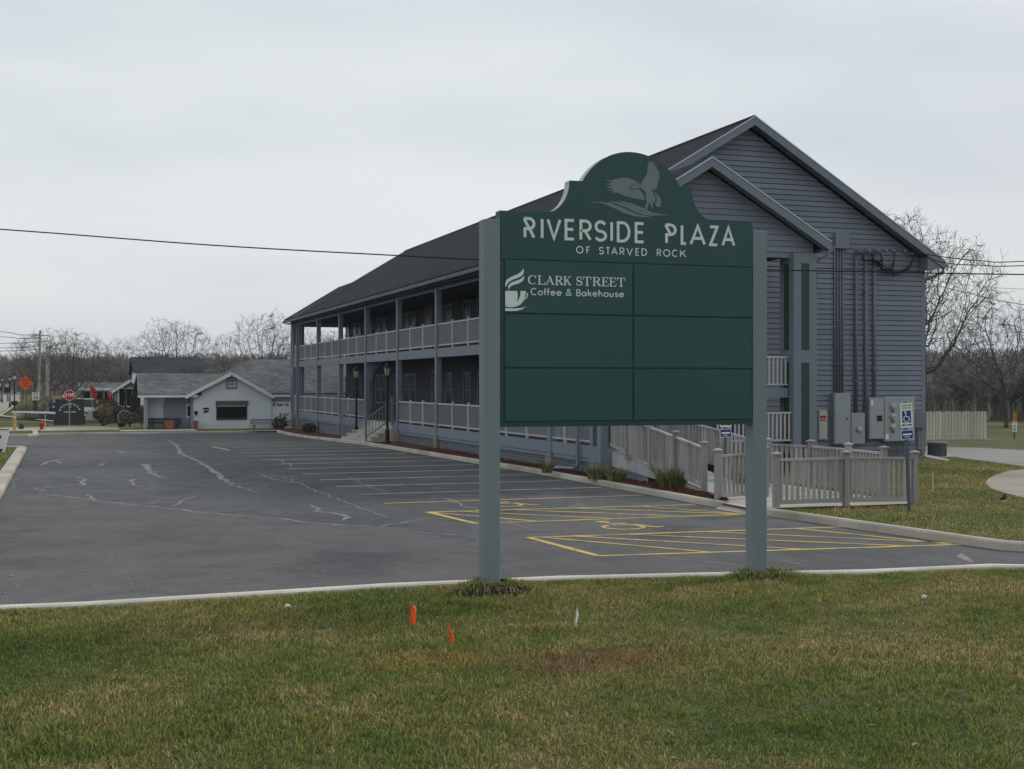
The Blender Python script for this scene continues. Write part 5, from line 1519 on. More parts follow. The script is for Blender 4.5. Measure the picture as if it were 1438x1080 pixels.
# ================================================================== RAMP AND FENCES
def post_mesh(h):
    mb = MB().box(-0.055, 0.055, -0.055, 0.055, -0.05, h)
    return mb.mesh('post', 'weathered')
capm = MB().add([(-.085, -.085, 0), (.085, -.085, 0), (.085, .085, 0), (-.085, .085, 0), (-.085, -.085, .03), (.085, -.085, .03), (.085, .085, .03), (-.085, .085, .03), (-.02, -.02, .06), (.02, -.02, .06), (.02, .02, .06), (-.02, .02, .06)],
                [(0, 3, 2, 1), (0, 1, 5, 4), (1, 2, 6, 5), (2, 3, 7, 6), (3, 0, 4, 7), (4, 5, 9, 8), (5, 6, 10, 9), (6, 7, 11, 10), (7, 4, 8, 11), (8, 9, 10, 11)]).mesh('post_cap', 'weathered')
pst = post_mesh(1.08)
balm = MB().box(-0.026, 0.026, -0.022, 0.022, 0.0, 0.80).mesh('baluster', 'weathered')
def fence(root, pts, posts=True, step=0.128, hb=0.10, htop=1.0, kneel=False):
    """posts with caps at the points, rails between, balusters"""
    for i, p in enumerate(pts):
        if posts:
            o = inst('post', pst, root, p, random.uniform(-.03, .03))
            inst('post_cap', capm, o, (p[0], p[1], p[2] + 1.085))
            bpy.context.view_layer
    for a, c in zip(pts, pts[1:]):
        a, c = Vector(a), Vector(c); d = c - a; L = math.hypot(d.x, d.y)
        e = d * (0.056 / L)
        a2, c2 = a + e, c - e
        MB().beam(a2 + Vector((0, 0, htop - 0.02)), c2 + Vector((0, 0, htop - 0.02)), 0.09, 0.045).build('rail', 'weathered', root)
        MB().beam(a2 + Vector((0, 0, hb + 0.05)), c2 + Vector((0, 0, hb + 0.05)), 0.045, 0.09).build('rail', 'weathered', root)
        n = max(1, int(L / step))
        rz = math.atan2(d.y, d.x)
        for k in range(n):
            q = a2.lerp(c2, (k + 0.5) / n)
            inst('baluster', balm, root, (q.x, q.y, q.z + hb + 0.08 + random.uniform(-.006, .006)), rz, rot=(random.uniform(-.012, .012), random.uniform(-.012, .012), rz))
rz_ = lambda y: 0.11 + (Z1 - 0.13) * max(0.0, min(1.0, (y - 25.3) / (31.0 - 25.3)))
rp_ = thing('access_ramp', 'weathered grey wooden wheelchair ramp with slatted railings rising to the porch', 'ramp', (14.2, 28.0, 0.1))
mb = MB(); ysr = frange(25.3, 31.0, 1)
mb.add([(13.55, 25.3, rz_(25.3) + 0.02), (14.75, 25.3, rz_(25.3) + 0.02), (14.75, 31.0, rz_(31)), (13.55, 31.0, rz_(31)), (13.55, 25.3, 0.08), (14.75, 25.3, 0.08), (14.75, 31.0, rz_(31) - .1), (13.55, 31, rz_(31) - .1)], [(0, 1, 2, 3), (4, 7, 6, 5), (0, 4, 5, 1), (1, 5, 6, 2), (2, 6, 7, 3), (3, 7, 4, 0)])
mb.build('ramp_deck', 'weathered', rp_)
MB().extrude([(13.50, 25.6, 0.10), (13.50, 31.0, 0.42), (13.50, 31.0, rz_(31.0) - 0.02), (13.50, 25.6, rz_(25.6) - 0.02)], (0.03, 0, 0)).build('side_panel', 'plywood', rp_)
MB().box(13.535, 13.55, 28.5, 31.0, 0.1, 0.42).build('lattice_panel', 'lattice', rp_)
NP = [(13.46, 30.9), (13.46, 29.55), (13.46, 28.2), (13.46, 26.85), (13.46, 25.45)]
fence(rp_, [(x, y, rz_(y) + 0.0) for x, y in NP])
FP = [(14.75, 30.4), (14.85, 28.8), (15.1, 27.4), (15.75, 26.6), (16.35, 25.7), (16.42, 24.3), (16.42, 23.0)]
fence(rp_, [(x, y, rz_(y) if x < 15.2 else 0.16 - 0.012 * i) for i, (x, y) in enumerate(FP)])
ff = thing('picket_fence', 'weathered slatted fence facing the driveway with three capped posts', 'fence', (14.8, 22.0, 0.1), 'weathered fences by the walkway')
fence(ff, [(13.26, 22.08, 0.06), (14.80, 21.98, 0.07), (16.34, 21.86, 0.05)])
ff2 = thing('picket_fence', 'short weathered fence section at the end of the mulch bed', 'fence', (13.4, 23.9, 0.1), 'weathered fences by the walkway')
fence(ff2, [(12.86, 23.72, 0.06), (14.30, 24.25, 0.07)])

# ================================================================== SIGNS ON POSTS
def signpost(x, y, label, lean=0.0, h=2.1, second=True, name='accessible_parking_sign', scale=1.0):
    t_ = thing(name, label, 'sign', (x, y, 0.08), 'accessible parking signs')
    MB().box(x - 0.03, x + 0.03, y - 0.02, y + 0.02, -0.1, h + 0.08).build('post', 'steel_dark', t_, bevel=0.004)
    f = lambda u, v, d: (x + u, y - 0.022 - d, 0.08 + v)
    p = MB().plate([(-.14, h - .50), (.14, h - .50), (.14, h - .02), (-.14, h - .02)], f, 0.0, 0.004).build('sign_plate', 'white', t_)
    MB().plate([(-.10, h - .40), (.10, h - .40), (.10, h - .17), (-.10, h - .17)], f, 0.004, 0.0055).build('symbol_field', 'blue', p)
    mb = MB(); w = 0.017
    mb.ribbon([(a * .062 - .005, b_ * .062 + h - .325) for a, b_ in arc(0, 0, 1, 1, 120, 400, 16)], w, f, 0.0055, 0.0070)
    mb.ribbon([(-.02, h - .215), (-.012, h - .285), (.045, h - .29), (.065, h - .36)], w, f, 0.0055, 0.0075)
    mb.ribbon([(-.03 + .012 * a, h - .20 + .012 * b_) for a, b_ in arc(0, 0, 1, 1, 0, 360, 8)], .02, f, 0.0055, 0.0080)
    mb.build('wheelchair_symbol', 'white', p)
    mb = MB()
    line_of(mb, 'RESERVED', -.115, .115, h - .085, .032, .006, f, d=0.0055)
    line_of(mb, 'PARKING', -.10, .10, h - .135, .032, .006, f, d=0.0055)
    mb.build('lettering', 'green_paint', p)
    mb = MB(); mb.ribbon([(-.115, h - .445), (.115, h - .445)], .016, f, 0.004, 0.0056)
    mb.ribbon([(-.06, h - .463), (-.115, h - .445), (-.06, h - .427)], .010, f, 0.004, 0.0062); mb.ribbon([(.06, h - .463), (.115, h - .445), (.06, h - .427)], .010, f, 0.004, 0.0066)
    mb.build('arrow', 'green_paint', p)
    q = MB().plate([(-.14, h - .72), (.14, h - .72), (.14, h - .54), (-.14, h - .54)], f, 0.0, 0.004).build('sign_plate', 'white', t_)
    MB().plate([(-.128, h - .708), (.128, h - .708), (.128, h - .552), (-.128, h - .552)], f, 0.004, 0.0055).build('blue_field', 'blue', q)
    mb = MB(); mb.ribbon([(-.10, h - .628), (.10, h - .622)], .034, f, 0.0055, 0.0068); mb.ribbon([(-.06, h - .675), (.06, h - .672)], .012, f, 0.0055, 0.0068)
    mb.build('fine_print', 'shop_white', q)
    t_.rotation_euler = (0, lean, 0)
    return t_
xs_, ys_, _ = G(1277, 719, 0.08)
s1 = signpost(xs_, ys_, 'blue and white accessible parking sign on leaning post in front of the meters', lean=-0.045, h=2.12)
s2 = signpost(13.60, 24.75, 'blue and white accessible parking sign half hidden behind the right sign post', h=2.02)

# ================================================================== PLANTS IN THE BED
def iris(px, py, r, h, n, label, seed):
    x, y, z = G(px, py, 0.13); rr = random.Random(seed)
    t_ = thing('iris_clump', label, 'plant', (x, y, z), 'clumps of strap-leaved plants in the mulch bed')
    mb = MB()
    for i in range(n):
        a = rr.uniform(0, 6.28); q = r * rr.random() ** .7 * .45; bx, by = x + math.cos(a) * q * 1.4, y + math.sin(a) * q
        ln = h * rr.uniform(.55, 1.1); le = rr.uniform(.1, .75); az = a + rr.uniform(-.6, .6); w = rr.uniform(.012, .022)
        fa = rr.uniform(0, 3.14); wx, wy = math.cos(fa) * w, math.sin(fa) * w
        vs = []
        for k in range(5):
            s_ = k / 4; o = le * ln * s_ ** 1.7; zz = z + ln * (s_ - .28 * le * s_ ** 2.5); f = (1 - s_) ** .6 if k else 1
            cx_, cy_ = bx + math.cos(az) * o, by + math.sin(az) * o
            vs += [(cx_ - wx * f, cy_ - wy * f, zz), (cx_ + wx * f, cy_ + wy * f, zz)]
        mb.add(vs, [(2 * k, 2 * k + 1, 2 * k + 3, 2 * k + 2) for k in range(4)])
    mb.build('leaves', 'leaf', t_, kind='stuff')
    return t_
iris(945, 686, 0.50, 0.58, 300, 'largest green strap-leaved clump in front of the ramp fence', 1)
iris(838, 673, 0.36, 0.40, 200, 'leafy clump beside the brick corner pier', 2)
iris(866, 675, 0.36, 0.36, 180, 'leafy clump between the other two at the ramp', 3)
iris(768, 664, 0.26, 0.38, 100, 'small clump by the second brick pier', 4)

def bush(name, x, y, z, rx, ry, rz, n, mat, label, seed, leaf=0.09, stem=0.0, group=None, cat='shrub', taper=0.0):
    rr = random.Random(seed)
    t_ = thing(name, label, cat, (x, y, z), group)
    mb = MB()
    for _ in range(n):
        while True:
            u, v, w = rr.uniform(-1, 1), rr.uniform(-1, 1), rr.uniform(-1, 1)
            q = u * u + v * v + w * w
            if q < 1 and q > 0.25 * rr.random(): break
        k = 1 + 0.22 * mnoise.noise(Vector((u * 2 + seed, v * 2, w * 2))) + taper * w
        cx_, cy_, cz_ = x + u * rx * k, y + v * ry * k, z + stem + rz + w * rz * k
        a = Vector((rr.gauss(0, 1), rr.gauss(0, 1), rr.gauss(0, 1))).normalized(); c = a.orthogonal().normalized(); s_ = leaf * rr.uniform(.5, 1.2)
        p = Vector((cx_, cy_, cz_))
        mb.add([p - a * s_, p + c * s_ * .5, p + a * s_, p - c * s_ * .5], [(0, 1, 2, 3)])
    mb.build('foliage', mat, t_, kind='stuff')
    m2 = MB()
    for _ in range(5):
        m2.tube([(x + rr.uniform(-.1, .1) * rx, y, z - 0.05), (x + rr.uniform(-.4, .4) * rx, y + rr.uniform(-.4, .4) * ry, z + stem + rz)], [0.03, 0.012], 5)
    m2.build('stems', 'bark', t_)
    return t_
x, y, z = G(398, 606)
bush('evergreen_shrub', x, 77.2, z, 0.55, 0.5, 0.45, 500, 'shrub_dark', 'low dark evergreen shrub at the far corner of the porch', 11, 0.08)

x, y, z = G(430, 611)
bush('evergreen_shrub', 12.6, 69.0, gz(12.6, 69) + .1, 0.45, 0.4, 0.3, 350, 'shrub_dark', 'low dark shrub in the bed left of the entry steps', 12, 0.07)

# ================================================================== LAMP POSTS BY THE ENTRY STEPS
def lamp_post(h, parent):
    mb = MB().lathe(0, 0, [(0.13, 0), (0.13, 0.06), (0.09, 0.12), (0.085, 0.55), (0.055, 0.62), (0.045, h * .75), (0.04, h - .12), (0.06, h - .1), (0.04, h - .05), (0.05, h)], 10)
    mb.build('pole', 'black', parent, smooth=False)
    MB().lathe(0, 0, [(0.07, h + .0), (0.10, h + .03), (0.11, h + .04)], 6).build('lantern_seat', 'black', parent)
    g = MB().lathe(0, 0, [(0.09, h + .04), (0.155, h + .34)], 6).build('lantern_glass', 'lamp_glass', parent)
    fr = MB()
    for k in range(6):
        a = k * math.pi / 3
        fr.beam((.092 * math.cos(a), .092 * math.sin(a), h + .04), (.158 * math.cos(a), .158 * math.sin(a), h + .34), .016, .016)
    fr.build('lantern_frame', 'black', g)
    MB().lathe(0, 0, [(0.19, h + .34), (0.18, h + .37), (0.10, h + .48), (0.05, h + .52), (0.05, h + .55), (0.02, h + .58), (0.025, h + .61), (0.004, h + .66)], 8).build('lantern_roof', 'black', parent)
    mb = MB()
    for k in range(6):
        a = k * math.pi / 3
        mb.beam((.17 * math.cos(a), .17 * math.sin(a), h + .36), (.21 * math.cos(a), .21 * math.sin(a), h + .43), .02, .03)
    mb.build('crown_points', 'black', parent)
lp = thing('lamp_post', 'black lantern lamp post on the near side of the entry steps', 'lamp post', (0, 0, 0), 'lantern posts flanking the entry steps')
lamp_post(2.75, lp)
lp2 = copy_tree(lp)
tag(lp2, 'black lantern lamp post on the far side of the entry steps')
x, y, _ = atX(544, 600, 12.55); lp.location = (x, y, gz(x, y) + 0.1)
x, y, _ = atX(500.5, 600, 12.55); lp2.location = (x, y, gz(x, y) + 0.1)

# dark chairs on the lower porch near its far end
def porch_chair(x, y, rz, label):
    t_ = thing('porch_chair', label, 'chair', (0, 0, 0), 'dark chairs on the lower porch')
    MB().box(-.22, .22, -.22, .22, .42, .46).build('seat', 'black', t_)
    MB().box(-.22, .22, .2, .23, .5, .98).build('backrest', 'black', t_)
    for sx in (-1, 1):
        for sy in (-1, 1):
            MB().box(sx * .2 - .02, sx * .2 + .02, sy * .2 - .02, sy * .2 + .02, 0, .42 if sy < 0 else .98).build('leg', 'black', t_)
    t_.location = (x, y, Z1); t_.rotation_euler = (0, 0, rz)
porch_chair(13.75, 66.3, 1.4, 'dark chair left of the pair seen over the far railing')
porch_chair(13.8, 65.3, -1.4, 'dark chair right of the pair seen over the far railing')

# ================================================================== AC UNIT, STAKE, REAR FENCE, TRAIL MARKER
x, y, _ = GB(1316, 43.0)
ac = thing('air_conditioner', 'round dark air conditioning unit behind the building corner', 'air conditioner', (x, y, 0.05))
MB().lathe(x, y, [(0.30, 0.06), (0.30, 0.50), (0.32, 0.52), (0.32, 0.57), (0.24, 0.60)], 20).build('housing', 'steel_dark', ac)
MB().box(x - .5, x + .5, y - .45, y + .45, 0.05, 0.12).build('pad', 'concrete', ac)
mb = MB()
for k in range(24):
    a = k * math.pi / 12
    mb.box(x + .30 * math.cos(a) - .006, x + .30 * math.cos(a) + .006, y + .30 * math.sin(a) - .006, y + .30 * math.sin(a) + .006, .14, .5)
mb.build('grille', 'black', ac)
x, y, _ = G(1310, 692, 0.085)
tag(MB().box(x - .016, x + .016, y - .008, y + .008, 0.0, 0.55).build('marker_stake', 'fence_white', None, (x, y, 0.0)), 'thin pale stake standing in the side lawn', 'stake')
x, y, _ = G(1409, 706, 0.085)
tag(MB().tube([(x - .09, y, .16), (x - .03, y, .17), (x + .02, y, .19), (x + .045, y, .24), (x + .065, y, .265), (x + .095, y, .262)], [.012, .035, .038, .02, .02, .004], 7).build('ground_bird', 'black', None, (x, y, 0.05)), 'small dark bird on the lawn near the gravel patch', 'bird')
# white board fence
fA, fB = Vector((*GB(1298, 57.0)[:2], 0)), Vector((*GB(1383, 57.5)[:2], 0))
wf = thing('board_fence', 'cream white vertical board fence behind the building', 'fence', (fA.x, fA.y, 0))
d = (fB - fA).normalized(); L = (fB - fA).length; rzf = math.atan2(d.y, d.x)
bm_ = [MB().box(-.060, .060, -.012, .012, 0.05, 1.28 + k * .015).mesh('board', 'fence_white') for k in range(3)]
n = int(L / 0.15)
for i in range(n + 1):
    p = fA + d * (i * L / n)
    inst('board', bm_[(i * 7) % 3], wf, (p.x, p.y, random.uniform(-.015, .015)), rzf + random.uniform(-.03, .03))
for zz in (.3, 1.0):
    MB().beam((fA.x, fA.y + .045, zz), (fB.x, fB.y + .045, zz), .05, .09).build('rail', 'fence_white', wf)
MB().box(fB.x - .02, fB.x + .12, fB.y + .03, fB.y + .17, 0, 1.30).build('post', 'fence_white', wf)
MB().beam((fA.x - .3, fA.y + 2.5, 1.36), (fA.x + 0.8, fA.y + 2.5, 1.36), .3, .12).box(fA.x - .3, fA.x + .8, fA.y + 2.4, fA.y + 2.6, 0, 1.3).build('return_panel', 'fence_white', wf)
# trail marker
x, y, _ = GB(1424.5, 57.5)
tm = thing('trail_marker', 'slim post with an orange plate over a white route plate', 'sign', (x, y, 0))
MB().box(x - .035, x + .035, y - .02, y + .02, -.05, 1.2).build('post', 'steel_dark', tm)
f = lambda u, v, d: (x + u, y - .022 - d, v)
MB().plate([(-.09, .86), (.09, .86), (.09, 1.27), (-.09, 1.27)], f, 0, .005).build('orange_plate', 'amber', tm)
MB().plate([(-.12, .38), (.12, .38), (.12, .84), (-.12, .84)], f, 0, .005).build('white_plate', 'white', tm)
mb = MB(); mb.ribbon([(-.05, 1.2), (.05, 1.2)], .04, f, .005, .0065)
for zz in (1.07, .95): mb.ribbon(arc(0, zz, .018, .018, 0, 360, 8), .03, f, .005, .0065)
mb.ribbon([(-.08, .79), (.08, .79)], .03, f, .005, .0065); mb.ribbon(arc(0, .65, .025, .025, 0, 360, 8), .04, f, .005, .0065)
mb.ribbon([(-.08, .56), (-.02, .5), (.06, .57)], .035, f, .005, .0065); mb.ribbon([(-.08, .43), (.0, .47), (.08, .42)], .035, f, .005, .007)
mb.build('markings', 'black', tm)

# ================================================================== THE SHOP ACROSS THE LOT
SY = 80.0
sh = thing('village_shop', 'low pale grey shop with front gable, wide window and grey shingle roofs', 'shop', (*at(330, 600, SY)[:2], -0.3))
def sp(px, py, y=SY):
    q = at(px, py, y); return q[0], q[2]
GZ0 = -0.33
xg0, _ = sp(272, 560); xg1, _ = sp(381, 560); xa_, za_ = sp(324.5, 526.5); _, ze_ = sp(381, 557)
xend = 22.0
# gabled front wall and white wall to its right
front = MB().extrude([(xg0, SY, GZ0), (xg1, SY, GZ0), (xg1, SY, ze_), (xa_, SY, za_), (xg0, SY, ze_ + 0.02)], (0, 0.2, 0)).build('front_wall', 'shop_wall', sh)
MB().box(xg1 + 0.003, xend, SY + 0.15, SY + 0.3, GZ0, ze_ + 0.1).build('side_wall', 'shop_white', sh)
MB().box(xg1 + 0.003, xend, SY + 0.12, SY + 0.149, sp(390, 564)[1], sp(390, 557)[1]).build('frieze_board', 'house_grey', sh)
# board-and-groove lines of the gable wall
gx = xg0 + 0.2
while gx < xg1 - 0.1:
    zt_ = za_ - abs(gx - xa_) * ((za_ - ze_) / (xg1 - xa_ if gx > xa_ else xa_ - xg0))
    MB().box(gx - .007, gx + .007, SY - .006, SY + .002, GZ0 + .05, zt_ - .25).build('batten', 'shop_wall', front)
    gx += 0.305
# roofs
def tri_roof(name, quad, mat, t_=0.12, parent=sh):
    q = [Vector(p) for p in quad]; n = (q[1] - q[0]).cross(q[2] - q[0]).normalized()
    if n.z < 0: n = -n
    m_ = len(q)
    vs = [tuple(p) for p in q] + [tuple(p + n * t_) for p in q]
    return MB().add(vs, [tuple(range(m_)), tuple(range(2 * m_ - 1, m_ - 1, -1))] + [(i, (i + 1) % m_, (i + 1) % m_ + m_, i + m_) for i in range(m_)]).build(name, mat, parent)
YB2 = SY + 5.2
xr0, zr0 = sp(353, 507, YB2)
xL, _ = sp(262, 556)
tri_roof('gable_roof', [(xL - 0.1, SY - 0.35, sp(262, 559)[1]), (xa_, SY - 0.35, za_ + 0.03), (xa_, YB2 - .6, za_ + 0.03), (xL - 0.1, YB2 - .6, sp(262, 559)[1])], 'shingle_grey')
tri_roof('gable_roof', [(xa_, SY - 0.35, za_ + 0.03), (xg1 + .12, SY - 0.35, ze_ - 0.08), (xg1 + .12, YB2 - .6, ze_ - 0.08), (xa_, YB2 - .6, za_ + 0.03)], 'shingle_grey')
tri_roof('main_roof', [(xg0 + 0.4, SY + 0.05, ze_ + 0.10), (xend, SY + 0.05, ze_ + 0.10), (xend, YB2, zr0), (xr0, YB2, zr0)], 'shingle_grey')
tri_roof('main_roof', [(xr0, YB2, zr0), (xg0 + 0.4, SY + 0.05, ze_ + .1), (xg0 + .4, SY + 10.3, ze_ + .1)], 'shingle_grey')
tri_roof('main_roof', [(xend, YB2, zr0), (xr0, YB2, zr0), (xg0 + 0.4, SY + 10.3, ze_ + .1), (xend, SY + 10.3, ze_ + .1)], 'shingle_grey')
for (pa, pb) in (((xL - .12, sp(262, 559)[1]), (xa_, za_ + .03)), ((xg1 + .14, ze_ - .09), (xa_, za_ + .03))):
    MB().beam((pa[0], SY - .37, pa[1] + .03), (pb[0], SY - .37, pb[1] + .05), .03, .2, (0, 0, 1)).build('rake_board', 'white', sh)
MB().box(xg1 + .15, xend, SY + 0.0, SY + 0.04, ze_ - 0.03, ze_ + .12).build('fascia', 'white', sh)
# left wing with recessed porch
xw0, _ = sp(203, 560, SY + .1); xw1, _ = sp(277, 560, SY + .1)
zwe = sp(230, 557)[1]; YW = SY + 0.9; YWR = SY + 3.6
xl0, _ = sp(193, 556); xl1, zwr = sp(308, 527.5, YWR)
tri_roof('wing_roof', [(xl0, SY - 0.25, zwe), (xw1, SY - 0.25, zwe), (xw1 + 4, YWR, zwr), (xl0 + .15, YWR, zwr)], 'shingle_grey')
tri_roof('wing_roof', [(xl0 + .15, YWR, zwr), (xw1 + 4, YWR, zwr), (xw1 + 4, YWR + 3.6, zwe), (xl0, YWR + 3.6, zwe)], 'shingle_grey')
MB().box(xl0, xw1, SY - .28, SY - .25, zwe - .05, zwe + .11).build('fascia', 'white', sh)
MB().box(xw0, xw0 + .16, SY - .1, YW, GZ0, zwe).build('wing_end_wall', 'shop_blue', sh)
MB().box(xw0 + .163, sp(229, 560, YW)[0], YW, YW + .15, GZ0, zwe + .2).build('wing_wall', 'shop_wall', sh)
MB().box(sp(229, 560, YW)[0], xg0 + .4, YW + .003, YW + .15, GZ0, zwe + .2).build('wing_wall', 'shop_blue', sh)
MB().box(sp(228, 560, YW)[0] - .06, sp(228, 560, YW)[0] + .06, YW - .06, YW - .003, GZ0 + 1.2, zwe).build('flue', 'shop_wall', sh)
MB().box(sp(228, 560, YW)[0] - .13, sp(228, 560, YW)[0] + .13, YW - .12, YW - .003, zwe - .28, zwe - .05).build('flue_hood', 'white', sh)
MB().box(xg0 - .15, xg0 - .003, SY + .01, YW, GZ0, zwe + .1).build('return_wall', 'shop_blue', sh)
dx0, dz1 = sp(261, 567, YW); dx1, dz0 = sp(268, 602, YW)
dr = MB().box(dx0, dx1 + .02, YW - .05, YW - .003, GZ0 + .05, dz1).build('door', 'shop_blue', sh)
MB().box(dx0 - .0, dx1 + .02, YW - .075, YW - .051, sp(265, 587, YW)[1], dz1).build('door_light', 'white', dr)
MB().box(dx0 + .09, dx1 - .06, YW - .085, YW - .076, sp(265, 584, YW)[1], dz1 - .14).build('pane', 'glass', dr)
# wide front window with roller hood
wx0, wz1 = sp(305, 567); wx1, wz0 = sp(345.5, 587)
wd_ = MB().box(wx0 - .06, wx1 + .06, SY - .05, SY - .002, wz0 - .1, wz0).box(wx0 - .06, wx0, SY - .05, SY - .002, wz0, wz1).box(wx1, wx1 + .06, SY - .05, SY - .002, wz0, wz1).build('window', 'brown_wood', sh)
MB().box(wx0, wx1, SY - .02, SY - .012, wz0, wz1).build('pane', 'glass', wd_)
MB().box(wx0 - .1, wx1 + .12, SY - .16, SY - .003, wz1 - .02, wz1 + .18).build('shutter_box', 'steel_dark', wd_)
MB().box(wx0 + .02, wx1 - .02, SY - .032, SY - .021, wz1 - .18, wz1 - .05).build('blind', 'beige', wd_)
MB().box(wx0 + .02, wx1 - .02, SY - .045, SY - .034, wz0 + .01, wz0 + .025).build('inner_sill', 'brown_wood', wd_)
# small gable window panel with dark marks
gx0, gz1_ = sp(317, 530); gx1, gz0_ = sp(333, 546.5)
gw = MB().box(gx0, gx1, SY - .04, SY - .002, gz0_, gz1_).build('gable_panel', 'house_grey', sh)
MB().box(gx0 + .1, gx1 - .1, SY - .05, SY - .041, gz0_ + .16, gz1_ - .15).build('plaque', 'white', gw)
mb = MB(); f = lambda u, v, d: (u, SY - .05 - d, v); ww = (gx1 - gx0 - .26) / 4
for r in range(2):
    zz = gz1_ - .32 - r * .19
    for k in range(4):
        u0 = gx0 + .13 + ww * k
        mb.ribbon([(u0 + .02, zz), (u0 + .02, zz + .13), (u0 + ww - .03, zz + .12), (u0 + .03, zz + .065 if k % 2 else zz + .02)], .035, f, 0, .004 + .0005 * k)
mb.build('dark_lettering', 'black', gw)
# the painted name, partly hidden behind the long building
f = lambda u, v, d: (u, SY + .15 - d, v)
s12 = lambda zx, zy: at(300 + zx / 11.983, 520 + zy / 11.983, SY + .15)
for ch, a, c in (('C', 1000, 1050), ('l', 1062, 1080), ('a', 1092, 1145), ('r', 1158, 1200), ('k', 1215, 1268)):
    mb = MB(); glyph(mb, ch, s12(a, 600)[0], s12(c, 600)[0], s12(a, 608)[2], s12(a, 545)[2] - s12(a, 608)[2], 0.056, f, 0.12, .012)
    mb.build('letter', 'black', sh)
for ch, a, c in (('V', 1095, 1145), ('i', 1170, 1185), ('l', 1200, 1218), ('l', 1236, 1254)):
    mb = MB(); glyph(mb, ch, s12(a, 780)[0], s12(c, 780)[0], s12(a, 780)[2], (s12(a, 715)[2] - s12(a, 780)[2]), 0.056, f, 0.12, .012)
    mb.build('letter', 'black', sh)
# small black goose-like ornament and a wall lamp
f = lambda u, v, d: (u, SY - .002 - d, v)
s54 = lambda zx, zy: sp(160 + zx / 5.4, 420 + zy / 5.4)
for pl in ([(672, 828), (700, 822), (722, 826), (720, 834), (700, 838), (680, 836)], [(676, 838), (700, 845), (722, 845), (722, 852), (700, 862), (672, 864), (690, 852)]):
    MB().plate([s54(*p) for p in pl], f, 0, .02).build('wall_ornament', 'black', sh)
xx, zz = s54(620, 865)
MB().lathe(xx, SY - .12, [(.05, zz - .12), (.10, zz), (.11, zz + .1), (.02, zz + .14)], 8).build('wall_lamp', 'black', sh)

# benches, bins outside the shop
def bench(px0, px1, py_top, py_seat, py_bot, y, mat, label, table=False):
    x0, z1_ = sp(px0, py_top, y); x1, zs_ = sp(px1, py_seat, y); _, z0 = sp(px1, py_bot, y)
    t_ = thing('bench', label, 'bench', ((x0 + x1) / 2, y, z0), 'benches outside the shop')
    for k in range(2):
        MB().box(x0, x1, y + .02 + .19 * 0, y + .05, z1_ - .16 - .17 * k, z1_ - .02 - .17 * k).build('back_slat', mat, t_)
    for k in range(3):
        MB().box(x0, x1, y - .42 + .14 * k, y - .30 + .14 * k, zs_ - .03, zs_ + .01).build('seat_slat', mat, t_)
    for xx in (x0 + .25, x1 - .25):
        MB().box(xx - .04, xx + .04, y - .40, y - .33, z0, zs_ - .031).build('leg', mat, t_)
        MB().box(xx - .04, xx + .04, y + .051, y + .11, z0, z1_).build('leg', mat, t_)
bench(208, 255, 587, 594, 601, SY + .4, 'brown_wood', 'long dark bench under the shop porch')
bench(351, 395, 588, 596, 603, SY - 1.0, 'bench_grey', 'grey bench in front of the white shop wall')
def bin_box(px0, px1, py0, py1, y, label):
    x0, z1_ = sp(px0, py0, y); x1, z0 = sp(px1, py1, y)
    t_ = thing('planter_box', label, 'planter', ((x0 + x1) / 2, y, z0), 'terracotta boxes by the shop')
    MB().extrude([(x0, y - .22, z0), (x1, y - .22, z0), (x1 + .03, y - .25, z1_ - .06), (x0 - .03, y - .25, z1_ - .06)], (0, .5, 0)).build('box', 'terracotta', t_)
    MB().box(x0 - .05, x1 + .05, y - .28, y + .28, z1_ - .06, z1_).build('rim', 'terracotta', t_)
bin_box(232, 243, 591.5, 603.5, SY - .9, 'wide terracotta box in front of the porch bench')
bin_box(273, 277, 591, 602.5, SY - .5, 'narrow terracotta box at the corner of the shop gable')
x, y, z = GB(182, 82)

# ================================================================== BUILDINGS BEHIND
def house(name, label, cat, px0, px1, py_e, py_r, D, depth, wall, roofm, py_b=590, hip=0.0, side_px=None):
    Y = GB((px0 + px1) / 2, D)[1]
    x0, ze2 = at(px0, py_e, Y)[0], at(px0, py_e, Y)[2]; x1 = at(px1, py_e, Y)[0]; _, _, zr2 = at(px0, py_r, Y + depth / 2)
    t_ = thing(name, label, cat, ((x0 + x1) / 2, Y + depth / 2, -0.35))
    MB().box(x0 + .25, x1 - .25, Y + .25, Y + depth - .25, -0.4, ze2).build('wall', wall, t_)
    MB().extrude([(x0 + .25, Y + .25, ze2), (x0 + .25, Y + depth - .25, ze2), (x0 + .25, Y + depth / 2, zr2 - .15)], (.1, 0, 0)).build('gable_end', wall, t_)
    MB().extrude([(x1 - .25, Y + .25, ze2), (x1 - .25, Y + depth - .25, ze2), (x1 - .25, Y + depth / 2, zr2 - .15)], (-.1, 0, 0)).build('gable_end', wall, t_)
    tri_roof('roof', [(x0, Y, ze2), (x1, Y, ze2), (x1 - hip, Y + depth / 2, zr2), (x0 + hip, Y + depth / 2, zr2)], roofm, .12, t_)
    tri_roof('roof', [(x0 + hip, Y + depth / 2, zr2), (x1 - hip, Y + depth / 2, zr2), (x1, Y + depth, ze2), (x0, Y + depth, ze2)], roofm, .12, t_)
    MB().box(x0, x1, Y - .03, Y - .003, ze2 - .12, ze2 + .1).build('fascia', 'white', t_)
    return t_, x0, x1, Y, ze2
t_, x0, x1, Y, ze2 = house('dark_roof_house', 'house with a plain black roof behind the shop', 'house', 187, 287, 526, 503.5, 96, 7, 'shop_white', 'shingle_dark')
wz = at(191, 540, Y)[2]
w1 = MB().box(x0 + .2, x0 + .249, Y + 1.2, Y + 2.2, wz - .4, wz + .6).build('window', 'white', t_)
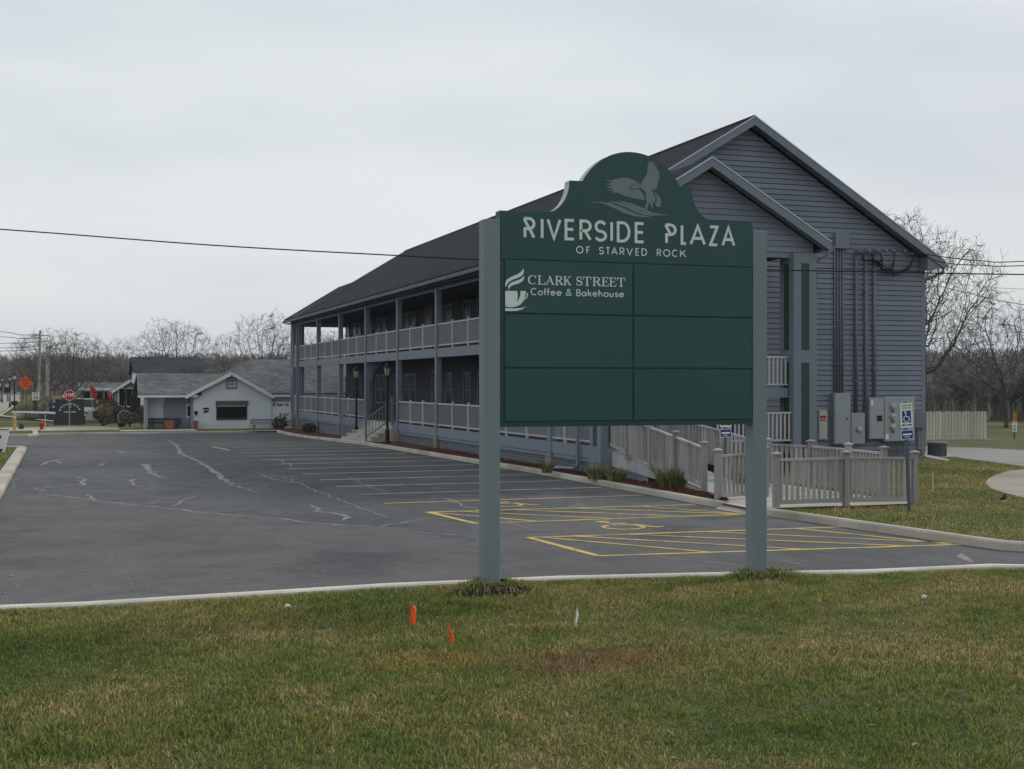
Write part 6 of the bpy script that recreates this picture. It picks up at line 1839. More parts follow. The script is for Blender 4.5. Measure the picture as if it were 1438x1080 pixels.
t_, x0, x1, Y, ze2 = house('grey_cottage', 'low grey cottage with a white edged grey roof beyond the patio', 'house', 110, 200, 546.5, 539, 112, 8, 'house_brown', 'shingle_grey')
for px in (122, 139, 152):
    wx, _, wz = at(px, 556, Y + .25)
    o = MB().box(wx - .36, wx + .36, Y + .2, Y + .249, wz - .4, wz + .4).build('window', 'house_grey', t_)
    MB().box(wx - .30, wx + .30, Y + .19, Y + .199, wz - .34, wz + .34).build('pane', 'glass', o)
# gabled annex with pale wall facing the lot
gx0 = at(160, 560, 103)[0]; gx1 = at(206, 560, 103)[0]; gxm = (gx0 + gx1) / 2
an = thing('gabled_annex', 'pale grey gable-fronted annex left of the shop', 'house', (gxm, 105, -.35))
za1 = at(165, 550, 103)[2]; zap = at(188, 536, 103)[2]
MB().extrude([(gx0 + .2, 103, -.4), (gx1 - .2, 103, -.4), (gx1 - .2, 103, za1), (gxm, 103, zap), (gx0 + .2, 103, za1)], (0, 5, 0)).build('wall', 'house_grey', an)
tri_roof('roof', [(gx0 - .2, 102.6, za1 - .1), (gxm, 102.6, zap + .05), (gxm, 108.2, zap + .05), (gx0 - .2, 108.2, za1 - .1)], 'shingle_grey', .1, an)
tri_roof('roof', [(gxm, 102.6, zap + .05), (gx1 + .2, 102.6, za1 - .1), (gx1 + .2, 108.2, za1 - .1), (gxm, 108.2, zap + .05)], 'shingle_grey', .1, an)
MB().beam((gx0 - .2, 102.58, za1 - .05), (gxm, 102.58, zap + .08), .03, .2).beam((gx1 + .2, 102.58, za1 - .05), (gxm, 102.58, zap + .08), .03, .2).build('rake_board', 'white', an)
for px in (171.5, 182):
    wx, _, wz = at(px, 558, 103)
    o = MB().box(wx - .32, wx + .32, 102.95, 102.997, wz - .75, wz + .75).build('window', 'white', an)
    MB().box(wx - .22, wx + .22, 102.94, 102.949, wz - .65, wz + .65).build('pane', 'glass', o)
# dark patio fence with posts in front of the annex
pf = thing('patio_fence', 'dark brown slatted patio fence in front of the annex', 'fence', (*GB(178, 96)[:2], -.33))
a, c = Vector(GB(160, 96)), Vector(GB(202, 95))
za_f, zb_f = -.3, 0.85
n = 34
slm = MB().box(-.045, .045, -.015, .015, 0, 1.05).mesh('slat', 'brown_wood')
for i in range(n):
    p = a.lerp(c, i / (n - 1)); inst('slat', slm, pf, (p.x, p.y, -.3))
MB().beam((a.x, a.y - .03, .72), (c.x, c.y - .03, .72), .06, .07).beam((a.x, a.y - .03, -.1), (c.x, c.y - .03, -.1), .06, .07).build('rail', 'brown_wood', pf)
for px in (162, 176, 190, 201):
    p = GB(px, 95.7); MB().box(p[0] - .07, p[0] + .07, p[1] - .07, p[1] + .07, -.35, 1.25).build('post', 'brown_wood', pf)
x, y, z = GB(190, 94)
gr = thing('barbecue_smoker', 'tall dark barbecue smoker on the patio by the shop', 'grill', (x, y, z))
MB().box(x - .35, x + .35, y - .3, y + .3, .75 + z, 1.95 + z).build('cabinet', 'black', gr)
MB().tube([(x + .1, y, z + 1.94), (x + .1, y, z + 2.5)], .07, 8).build('chimney', 'black', gr)
for sx in (-.3, .3): MB().box(x + sx - .03, x + sx + .03, y - .03, y + .03, z, z + .76).build('leg', 'black', gr)

# ================================================================== THE STREET CORNER AT THE LEFT
def base_thing(name, label, cat, px, D, group=None):
    x, y, z = GB(px, D)
    return thing(name, label, cat, (x, y, z), group), x, y, z, D / 1800.0
def VP(x, y, z):
    return lambda u, v, d: (x + u, y - d, z + v)
# monument sign
t_, x, y, z, k = base_thing('monument_sign', 'dark stone monument sign with pale arched lettering behind the stop sign', 'sign', 98, 90)
MB().box(x - .95, x + .95, y - .12, y + .18, z + .55, z + 1.72).build('panel', 'monument', t_, bevel=.02)
MB().box(x - 1.05, x + 1.05, y - .25, y + .3, z - .1, z + .55).build('plinth', 'monument', t_, bevel=.02)
MB().box(x - .99, x + .99, y - .15, y + .2, z + 1.721, z + 1.76).build('coping', 'steel_dark', t_)
f = VP(x, y - .12, z)
mb = MB()
aa = arc(0, .85, .68, .56, 172, 8, 24)
for i in range(0, 22, 3):
    mb.ribbon(aa[i:i + 3], .12, f, 0, .015)
mb.ribbon([(-.40, .85), (-.05, .85)], .10, f, 0, .015); mb.ribbon([(.05, .85), (.42, .85)], .10, f, 0, .015); mb.ribbon([(-.08, 1.2), (.1, 1.2)], .1, f, 0, .015)
mb.build('lettering', 'beige', t_)
# stop sign
t_, x, y, z, k = base_thing('stop_sign', 'red octagonal stop sign on a thin steel post', 'sign', 97.5, 85)
MB().box(x - .035, x + .035, y - .0, y + .05, z - .1, z + 2.4).build('post', 'steel', t_)
zc_ = at(97.5, 555, y)[2] - z
f = VP(x, y - .003, z)
o8 = lambda r: [(r * math.cos(rad(22.5 + 45 * i)), zc_ + r * math.sin(rad(22.5 + 45 * i))) for i in range(8)]
p = MB().plate(o8(.37), f, 0, .006).build('sign_plate', 'white', t_)
MB().plate(o8(.335), f, .006, .009).build('red_field', 'red', p)
mb = MB(); line_of(mb, 'STOP', -.28, .28, zc_ - .11, .24, .05, f, d=.012); mb.build('lettering', 'white', p)
# speed limit sign
t_, x, y, z, k = base_thing('speed_limit_sign', 'white speed limit 35 sign on a dark wooden post', 'sign', 50, 108)
MB().box(x - .13, x + .13, y, y + .2, z - .1, z + 1.6).build('post', 'brown_wood', t_)
f = VP(x, y - .003, z); zt_ = at(50, 551, y)[2] - z; zb_ = at(50, 562, y)[2] - z
p = MB().plate([(-.29, zb_), (.29, zb_), (.29, zt_), (-.29, zt_)], f, 0, .008).build('sign_plate', 'white', t_)
mb = MB(); h_ = (zt_ - zb_)
line_of(mb, 'SPEED', -.22, .22, zb_ + h_ * .80, h_ * .12, .022, f, d=.012); line_of(mb, 'LIMIT', -.22, .22, zb_ + h_ * .62, h_ * .12, .022, f, d=.012)
line_of(mb, '35', -.22, .22, zb_ + h_ * .1, h_ * .44, .06, f, d=.012); mb.build('lettering', 'black', p)
# orange works sign
t_, x, y, z, k = base_thing('road_works_sign', 'orange diamond road works sign on a folding stand', 'sign', 36, 138)
f = VP(x, y - .05, z); zc_ = at(36, 538, y)[2] - z; r = .80
p = MB().plate([(0, zc_ - r), (r, zc_), (0, zc_ + r), (-r, zc_)], f, 0, .02).build('sign_plate', 'orange', t_)
mb = MB(); line_of(mb, 'ROAD', -.28, .28, zc_ + .22, .2, .04, f, d=.03); line_of(mb, 'WORK', -.30, .30, zc_ - .08, .2, .04, f, d=.03); line_of(mb, 'AHEAD', -.32, .32, zc_ - .38, .2, .04, f, d=.03)
mb.build('lettering', 'brown_wood', p)
for sx in (-.45, .12):
    MB().beam((x + sx * .3, y, z + zc_ - .3), (x + sx, y + .1, z - .05), .07, .07).build('leg', 'brown_wood', t_)
# street lamps
sl = thing('street_lamp', 'black lantern street lamp with flower basket at the street corner', 'street lamp', (0, 0, 0), 'street lamps along the street')
MB().lathe(0, 0, [(.14, 0), (.12, .5), (.06, .6), (.05, 3.1)], 8).build('pole', 'black', sl)
MB().lathe(0, 0, [(.06, 3.1), (.10, 3.2)], 8).build('lantern_seat', 'black', sl)
MB().lathe(0, 0, [(.10, 3.2), (.15, 3.52)], 8).build('lantern_glass', 'lamp_glass', sl)
MB().lathe(0, 0, [(.20, 3.52), (.12, 3.72), (.03, 3.8), (.02, 3.95)], 8).build('lantern_roof', 'black', sl)
bk = MB().lathe(0, 0, [(.10, .92), (.24, 1.0), (.30, 1.2), (.26, 1.32)], 8).build('flower_basket', 'shrub_dark', sl)
sl.location = GB(20.3, 112)
for (px, D, lb) in ((14, 150, 'second black street lamp with a dark banner'), (3, 190, 'third, more distant street lamp at the left edge')):
    c = copy_tree(sl); tag(c, lb); c.location = GB(px, D)
    for ch in list(c.children):
        if ch.name.startswith('flower_basket'): bpy.data.objects.remove(ch)
    bn = MB().box(-.62, -.06, -.02, .02, 1.75, 2.95).build('banner', 'black', None); bn.parent = c
    MB().box(-.55, -.12, -.026, -.021, 2.4, 2.85).build('banner_print', 'steel', None).parent = bn
# bollard, hydrant, green box, stake, blue bin
t_, x, y, z, k = base_thing('bollard', 'dull yellow bollard post at the lot corner', 'bollard', 20.3, 76)
MB().lathe(x, y, [(.10, z - .1), (.10, z + 1.02), (.07, z + 1.08), (.01, z + 1.1)], 10).build('pipe', 'yellow_post', t_)
MB().lathe(x, y, [(.101, z + .8), (.103, z + .81), (.103, z + .9), (.101, z + .91)], 10).build('band', 'fence_white', t_)
t_, x, y, z, k = base_thing('fire_hydrant', 'small red fire hydrant by the far kerb', 'hydrant', 58.5, 77)
MB().lathe(x, y, [(.14, z + .05), (.14, z + .12), (.10, z + .14), (.10, z + .40), (.14, z + .42), (.12, z + .50), (.05, z + .56), (.03, z + .60)], 10).build('barrel', 'red', t_)
for sx in (-1, 1): MB().tube([(x + sx * .08, y, z + .33), (x + sx * .18, y, z + .33)], .05, 8).build('nozzle', 'red', t_)
MB().tube([(x, y - .08, z + .30), (x, y - .2, z + .30)], .07, 8).build('nozzle', 'red', t_)
t_, x, y, z, k = base_thing('utility_pedestal', 'small dark green utility box on the grass by the bollard', 'utility box', 30, 78)
MB().lathe(x, y, [(.16, z), (.16, z + .34), (.12, z + .42), (.02, z + .44)], 10).build('drum', 'green_paint', t_)
MB().box(x - .18, x + .18, y - .18, y + .18, z - .02, z + .06).build('base', 'steel_dark', t_)
x, y, z = GB(63.5, 78)
tag(MB().box(x - .02, x + .02, y - .02, y + .02, z, z + .95).build('marker_stake', 'fence_white', None, (x, y, z)), 'thin pale stake beside the fire hydrant', 'stake')
t_, x, y, z, k = base_thing('wheelie_bin', 'blue rubbish bin behind the low wall left of the monument sign', 'bin', 75, 118)
zz = at(75, 578, y)[2]
MB().extrude([(x - .34, y - .3, z), (x + .34, y - .3, z), (x + .4, y - .36, zz + .72), (x - .4, y - .36, zz + .72)], (0, .7, 0)).build('body', 'blue', t_)
MB().box(x - .43, x + .43, y - .42, y + .42, zz + .721, zz + .82).build('lid', 'blue', t_)
MB().plate([(-.1, zz + .35 - z), (.1, zz + .35 - z), (.1, zz + .55 - z), (-.1, zz + .55 - z)], VP(x, y - .35, z), 0, .006).build('sticker', 'white', t_)
# low white-capped wall
A, B = GB(20, 104), GB(82, 100)
lw_ = thing('retaining_wall', 'low dark retaining wall with a white cap left of the monument sign', 'wall', ((A[0] + B[0]) / 2, (A[1] + B[1]) / 2, -.3))
zc1 = at(60, 577, A[1])[2]
MB().beam((A[0], A[1], zc1 - .42), (B[0], B[1], zc1 - .42), .3, .55).build('wall_face', 'monument', lw_)
MB().beam((A[0], A[1] - .02, zc1 - .07), (B[0], B[1] - .02, zc1 - .07), .42, .13).build('cap', 'white', lw_)
A, B = GB(113, 96), GB(160, 95)
lw_ = thing('retaining_wall', 'low pale concrete wall right of the monument sign', 'wall', ((A[0] + B[0]) / 2, (A[1] + B[1]) / 2, -.3))
MB().beam((A[0], A[1], 0.05), (B[0], B[1], 0.05), .3, .5).build('wall_face', 'walk', lw_)
MB().box(A[0] + .55, A[0] + .85, A[1] - .3, A[1] + .05, -.35, .55).build('pillar', 'walk', lw_)
x, y, z = GB(31, 103)
t_ = thing('concrete_planter', 'round grey concrete planter beside the street lamp', 'planter', (x, y, z))
MB().lathe(x, y, [(.30, z), (.42, z + .25), (.45, z + .5), (.38, z + .5), (.36, z + .42)], 12).build('bowl', 'concrete', t_)
bush_pts = None
# telephone poles
for (px, pyt, D, pxt, lb) in ((53.5, 464, 124, 56.5, 'tallest bare utility pole left of the bare trees, slightly leaning'), (65, 489, 120, 65.5, 'straight utility pole right of the leaning one'), (68, 492, 128, 68.5, 'thin utility pole just behind the straight one')):
    x, y, z = GB(px, D); q = W(pxt, pyt, D)
    t_ = thing('utility_pole', lb, 'pole', (x, y, z), 'utility poles')
    MB().tube([(x, y, z - .3), q], [.13 if D != 128 else .09, .10 if D != 128 else .07], 8).build('pole', 'pole_wood', t_)
    MB().beam((q[0] - .7, q[1], q[2] - .5), (q[0] + .7, q[1], q[2] - .5), .1, .1).build('crossarm', 'pole_wood', t_)
# silver car nose-on
def car(x, y, z, rz, mat, label):
    t_ = thing('parked_car', label, 'car', (0, 0, 0))
    sec = [(-2.2, .45, .62, .80), (-2.12, .40, .80, .84), (-1.2, .38, .98, .88), (-.75, .38, 1.02, .88), (2.0, .38, 1.05, .86), (2.2, .45, .95, .80)]
    vs = []; 
    for (yy, zl, zh, hw) in sec:
        vs += [(-hw * .94, yy, zl), (-hw, yy, (zl + zh) / 2), (-hw * .93, yy, zh), (hw * .93, yy, zh), (hw, yy, (zl + zh) / 2), (hw * .94, yy, zl)]
    fs = [(i * 6 + j, i * 6 + (j + 1) % 6, (i + 1) * 6 + (j + 1) % 6, (i + 1) * 6 + j) for i in range(len(sec) - 1) for j in range(6)] + [(0, 1, 2, 3, 4, 5), tuple(range(len(sec) * 6 - 1, len(sec) * 6 - 7, -1))]
    b_ = MB().add(vs, fs).build('body', mat, t_, bevel=.04)
    cab = [(-.95, 1.0, .80), (-.2, 1.56, .66), (1.5, 1.60, .66), (2.1, 1.03, .78)]
    vs = []
    for (yy, zz, hw) in cab: vs += [(-hw, yy, zz), (hw, yy, zz)]
    MB().add(vs, [(0, 1, 3, 2), (2, 3, 5, 4), (4, 5, 7, 6), (0, 2, 4, 6), (1, 7, 5, 3)]).build('cabin', 'glass', t_)
    MB().add([(-.68, -.2, 1.575), (.68, -.2, 1.575), (.68, 1.5, 1.615), (-.68, 1.5, 1.615), (-.66, -.2, 1.61), (.66, -.2, 1.61), (.66, 1.5, 1.65), (-.66, 1.5, 1.65)], [(0, 3, 2, 1), (4, 5, 6, 7), (0, 1, 5, 4), (1, 2, 6, 5), (2, 3, 7, 6), (3, 0, 4, 7)]).build('roof', mat, t_)
    for sx in (-1, 1):
        MB().beam((sx * .80, -.95, 1.0), (sx * .665, -.2, 1.59), .05, .05).build('pillar', mat, t_)
        MB().box(sx * .62 - .17, sx * .62 + .17, -2.23, -2.15, .66, .80).build('headlight', 'lamp_glass', t_)
        MB().box(sx * .98 - .1, sx * .98 + .1, -.75, -.6, 1.0, 1.15).build('mirror', mat, t_)
        for yy in (-1.4, 1.35):
            w = MB().tube([(sx * .70, yy, .33), (sx * .89, yy, .33)], .33, 16).build('wheel', 'black', t_)
            MB().tube([(sx * .89, yy, .33), (sx * .90, yy, .33)], .2, 12).build('rim', 'steel', w)
    MB().box(-.5, .5, -2.235, -2.15, .48, .62).build('grille', 'black', t_)
    t_.location = (x, y, z); t_.rotation_euler = (0, 0, rz)
x, y, z = GB(122, 101); car(x, y, z, 0.12, 'car_paint', 'silver car parked nose-on behind the monument sign')
# red feather flag
x, y, z = GB(133, 97)
ff_ = thing('feather_flag', 'red banner flag drooping on a slanted pole beside the silver car', 'flag', (x, y, z))
zt1 = at(126, 540, y)[2]; xt1 = at(126, 540, y)[0]
MB().tube([(x, y, z), (xt1, y, zt1)], .025, 6).build('pole', 'steel', ff_)
mb = MB(); vs = []
for i in range(8):
    s_ = i / 7; cx_, cz_ = xt1 + (at(134, 561, y)[0] - xt1) * s_, zt1 - .05 + (at(134, 562, y)[2] - zt1) * s_
    wv = .08 * math.sin(s_ * 7)
    vs += [(cx_ - .05, y + wv, cz_), (cx_ + .14, y - .08 - wv, cz_ + .02), (cx_ + .34 * math.sin(s_ * 3.0 + .15), y + .05 + wv, cz_ + .08)]
mb.add(vs, [(3 * i + j, 3 * i + j + 1, 3 * i + j + 4, 3 * i + j + 3) for i in range(7) for j in range(2)])
mb.build('banner', 'red', ff_)
# shrubs round the corner
for (px, D, rx, rz, mat, lb, seed, stem, tp) in ((147, 86, .52, .50, 'shrub_brown', 'clipped brown topiary shrub right of the monument sign', 21, .45, .25), (147.5, 87, .40, .35, 'shrub_dark', 'dark shrub base beneath the brown topiary', 22, 0, 0), (182, 86, .62, .42, 'shrub_dark', 'round dark shrub left of the shop', 23, .1, 0), (171, 85.5, .25, .12, 'shrub_dark', 'tiny dark plant beside the round shrub', 24, 0, 0),
        (139, 95, .50, .45, 'shrub_dark', 'dark shrub just right of the silver car', 25, .1, 0), (152, 99, 1.1, .75, 'shrub_dark', 'bare dark bush filling the gap before the cottage', 30, .25, 0), (170, 94, .8, .55, 'shrub_dark', 'dark bush against the patio fence', 31, .15, 0), (45, 100, .55, .25, 'shrub_brown', 'low brown plant beside the concrete planter', 32, 0, 0), (158, 93, .9, .6, 'shrub_dark', 'dark tangled shrub in front of the patio fence', 26, .3, 0), (199, 88, .45, .7, 'shrub_dark', 'dark shrub against the end wall of the shop', 27, 0, 0), (35, 108, .7, .45, 'shrub_brown', 'leafless brown shrub under the works sign', 28, .2, 0), (58, 112, 1.1, .9, 'shrub_brown', 'wide brown thicket behind the speed limit sign', 29, .1, 0)):
    x, y, z = GB(px, D)
    bush('garden_shrub', x, y, z, rx, rx, rz, int(420 * max(1, rx / .5)), mat, lb, seed, .08, stem, 'shrubs at the street corner', taper=tp)

# wagon wheel, patio tables and a red umbrella in front of the cottage
x, y, z = GB(175, 89.5)
ww_ = thing('wagon_wheel', 'old grey wagon wheel standing by the round dark shrub', 'wheel', (x, y, z))
ringp = [(x + .46 * math.cos(6.2832 * i / 24), y, z + .48 + .46 * math.sin(6.2832 * i / 24)) for i in range(25)]
MB().tube(ringp, .035, 6, False).build('rim', 'pole_wood', ww_)
for i in range(8):
    a = 6.2832 * i / 8; MB().beam((x, y, z + .48), (x + .44 * math.cos(a), y, z + .48 + .44 * math.sin(a)), .03, .03, (0, 1, 0)).build('spoke', 'pole_wood', ww_)
MB().tube([(x, y - .06, z + .48), (x, y + .06, z + .48)], .07, 8).build('hub', 'pole_wood', ww_)
for (px, D, lb) in ((163, 100, 'dark patio table left of the smoker'), (195, 98, 'dark patio table next to the shop end wall')):
    x, y, z = GB(px, D)
    pt_ = thing('patio_table', lb, 'table', (x, y, z), 'patio tables')
    MB().lathe(x, y, [(.5, z + .98), (.5, z + 1.02), (.48, z + 1.03)], 14).build('table_top', 'brown_wood', pt_)
    MB().lathe(x, y, [(.22, z), (.05, z + .06), (.05, z + .98)], 8).build('pedestal', 'brown_wood', pt_)
x, y, z = GB(92, 118)
rs_ = thing('warning_sign', 'red and white sign plate partly behind the stop sign', 'sign', (x, y, z))
MB().box(x - .04, x + .04, y, y + .05, z, z + 2.2).build('post', 'steel', rs_)
q = at(92.5, 556, y)
MB().box(x - .38, x + .38, y - .02, y - .001, q[2] - .55, q[2] + .35).build('sign_plate', 'red', rs_)
MB().box(x - .30, x + .30, y - .025, y - .021, q[2] - .15, q[2] + .1).build('plate_band', 'white', rs_)
x, y, z = GB(158, 110)
fl_ = thing('hanging_flag', 'small red flag on the cottage wall', 'flag', (x, y, z))
zf = at(152, 553, y)[2]
MB().tube([(x, y, zf - .1), (x - .45, y - .3, zf + .35)], .02, 6).build('pole', 'steel', fl_)
MB().add([(x - .45, y - .3, zf + .35), (x - .1, y - .08, zf + .02), (x - .12, y - .16, zf - .5), (x - .42, y - .24, zf - .3)], [(0, 1, 2, 3)]).build('banner', 'red', fl_)

# white banner board at the left edge
x, y, z = GB(-12, 46); 
wb = thing('banner_board', 'white leaning banner board with black and red letters cut by the left edge', 'sign', (x, y, z))
pts_b = [(-46, 601), (13.0, 603.5), (1.5, 652), (-52, 660)]
Q = [W(px, py, 46) for px, py in pts_b]
MB().extrude(Q, (0.02, 0.06, 0)).build('board', 'white', wb)
MB().beam(Q[0], Q[1], .03, .03).build('top_bar', 'steel_dark', wb)
fb = lambda px, py: W(px, py, 45.97)
def bar_b(pl, mat, k=0):
    MB().extrude([W(a, c, 45.985 - .002 * k) for a, c in pl], (0.002, .012, 0)).build('letter', mat, wb)
def oval(cx_, cy_, rx, ry, n=14): return [(cx_ + rx * math.cos(6.2832 * i / n), cy_ + ry * math.sin(6.2832 * i / n)) for i in range(n)]
bar_b(oval(-1.2, 613.5, 2.8, 3.0), 'black'); bar_b([(-5, 633), (-1, 631), (3.8, 630), (3.2, 632.2), (1.2, 634), (-.5, 635.5), (-4, 635)], 'black'); bar_b(oval(-1, 640.5, 3.0, 3.3), 'red')
bar_b(oval(-12, 614, 4, 4), 'black'); bar_b(oval(-24, 614, 4, 4), 'black'); bar_b([(-30, 631), (-8, 631), (-8, 635), (-30, 635)], 'black'); bar_b(oval(-14, 641, 4, 3.5), 'red')
for px in (-44, -4):
    p = W(px, 655, 46); g0 = GB(px, 46); MB().tube([(g0[0], g0[1], g0[2]), (p[0], p[1] + .08, p[2] + .9)], .02, 6).build('stake', 'steel_dark', wb)

# ================================================================== TREES
def branch_mesh(seed, height, crown, levels=6, trunk_r=None, spread=0.62, twist=0.35, tip=0.012, first=0.28, mat='bark', kids=(2, 4), droop=0.0, sides=4):
    """bare tree: returns (trunk mesh, crown mesh) around the origin"""
    rr = random.Random(seed)
    trunk = MB(); crownm = MB()
    r0 = trunk_r or height * 0.022
    def grow(p, d, L, r, lev):
        pts = [p.copy()]; rs = [r]; q = p.copy(); dd = d.copy(); nseg = 4 if lev < 3 else 3
        for i in range(nseg):
            dd = (dd + Vector((rr.gauss(0, 1), rr.gauss(0, 1), rr.gauss(0, .7))) * twist * .38 + Vector((0, 0, (.13 if lev < 3 else .03) - droop * lev * .03))).normalized()
            q = q + dd * (L / nseg); pts.append(q.copy()); rs.append(max(tip * .6, r * (1 - .42 * (i + 1) / nseg)))
        (trunk if lev == 0 else crownm).tube(pts, rs, sides + 2 if lev == 0 else (sides if lev < 3 else 3), False)
        if lev >= levels: return
        n = rr.randint(*kids) + (1 if lev >= 3 and rr.random() < .55 else 0)
        if lev == 0: n = rr.randint(5, 6)
        for k in range(n):
            t_ = 1.0 if k == 0 else rr.uniform(.4, 1.0) if lev else rr.uniform(.62, 1.0)
            f = t_ * nseg; i = min(int(f), nseg - 1); b0 = pts[i].lerp(pts[i + 1], f - i)
            side = Vector((rr.gauss(0, 1), rr.gauss(0, 1), rr.gauss(0, .5)))
            if lev == 0:
                az = 6.283 * (k + rr.uniform(-.3, .3)) / n; side = Vector((math.cos(az), math.sin(az), 0))
            side = (side - dd * side.dot(dd)).normalized()
            a = spread * rr.uniform(.55, 1.3) * (.6 if k == 0 else 1) * (1.45 if lev == 0 else 1)
            nd_ = (dd * math.cos(a) + side * math.sin(a)).normalized()
            grow(b0, nd_, L * rr.uniform(.60, .86) * (1 if lev else crown / max(L, .1)), max(tip, rs[min(i + 1, nseg)] * rr.uniform(.55, .8)), lev + 1)
    grow(Vector((0, 0, -.2)), Vector((rr.uniform(-.06, .06), rr.uniform(-.06, .06), 1)).normalized(), height * first, r0, 0)
    zmax = max(v[2] for v in crownm.v); s = height / zmax
    for m_ in (trunk, crownm):
        m_.v = [(a * s, b_ * s, c * s) for a, b_, c in m_.v]
    return trunk.mesh('trunk', mat), crownm.mesh('crown', mat)
from mathutils import kdtree
def crown_tree(seed, rx, hc, rz, h0, n_att=1100, step=0.26, lean=0.0, mat='bark'):
    """bare tree grown towards points spread through its crown, 9 m tall: (trunk mesh, crown mesh)"""
    rr = random.Random(seed)
    att = []
    while len(att) < n_att:
        u, v, w = rr.uniform(-1, 1), rr.uniform(-1, 1), rr.uniform(-1, 1)
        q = u * u + v * v + w * w
        if q > 1 or q < .08 * rr.random(): continue
        k = 1 + .22 * mnoise.noise(Vector((u * 1.6 + seed, v * 1.6, w * 1.6)))
        z = hc + w * rz * k
        if z < h0 * .8: continue
        att.append(Vector((u * rx * k, v * rx * k, z)))
    nodes = [Vector((0, 0, -.2))]; par = [-1]
    while nodes[-1].z < h0:
        nodes.append(nodes[-1] + Vector((rr.gauss(0, .03) + lean * .05, rr.gauss(0, .03), step))); par.append(len(nodes) - 2)
    for it in range(70):
        kd = kdtree.KDTree(len(nodes))
        for i, p in enumerate(nodes): kd.insert(p, i)
        kd.balance()
        pull = {}
        keep = []
        for a in att:
            co, i, d = kd.find(a)
            if d < .30: continue
            keep.append(a)
            if d < 3.2: pull.setdefault(i, Vector((0, 0, 0))); pull[i] += (a - nodes[i]).normalized()
        att = keep
        if not pull: break
        for i, v in pull.items():
            v = v.normalized() + Vector((rr.gauss(0, .22), rr.gauss(0, .22), rr.gauss(0, .16) + .05))
            nodes.append(nodes[i] + v.normalized() * step); par.append(i)
    nch = [0] * len(nodes); area = [0.0] * len(nodes)
    for i in range(len(nodes) - 1, 0, -1):
        if area[i] == 0: area[i] = .0085 ** 2.1
        area[par[i]] += area[i]; nch[par[i]] += 1
    R_ = [max(.0085, a ** (1 / 2.1)) for a in area]
    trunk = MB(); crown = MB()
    first = {}
    for i in range(1, len(nodes)):
        p = par[i]; big = R_[i] > .03
        tgt = trunk if nodes[i].z < h0 + .01 and big else crown
        r1 = min(R_[p], R_[i] * 1.35)
        tgt.tube([nodes[p], nodes[i]], [r1, R_[i]], 6 if R_[i] > .06 else 4 if big else 3, False)
        if R_[i] < .022:
            for _ in range(1 if nch[i] else 3):
                d = (nodes[i] - nodes[p]).normalized() + Vector((rr.gauss(0, .55), rr.gauss(0, .55), rr.gauss(.1, .45)))
                q = nodes[i] + d.normalized() * rr.uniform(.25, .6)
                m_ = nodes[i].lerp(q, .5) + Vector((rr.gauss(0, .03), rr.gauss(0, .03), .02))
                crown.tube([nodes[i], m_, q], [.0085, .007, .005], 3, False)
    zmax = max(v[2] for v in crown.v); s = 9.0 / zmax
    for m_ in (trunk, crown): m_.v = [(a * s, b_ * s, c * s) for a, b_, c in m_.v]
    return trunk.mesh('trunk', mat), crown.mesh('crown', mat)
KIND = [crown_tree(3, 3.9, 5.4, 3.3, 2.0), crown_tree(12, 4.6, 5.2, 3.2, 1.7, 1300), crown_tree(25, 2.2, 5.6, 3.2, 2.2, 600), crown_tree(31, 5.2, 5.5, 3.0, 2.0, 1300, lean=.6)]
ext_ = []
for tr, cw in KIND:
    co = np.array([v.co[:] for v in cw.vertices]); lo_, hi_ = np.percentile(co[:, 0], [1, 99]); ext_.append((hi_ - lo_, hi_, lo_))
def tree(px, D, py_top, kind, label, wpx=None, rz=0.0, group='bare trees beyond the lot', tip=None):
    x, y, z = GB(px, D); ztop = CH + (HOR - py_top) / 1800 * D
    sc = (ztop - z) / 9.0
    sx = sc if not wpx else (wpx / 1800 * D) / ext_[kind][0]
    sx = max(min(sx, sc * 1.7), sc * .6)
    t_ = thing('bare_tree', label, 'tree', (x, y, z), group)
    for nm, me in zip(('trunk', 'crown'), KIND[kind]):
        o = bpy.data.objects.new(nm, me); COL.objects.link(o); o.parent = t_; o.scale = (sx, sx, sc); o.rotation_euler = (0, 0, rz)
    return t_
tree(104, 106, 460, 1, 'broad bare tree above the stop sign', 95, .3)
tree(72, 132, 458, 0, 'bare tree behind the utility poles', 90, 1.2)
tree(48, 150, 468, 2, 'bare tree at far left, left of the utility poles', 70, 2.0)
tree(133, 140, 474, 2, 'smaller bare tree right of the broad one', 50, 4.0)
tree(168, 165, 472, 2, 'narrow bare tree left of the black roof', 44, .7)
tree(243, 150, 442, 3, 'wide spreading bare tree above the black roof', 108, .9)
tree(372, 150, 431, 1, 'rounded bare tree above the right end of the shop', 92, 2.6)
tree(316, 175, 465, 2, 'small slim bare tree between the two large ones', 34, 3.3)
tree(400, 190, 462, 0, 'bare tree just left of the porch corner', 50, 5.2)
tree(445, 170, 455, 3, 'bare tree seen through the upper far porch', 60, 1.9)
tree(478, 180, 458, 1, 'bare tree seen through the porch bays', 60, 3.9)
tree(1302, 72, 296, 3, 'tall bare tree rising behind the right roof edge', 130, 2.2, 'bare trees right of the building')
tree(1250, 84, 290, 0, 'bare tree top showing above the right roof slope', 70, .4, 'bare trees right of the building')
tree(1413, 82, 411, 1, 'big bare tree with thick trunk at the right edge', 150, 5.0, 'bare trees right of the building')
tree(1352, 105, 440, 2, 'bare tree above the board fence', 70, 3.1, 'bare trees right of the building')
tree(1500, 90, 400, 3, 'bare tree just beyond the right edge', 120, 1.0, 'bare trees right of the building')

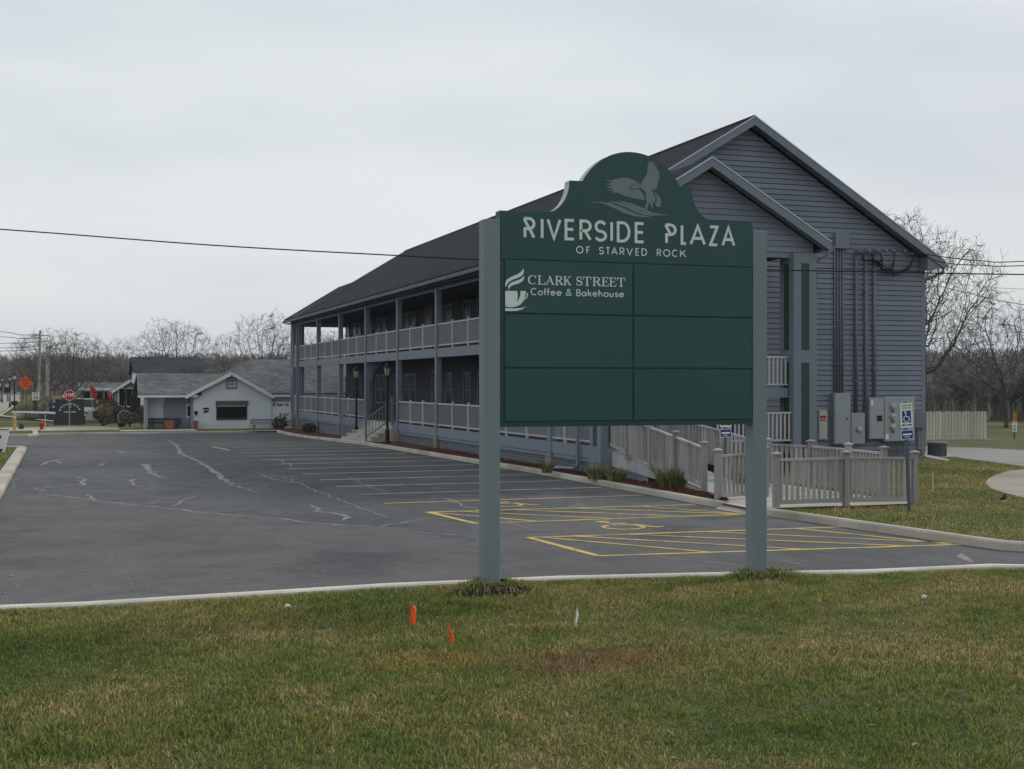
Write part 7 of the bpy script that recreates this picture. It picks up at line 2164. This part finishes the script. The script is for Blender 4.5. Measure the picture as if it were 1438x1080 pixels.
# woods: too many stems to count, one mass each
def wood(name, spots, mat, label, seedm):
    tr, cw = branch_mesh(seedm, 9, 2.3, 5, spread=.55, tip=.035, mat=mat, kids=(2, 4), sides=3)
    arrs = []; F = []
    for me in (tr, cw):
        co = np.zeros(len(me.vertices) * 3); me.vertices.foreach_get('co', co); co = co.reshape(-1, 3)
        fs = [tuple(p.vertices) for p in me.polygons]
        arrs.append((co, fs))
    V = []; FF = []; off = 0
    co = np.vstack([a for a, _ in arrs]); fl = arrs[0][1] + [tuple(i + len(arrs[0][0]) for i in q) for q in arrs[1][1]]
    fl = np.array([q if len(q) == 4 else q + (q[-1],) for q in fl])
    for (x, y, z, s, sw, rz) in spots:
        c, s_ = math.cos(rz), math.sin(rz)
        P = np.empty_like(co); P[:, 0] = (co[:, 0] * c - co[:, 1] * s_) * sw + x; P[:, 1] = (co[:, 0] * s_ + co[:, 1] * c) * sw + y; P[:, 2] = co[:, 2] * s + z
        V.append(P); FF.append(fl + off); off += len(co)
    V = np.vstack(V); FF = np.vstack(FF)
    me = bpy.data.meshes.new(name)
    me.vertices.add(len(V)); me.vertices.foreach_set('co', V.ravel())
    me.loops.add(FF.size); me.loops.foreach_set('vertex_index', FF.ravel().astype(np.int32))
    me.polygons.add(len(FF)); me.polygons.foreach_set('loop_start', (np.arange(len(FF)) * 4).astype(np.int32))
    me.update(calc_edges=True); me.validate(); me.materials.append(MT[mat])
    o = bpy.data.objects.new(name, me); COL.objects.link(o)
    return tag(o, label, 'woods', kind='stuff')
rr = random.Random(5)
sp_r = []
for _ in range(330):
    px = rr.uniform(1270, 1620); D = rr.uniform(100, 190)
    x, y, z = GB(px, D); zt_ = CH + (HOR - rr.uniform(486, 528)) / 1800 * D
    s = (zt_ - z) / 9; sp_r.append((x, y, z, s, s * rr.uniform(.9, 1.5), rr.uniform(0, 6.28)))
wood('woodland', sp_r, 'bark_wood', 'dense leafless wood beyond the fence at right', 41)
sp_l = []
for _ in range(420):
    px = rr.uniform(-160, 520); D = rr.uniform(300, 480)
    x, y, z = GB(px, D); zt_ = CH + (HOR - rr.uniform(491, 512)) / 1800 * D
    s = (zt_ - z) / 9; sp_l.append((x, y, z, s, s * rr.uniform(.9, 1.6), rr.uniform(0, 6.28)))
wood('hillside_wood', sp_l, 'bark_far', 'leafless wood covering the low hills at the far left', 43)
sp_b = []
for _ in range(70):
    px = rr.uniform(-60, 520); D = rr.uniform(175, 260)
    x, y, z = GB(px, D); zt_ = CH + (HOR - rr.uniform(508, 530)) / 1800 * D
    s = (zt_ - z) / 9; sp_b.append((x, y, z, s, s * rr.uniform(1.0, 1.7), rr.uniform(0, 6.28)))
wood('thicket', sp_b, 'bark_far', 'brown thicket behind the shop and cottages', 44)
# hills
def hill(name, px0, px1, D, prof, depth, mat, label=None):
    mb = MB(); n = 90; vs = []; rows_ = 7
    for j in range(rows_):
        for i in range(n + 1):
            px = px0 + (px1 - px0) * i / n
            dd = D + depth * j / (rows_ - 1)
            x, y, z = GB(px, dd)
            h = (HOR - interp(prof, px)) / 1800 * D + CH
            k = math.sin(math.pi * .5 * min(1, j / 3.0))
            z = z + h * k + (1.2 * mnoise.noise(Vector((x * .06, y * .06, 2))) + .8 * mnoise.noise(Vector((x * .2, y * .2, 5)))) * k * D / 500
            vs.append((x, y, z))
    mb.add(vs, [(j * (n + 1) + i, j * (n + 1) + i + 1, (j + 1) * (n + 1) + i + 1, (j + 1) * (n + 1) + i) for j in range(rows_ - 1) for i in range(n)])
    return structure(mb.build(name, mat))
hill('hills', -700, 2100, 470, [(-700, 500), (-50, 507), (14, 512), (24, 505), (40, 497), (120, 494), (220, 496), (400, 500), (700, 505), (1300, 512), (1380, 508), (2100, 505)], 260, 'hill')
hill('bank', 1200, 1900, 195, [(1200, 540), (1290, 520), (1340, 514), (1438, 516), (1900, 512)], 60, 'hill')

# thin winter haze over the whole place
hz = MB().box(-1700, 1700, -260, 3100, -1.5, 30.0)
hm = bpy.data.materials.new('haze'); hm.use_nodes = True
ht = hm.node_tree; ht.nodes.clear()
ho = ht.nodes.new('ShaderNodeOutputMaterial'); hv = ht.nodes.new('ShaderNodeVolumePrincipled')
hv.inputs['Color'].default_value = (0.86, 0.90, 0.93, 1)
hv.inputs['Density'].default_value = 0.0002
ht.links.new(hv.outputs[0], ho.inputs['Volume'])
MT['haze'] = hm
tag(hz.build('haze', 'haze'), 'thin pale winter haze in the air', 'haze', kind='stuff')
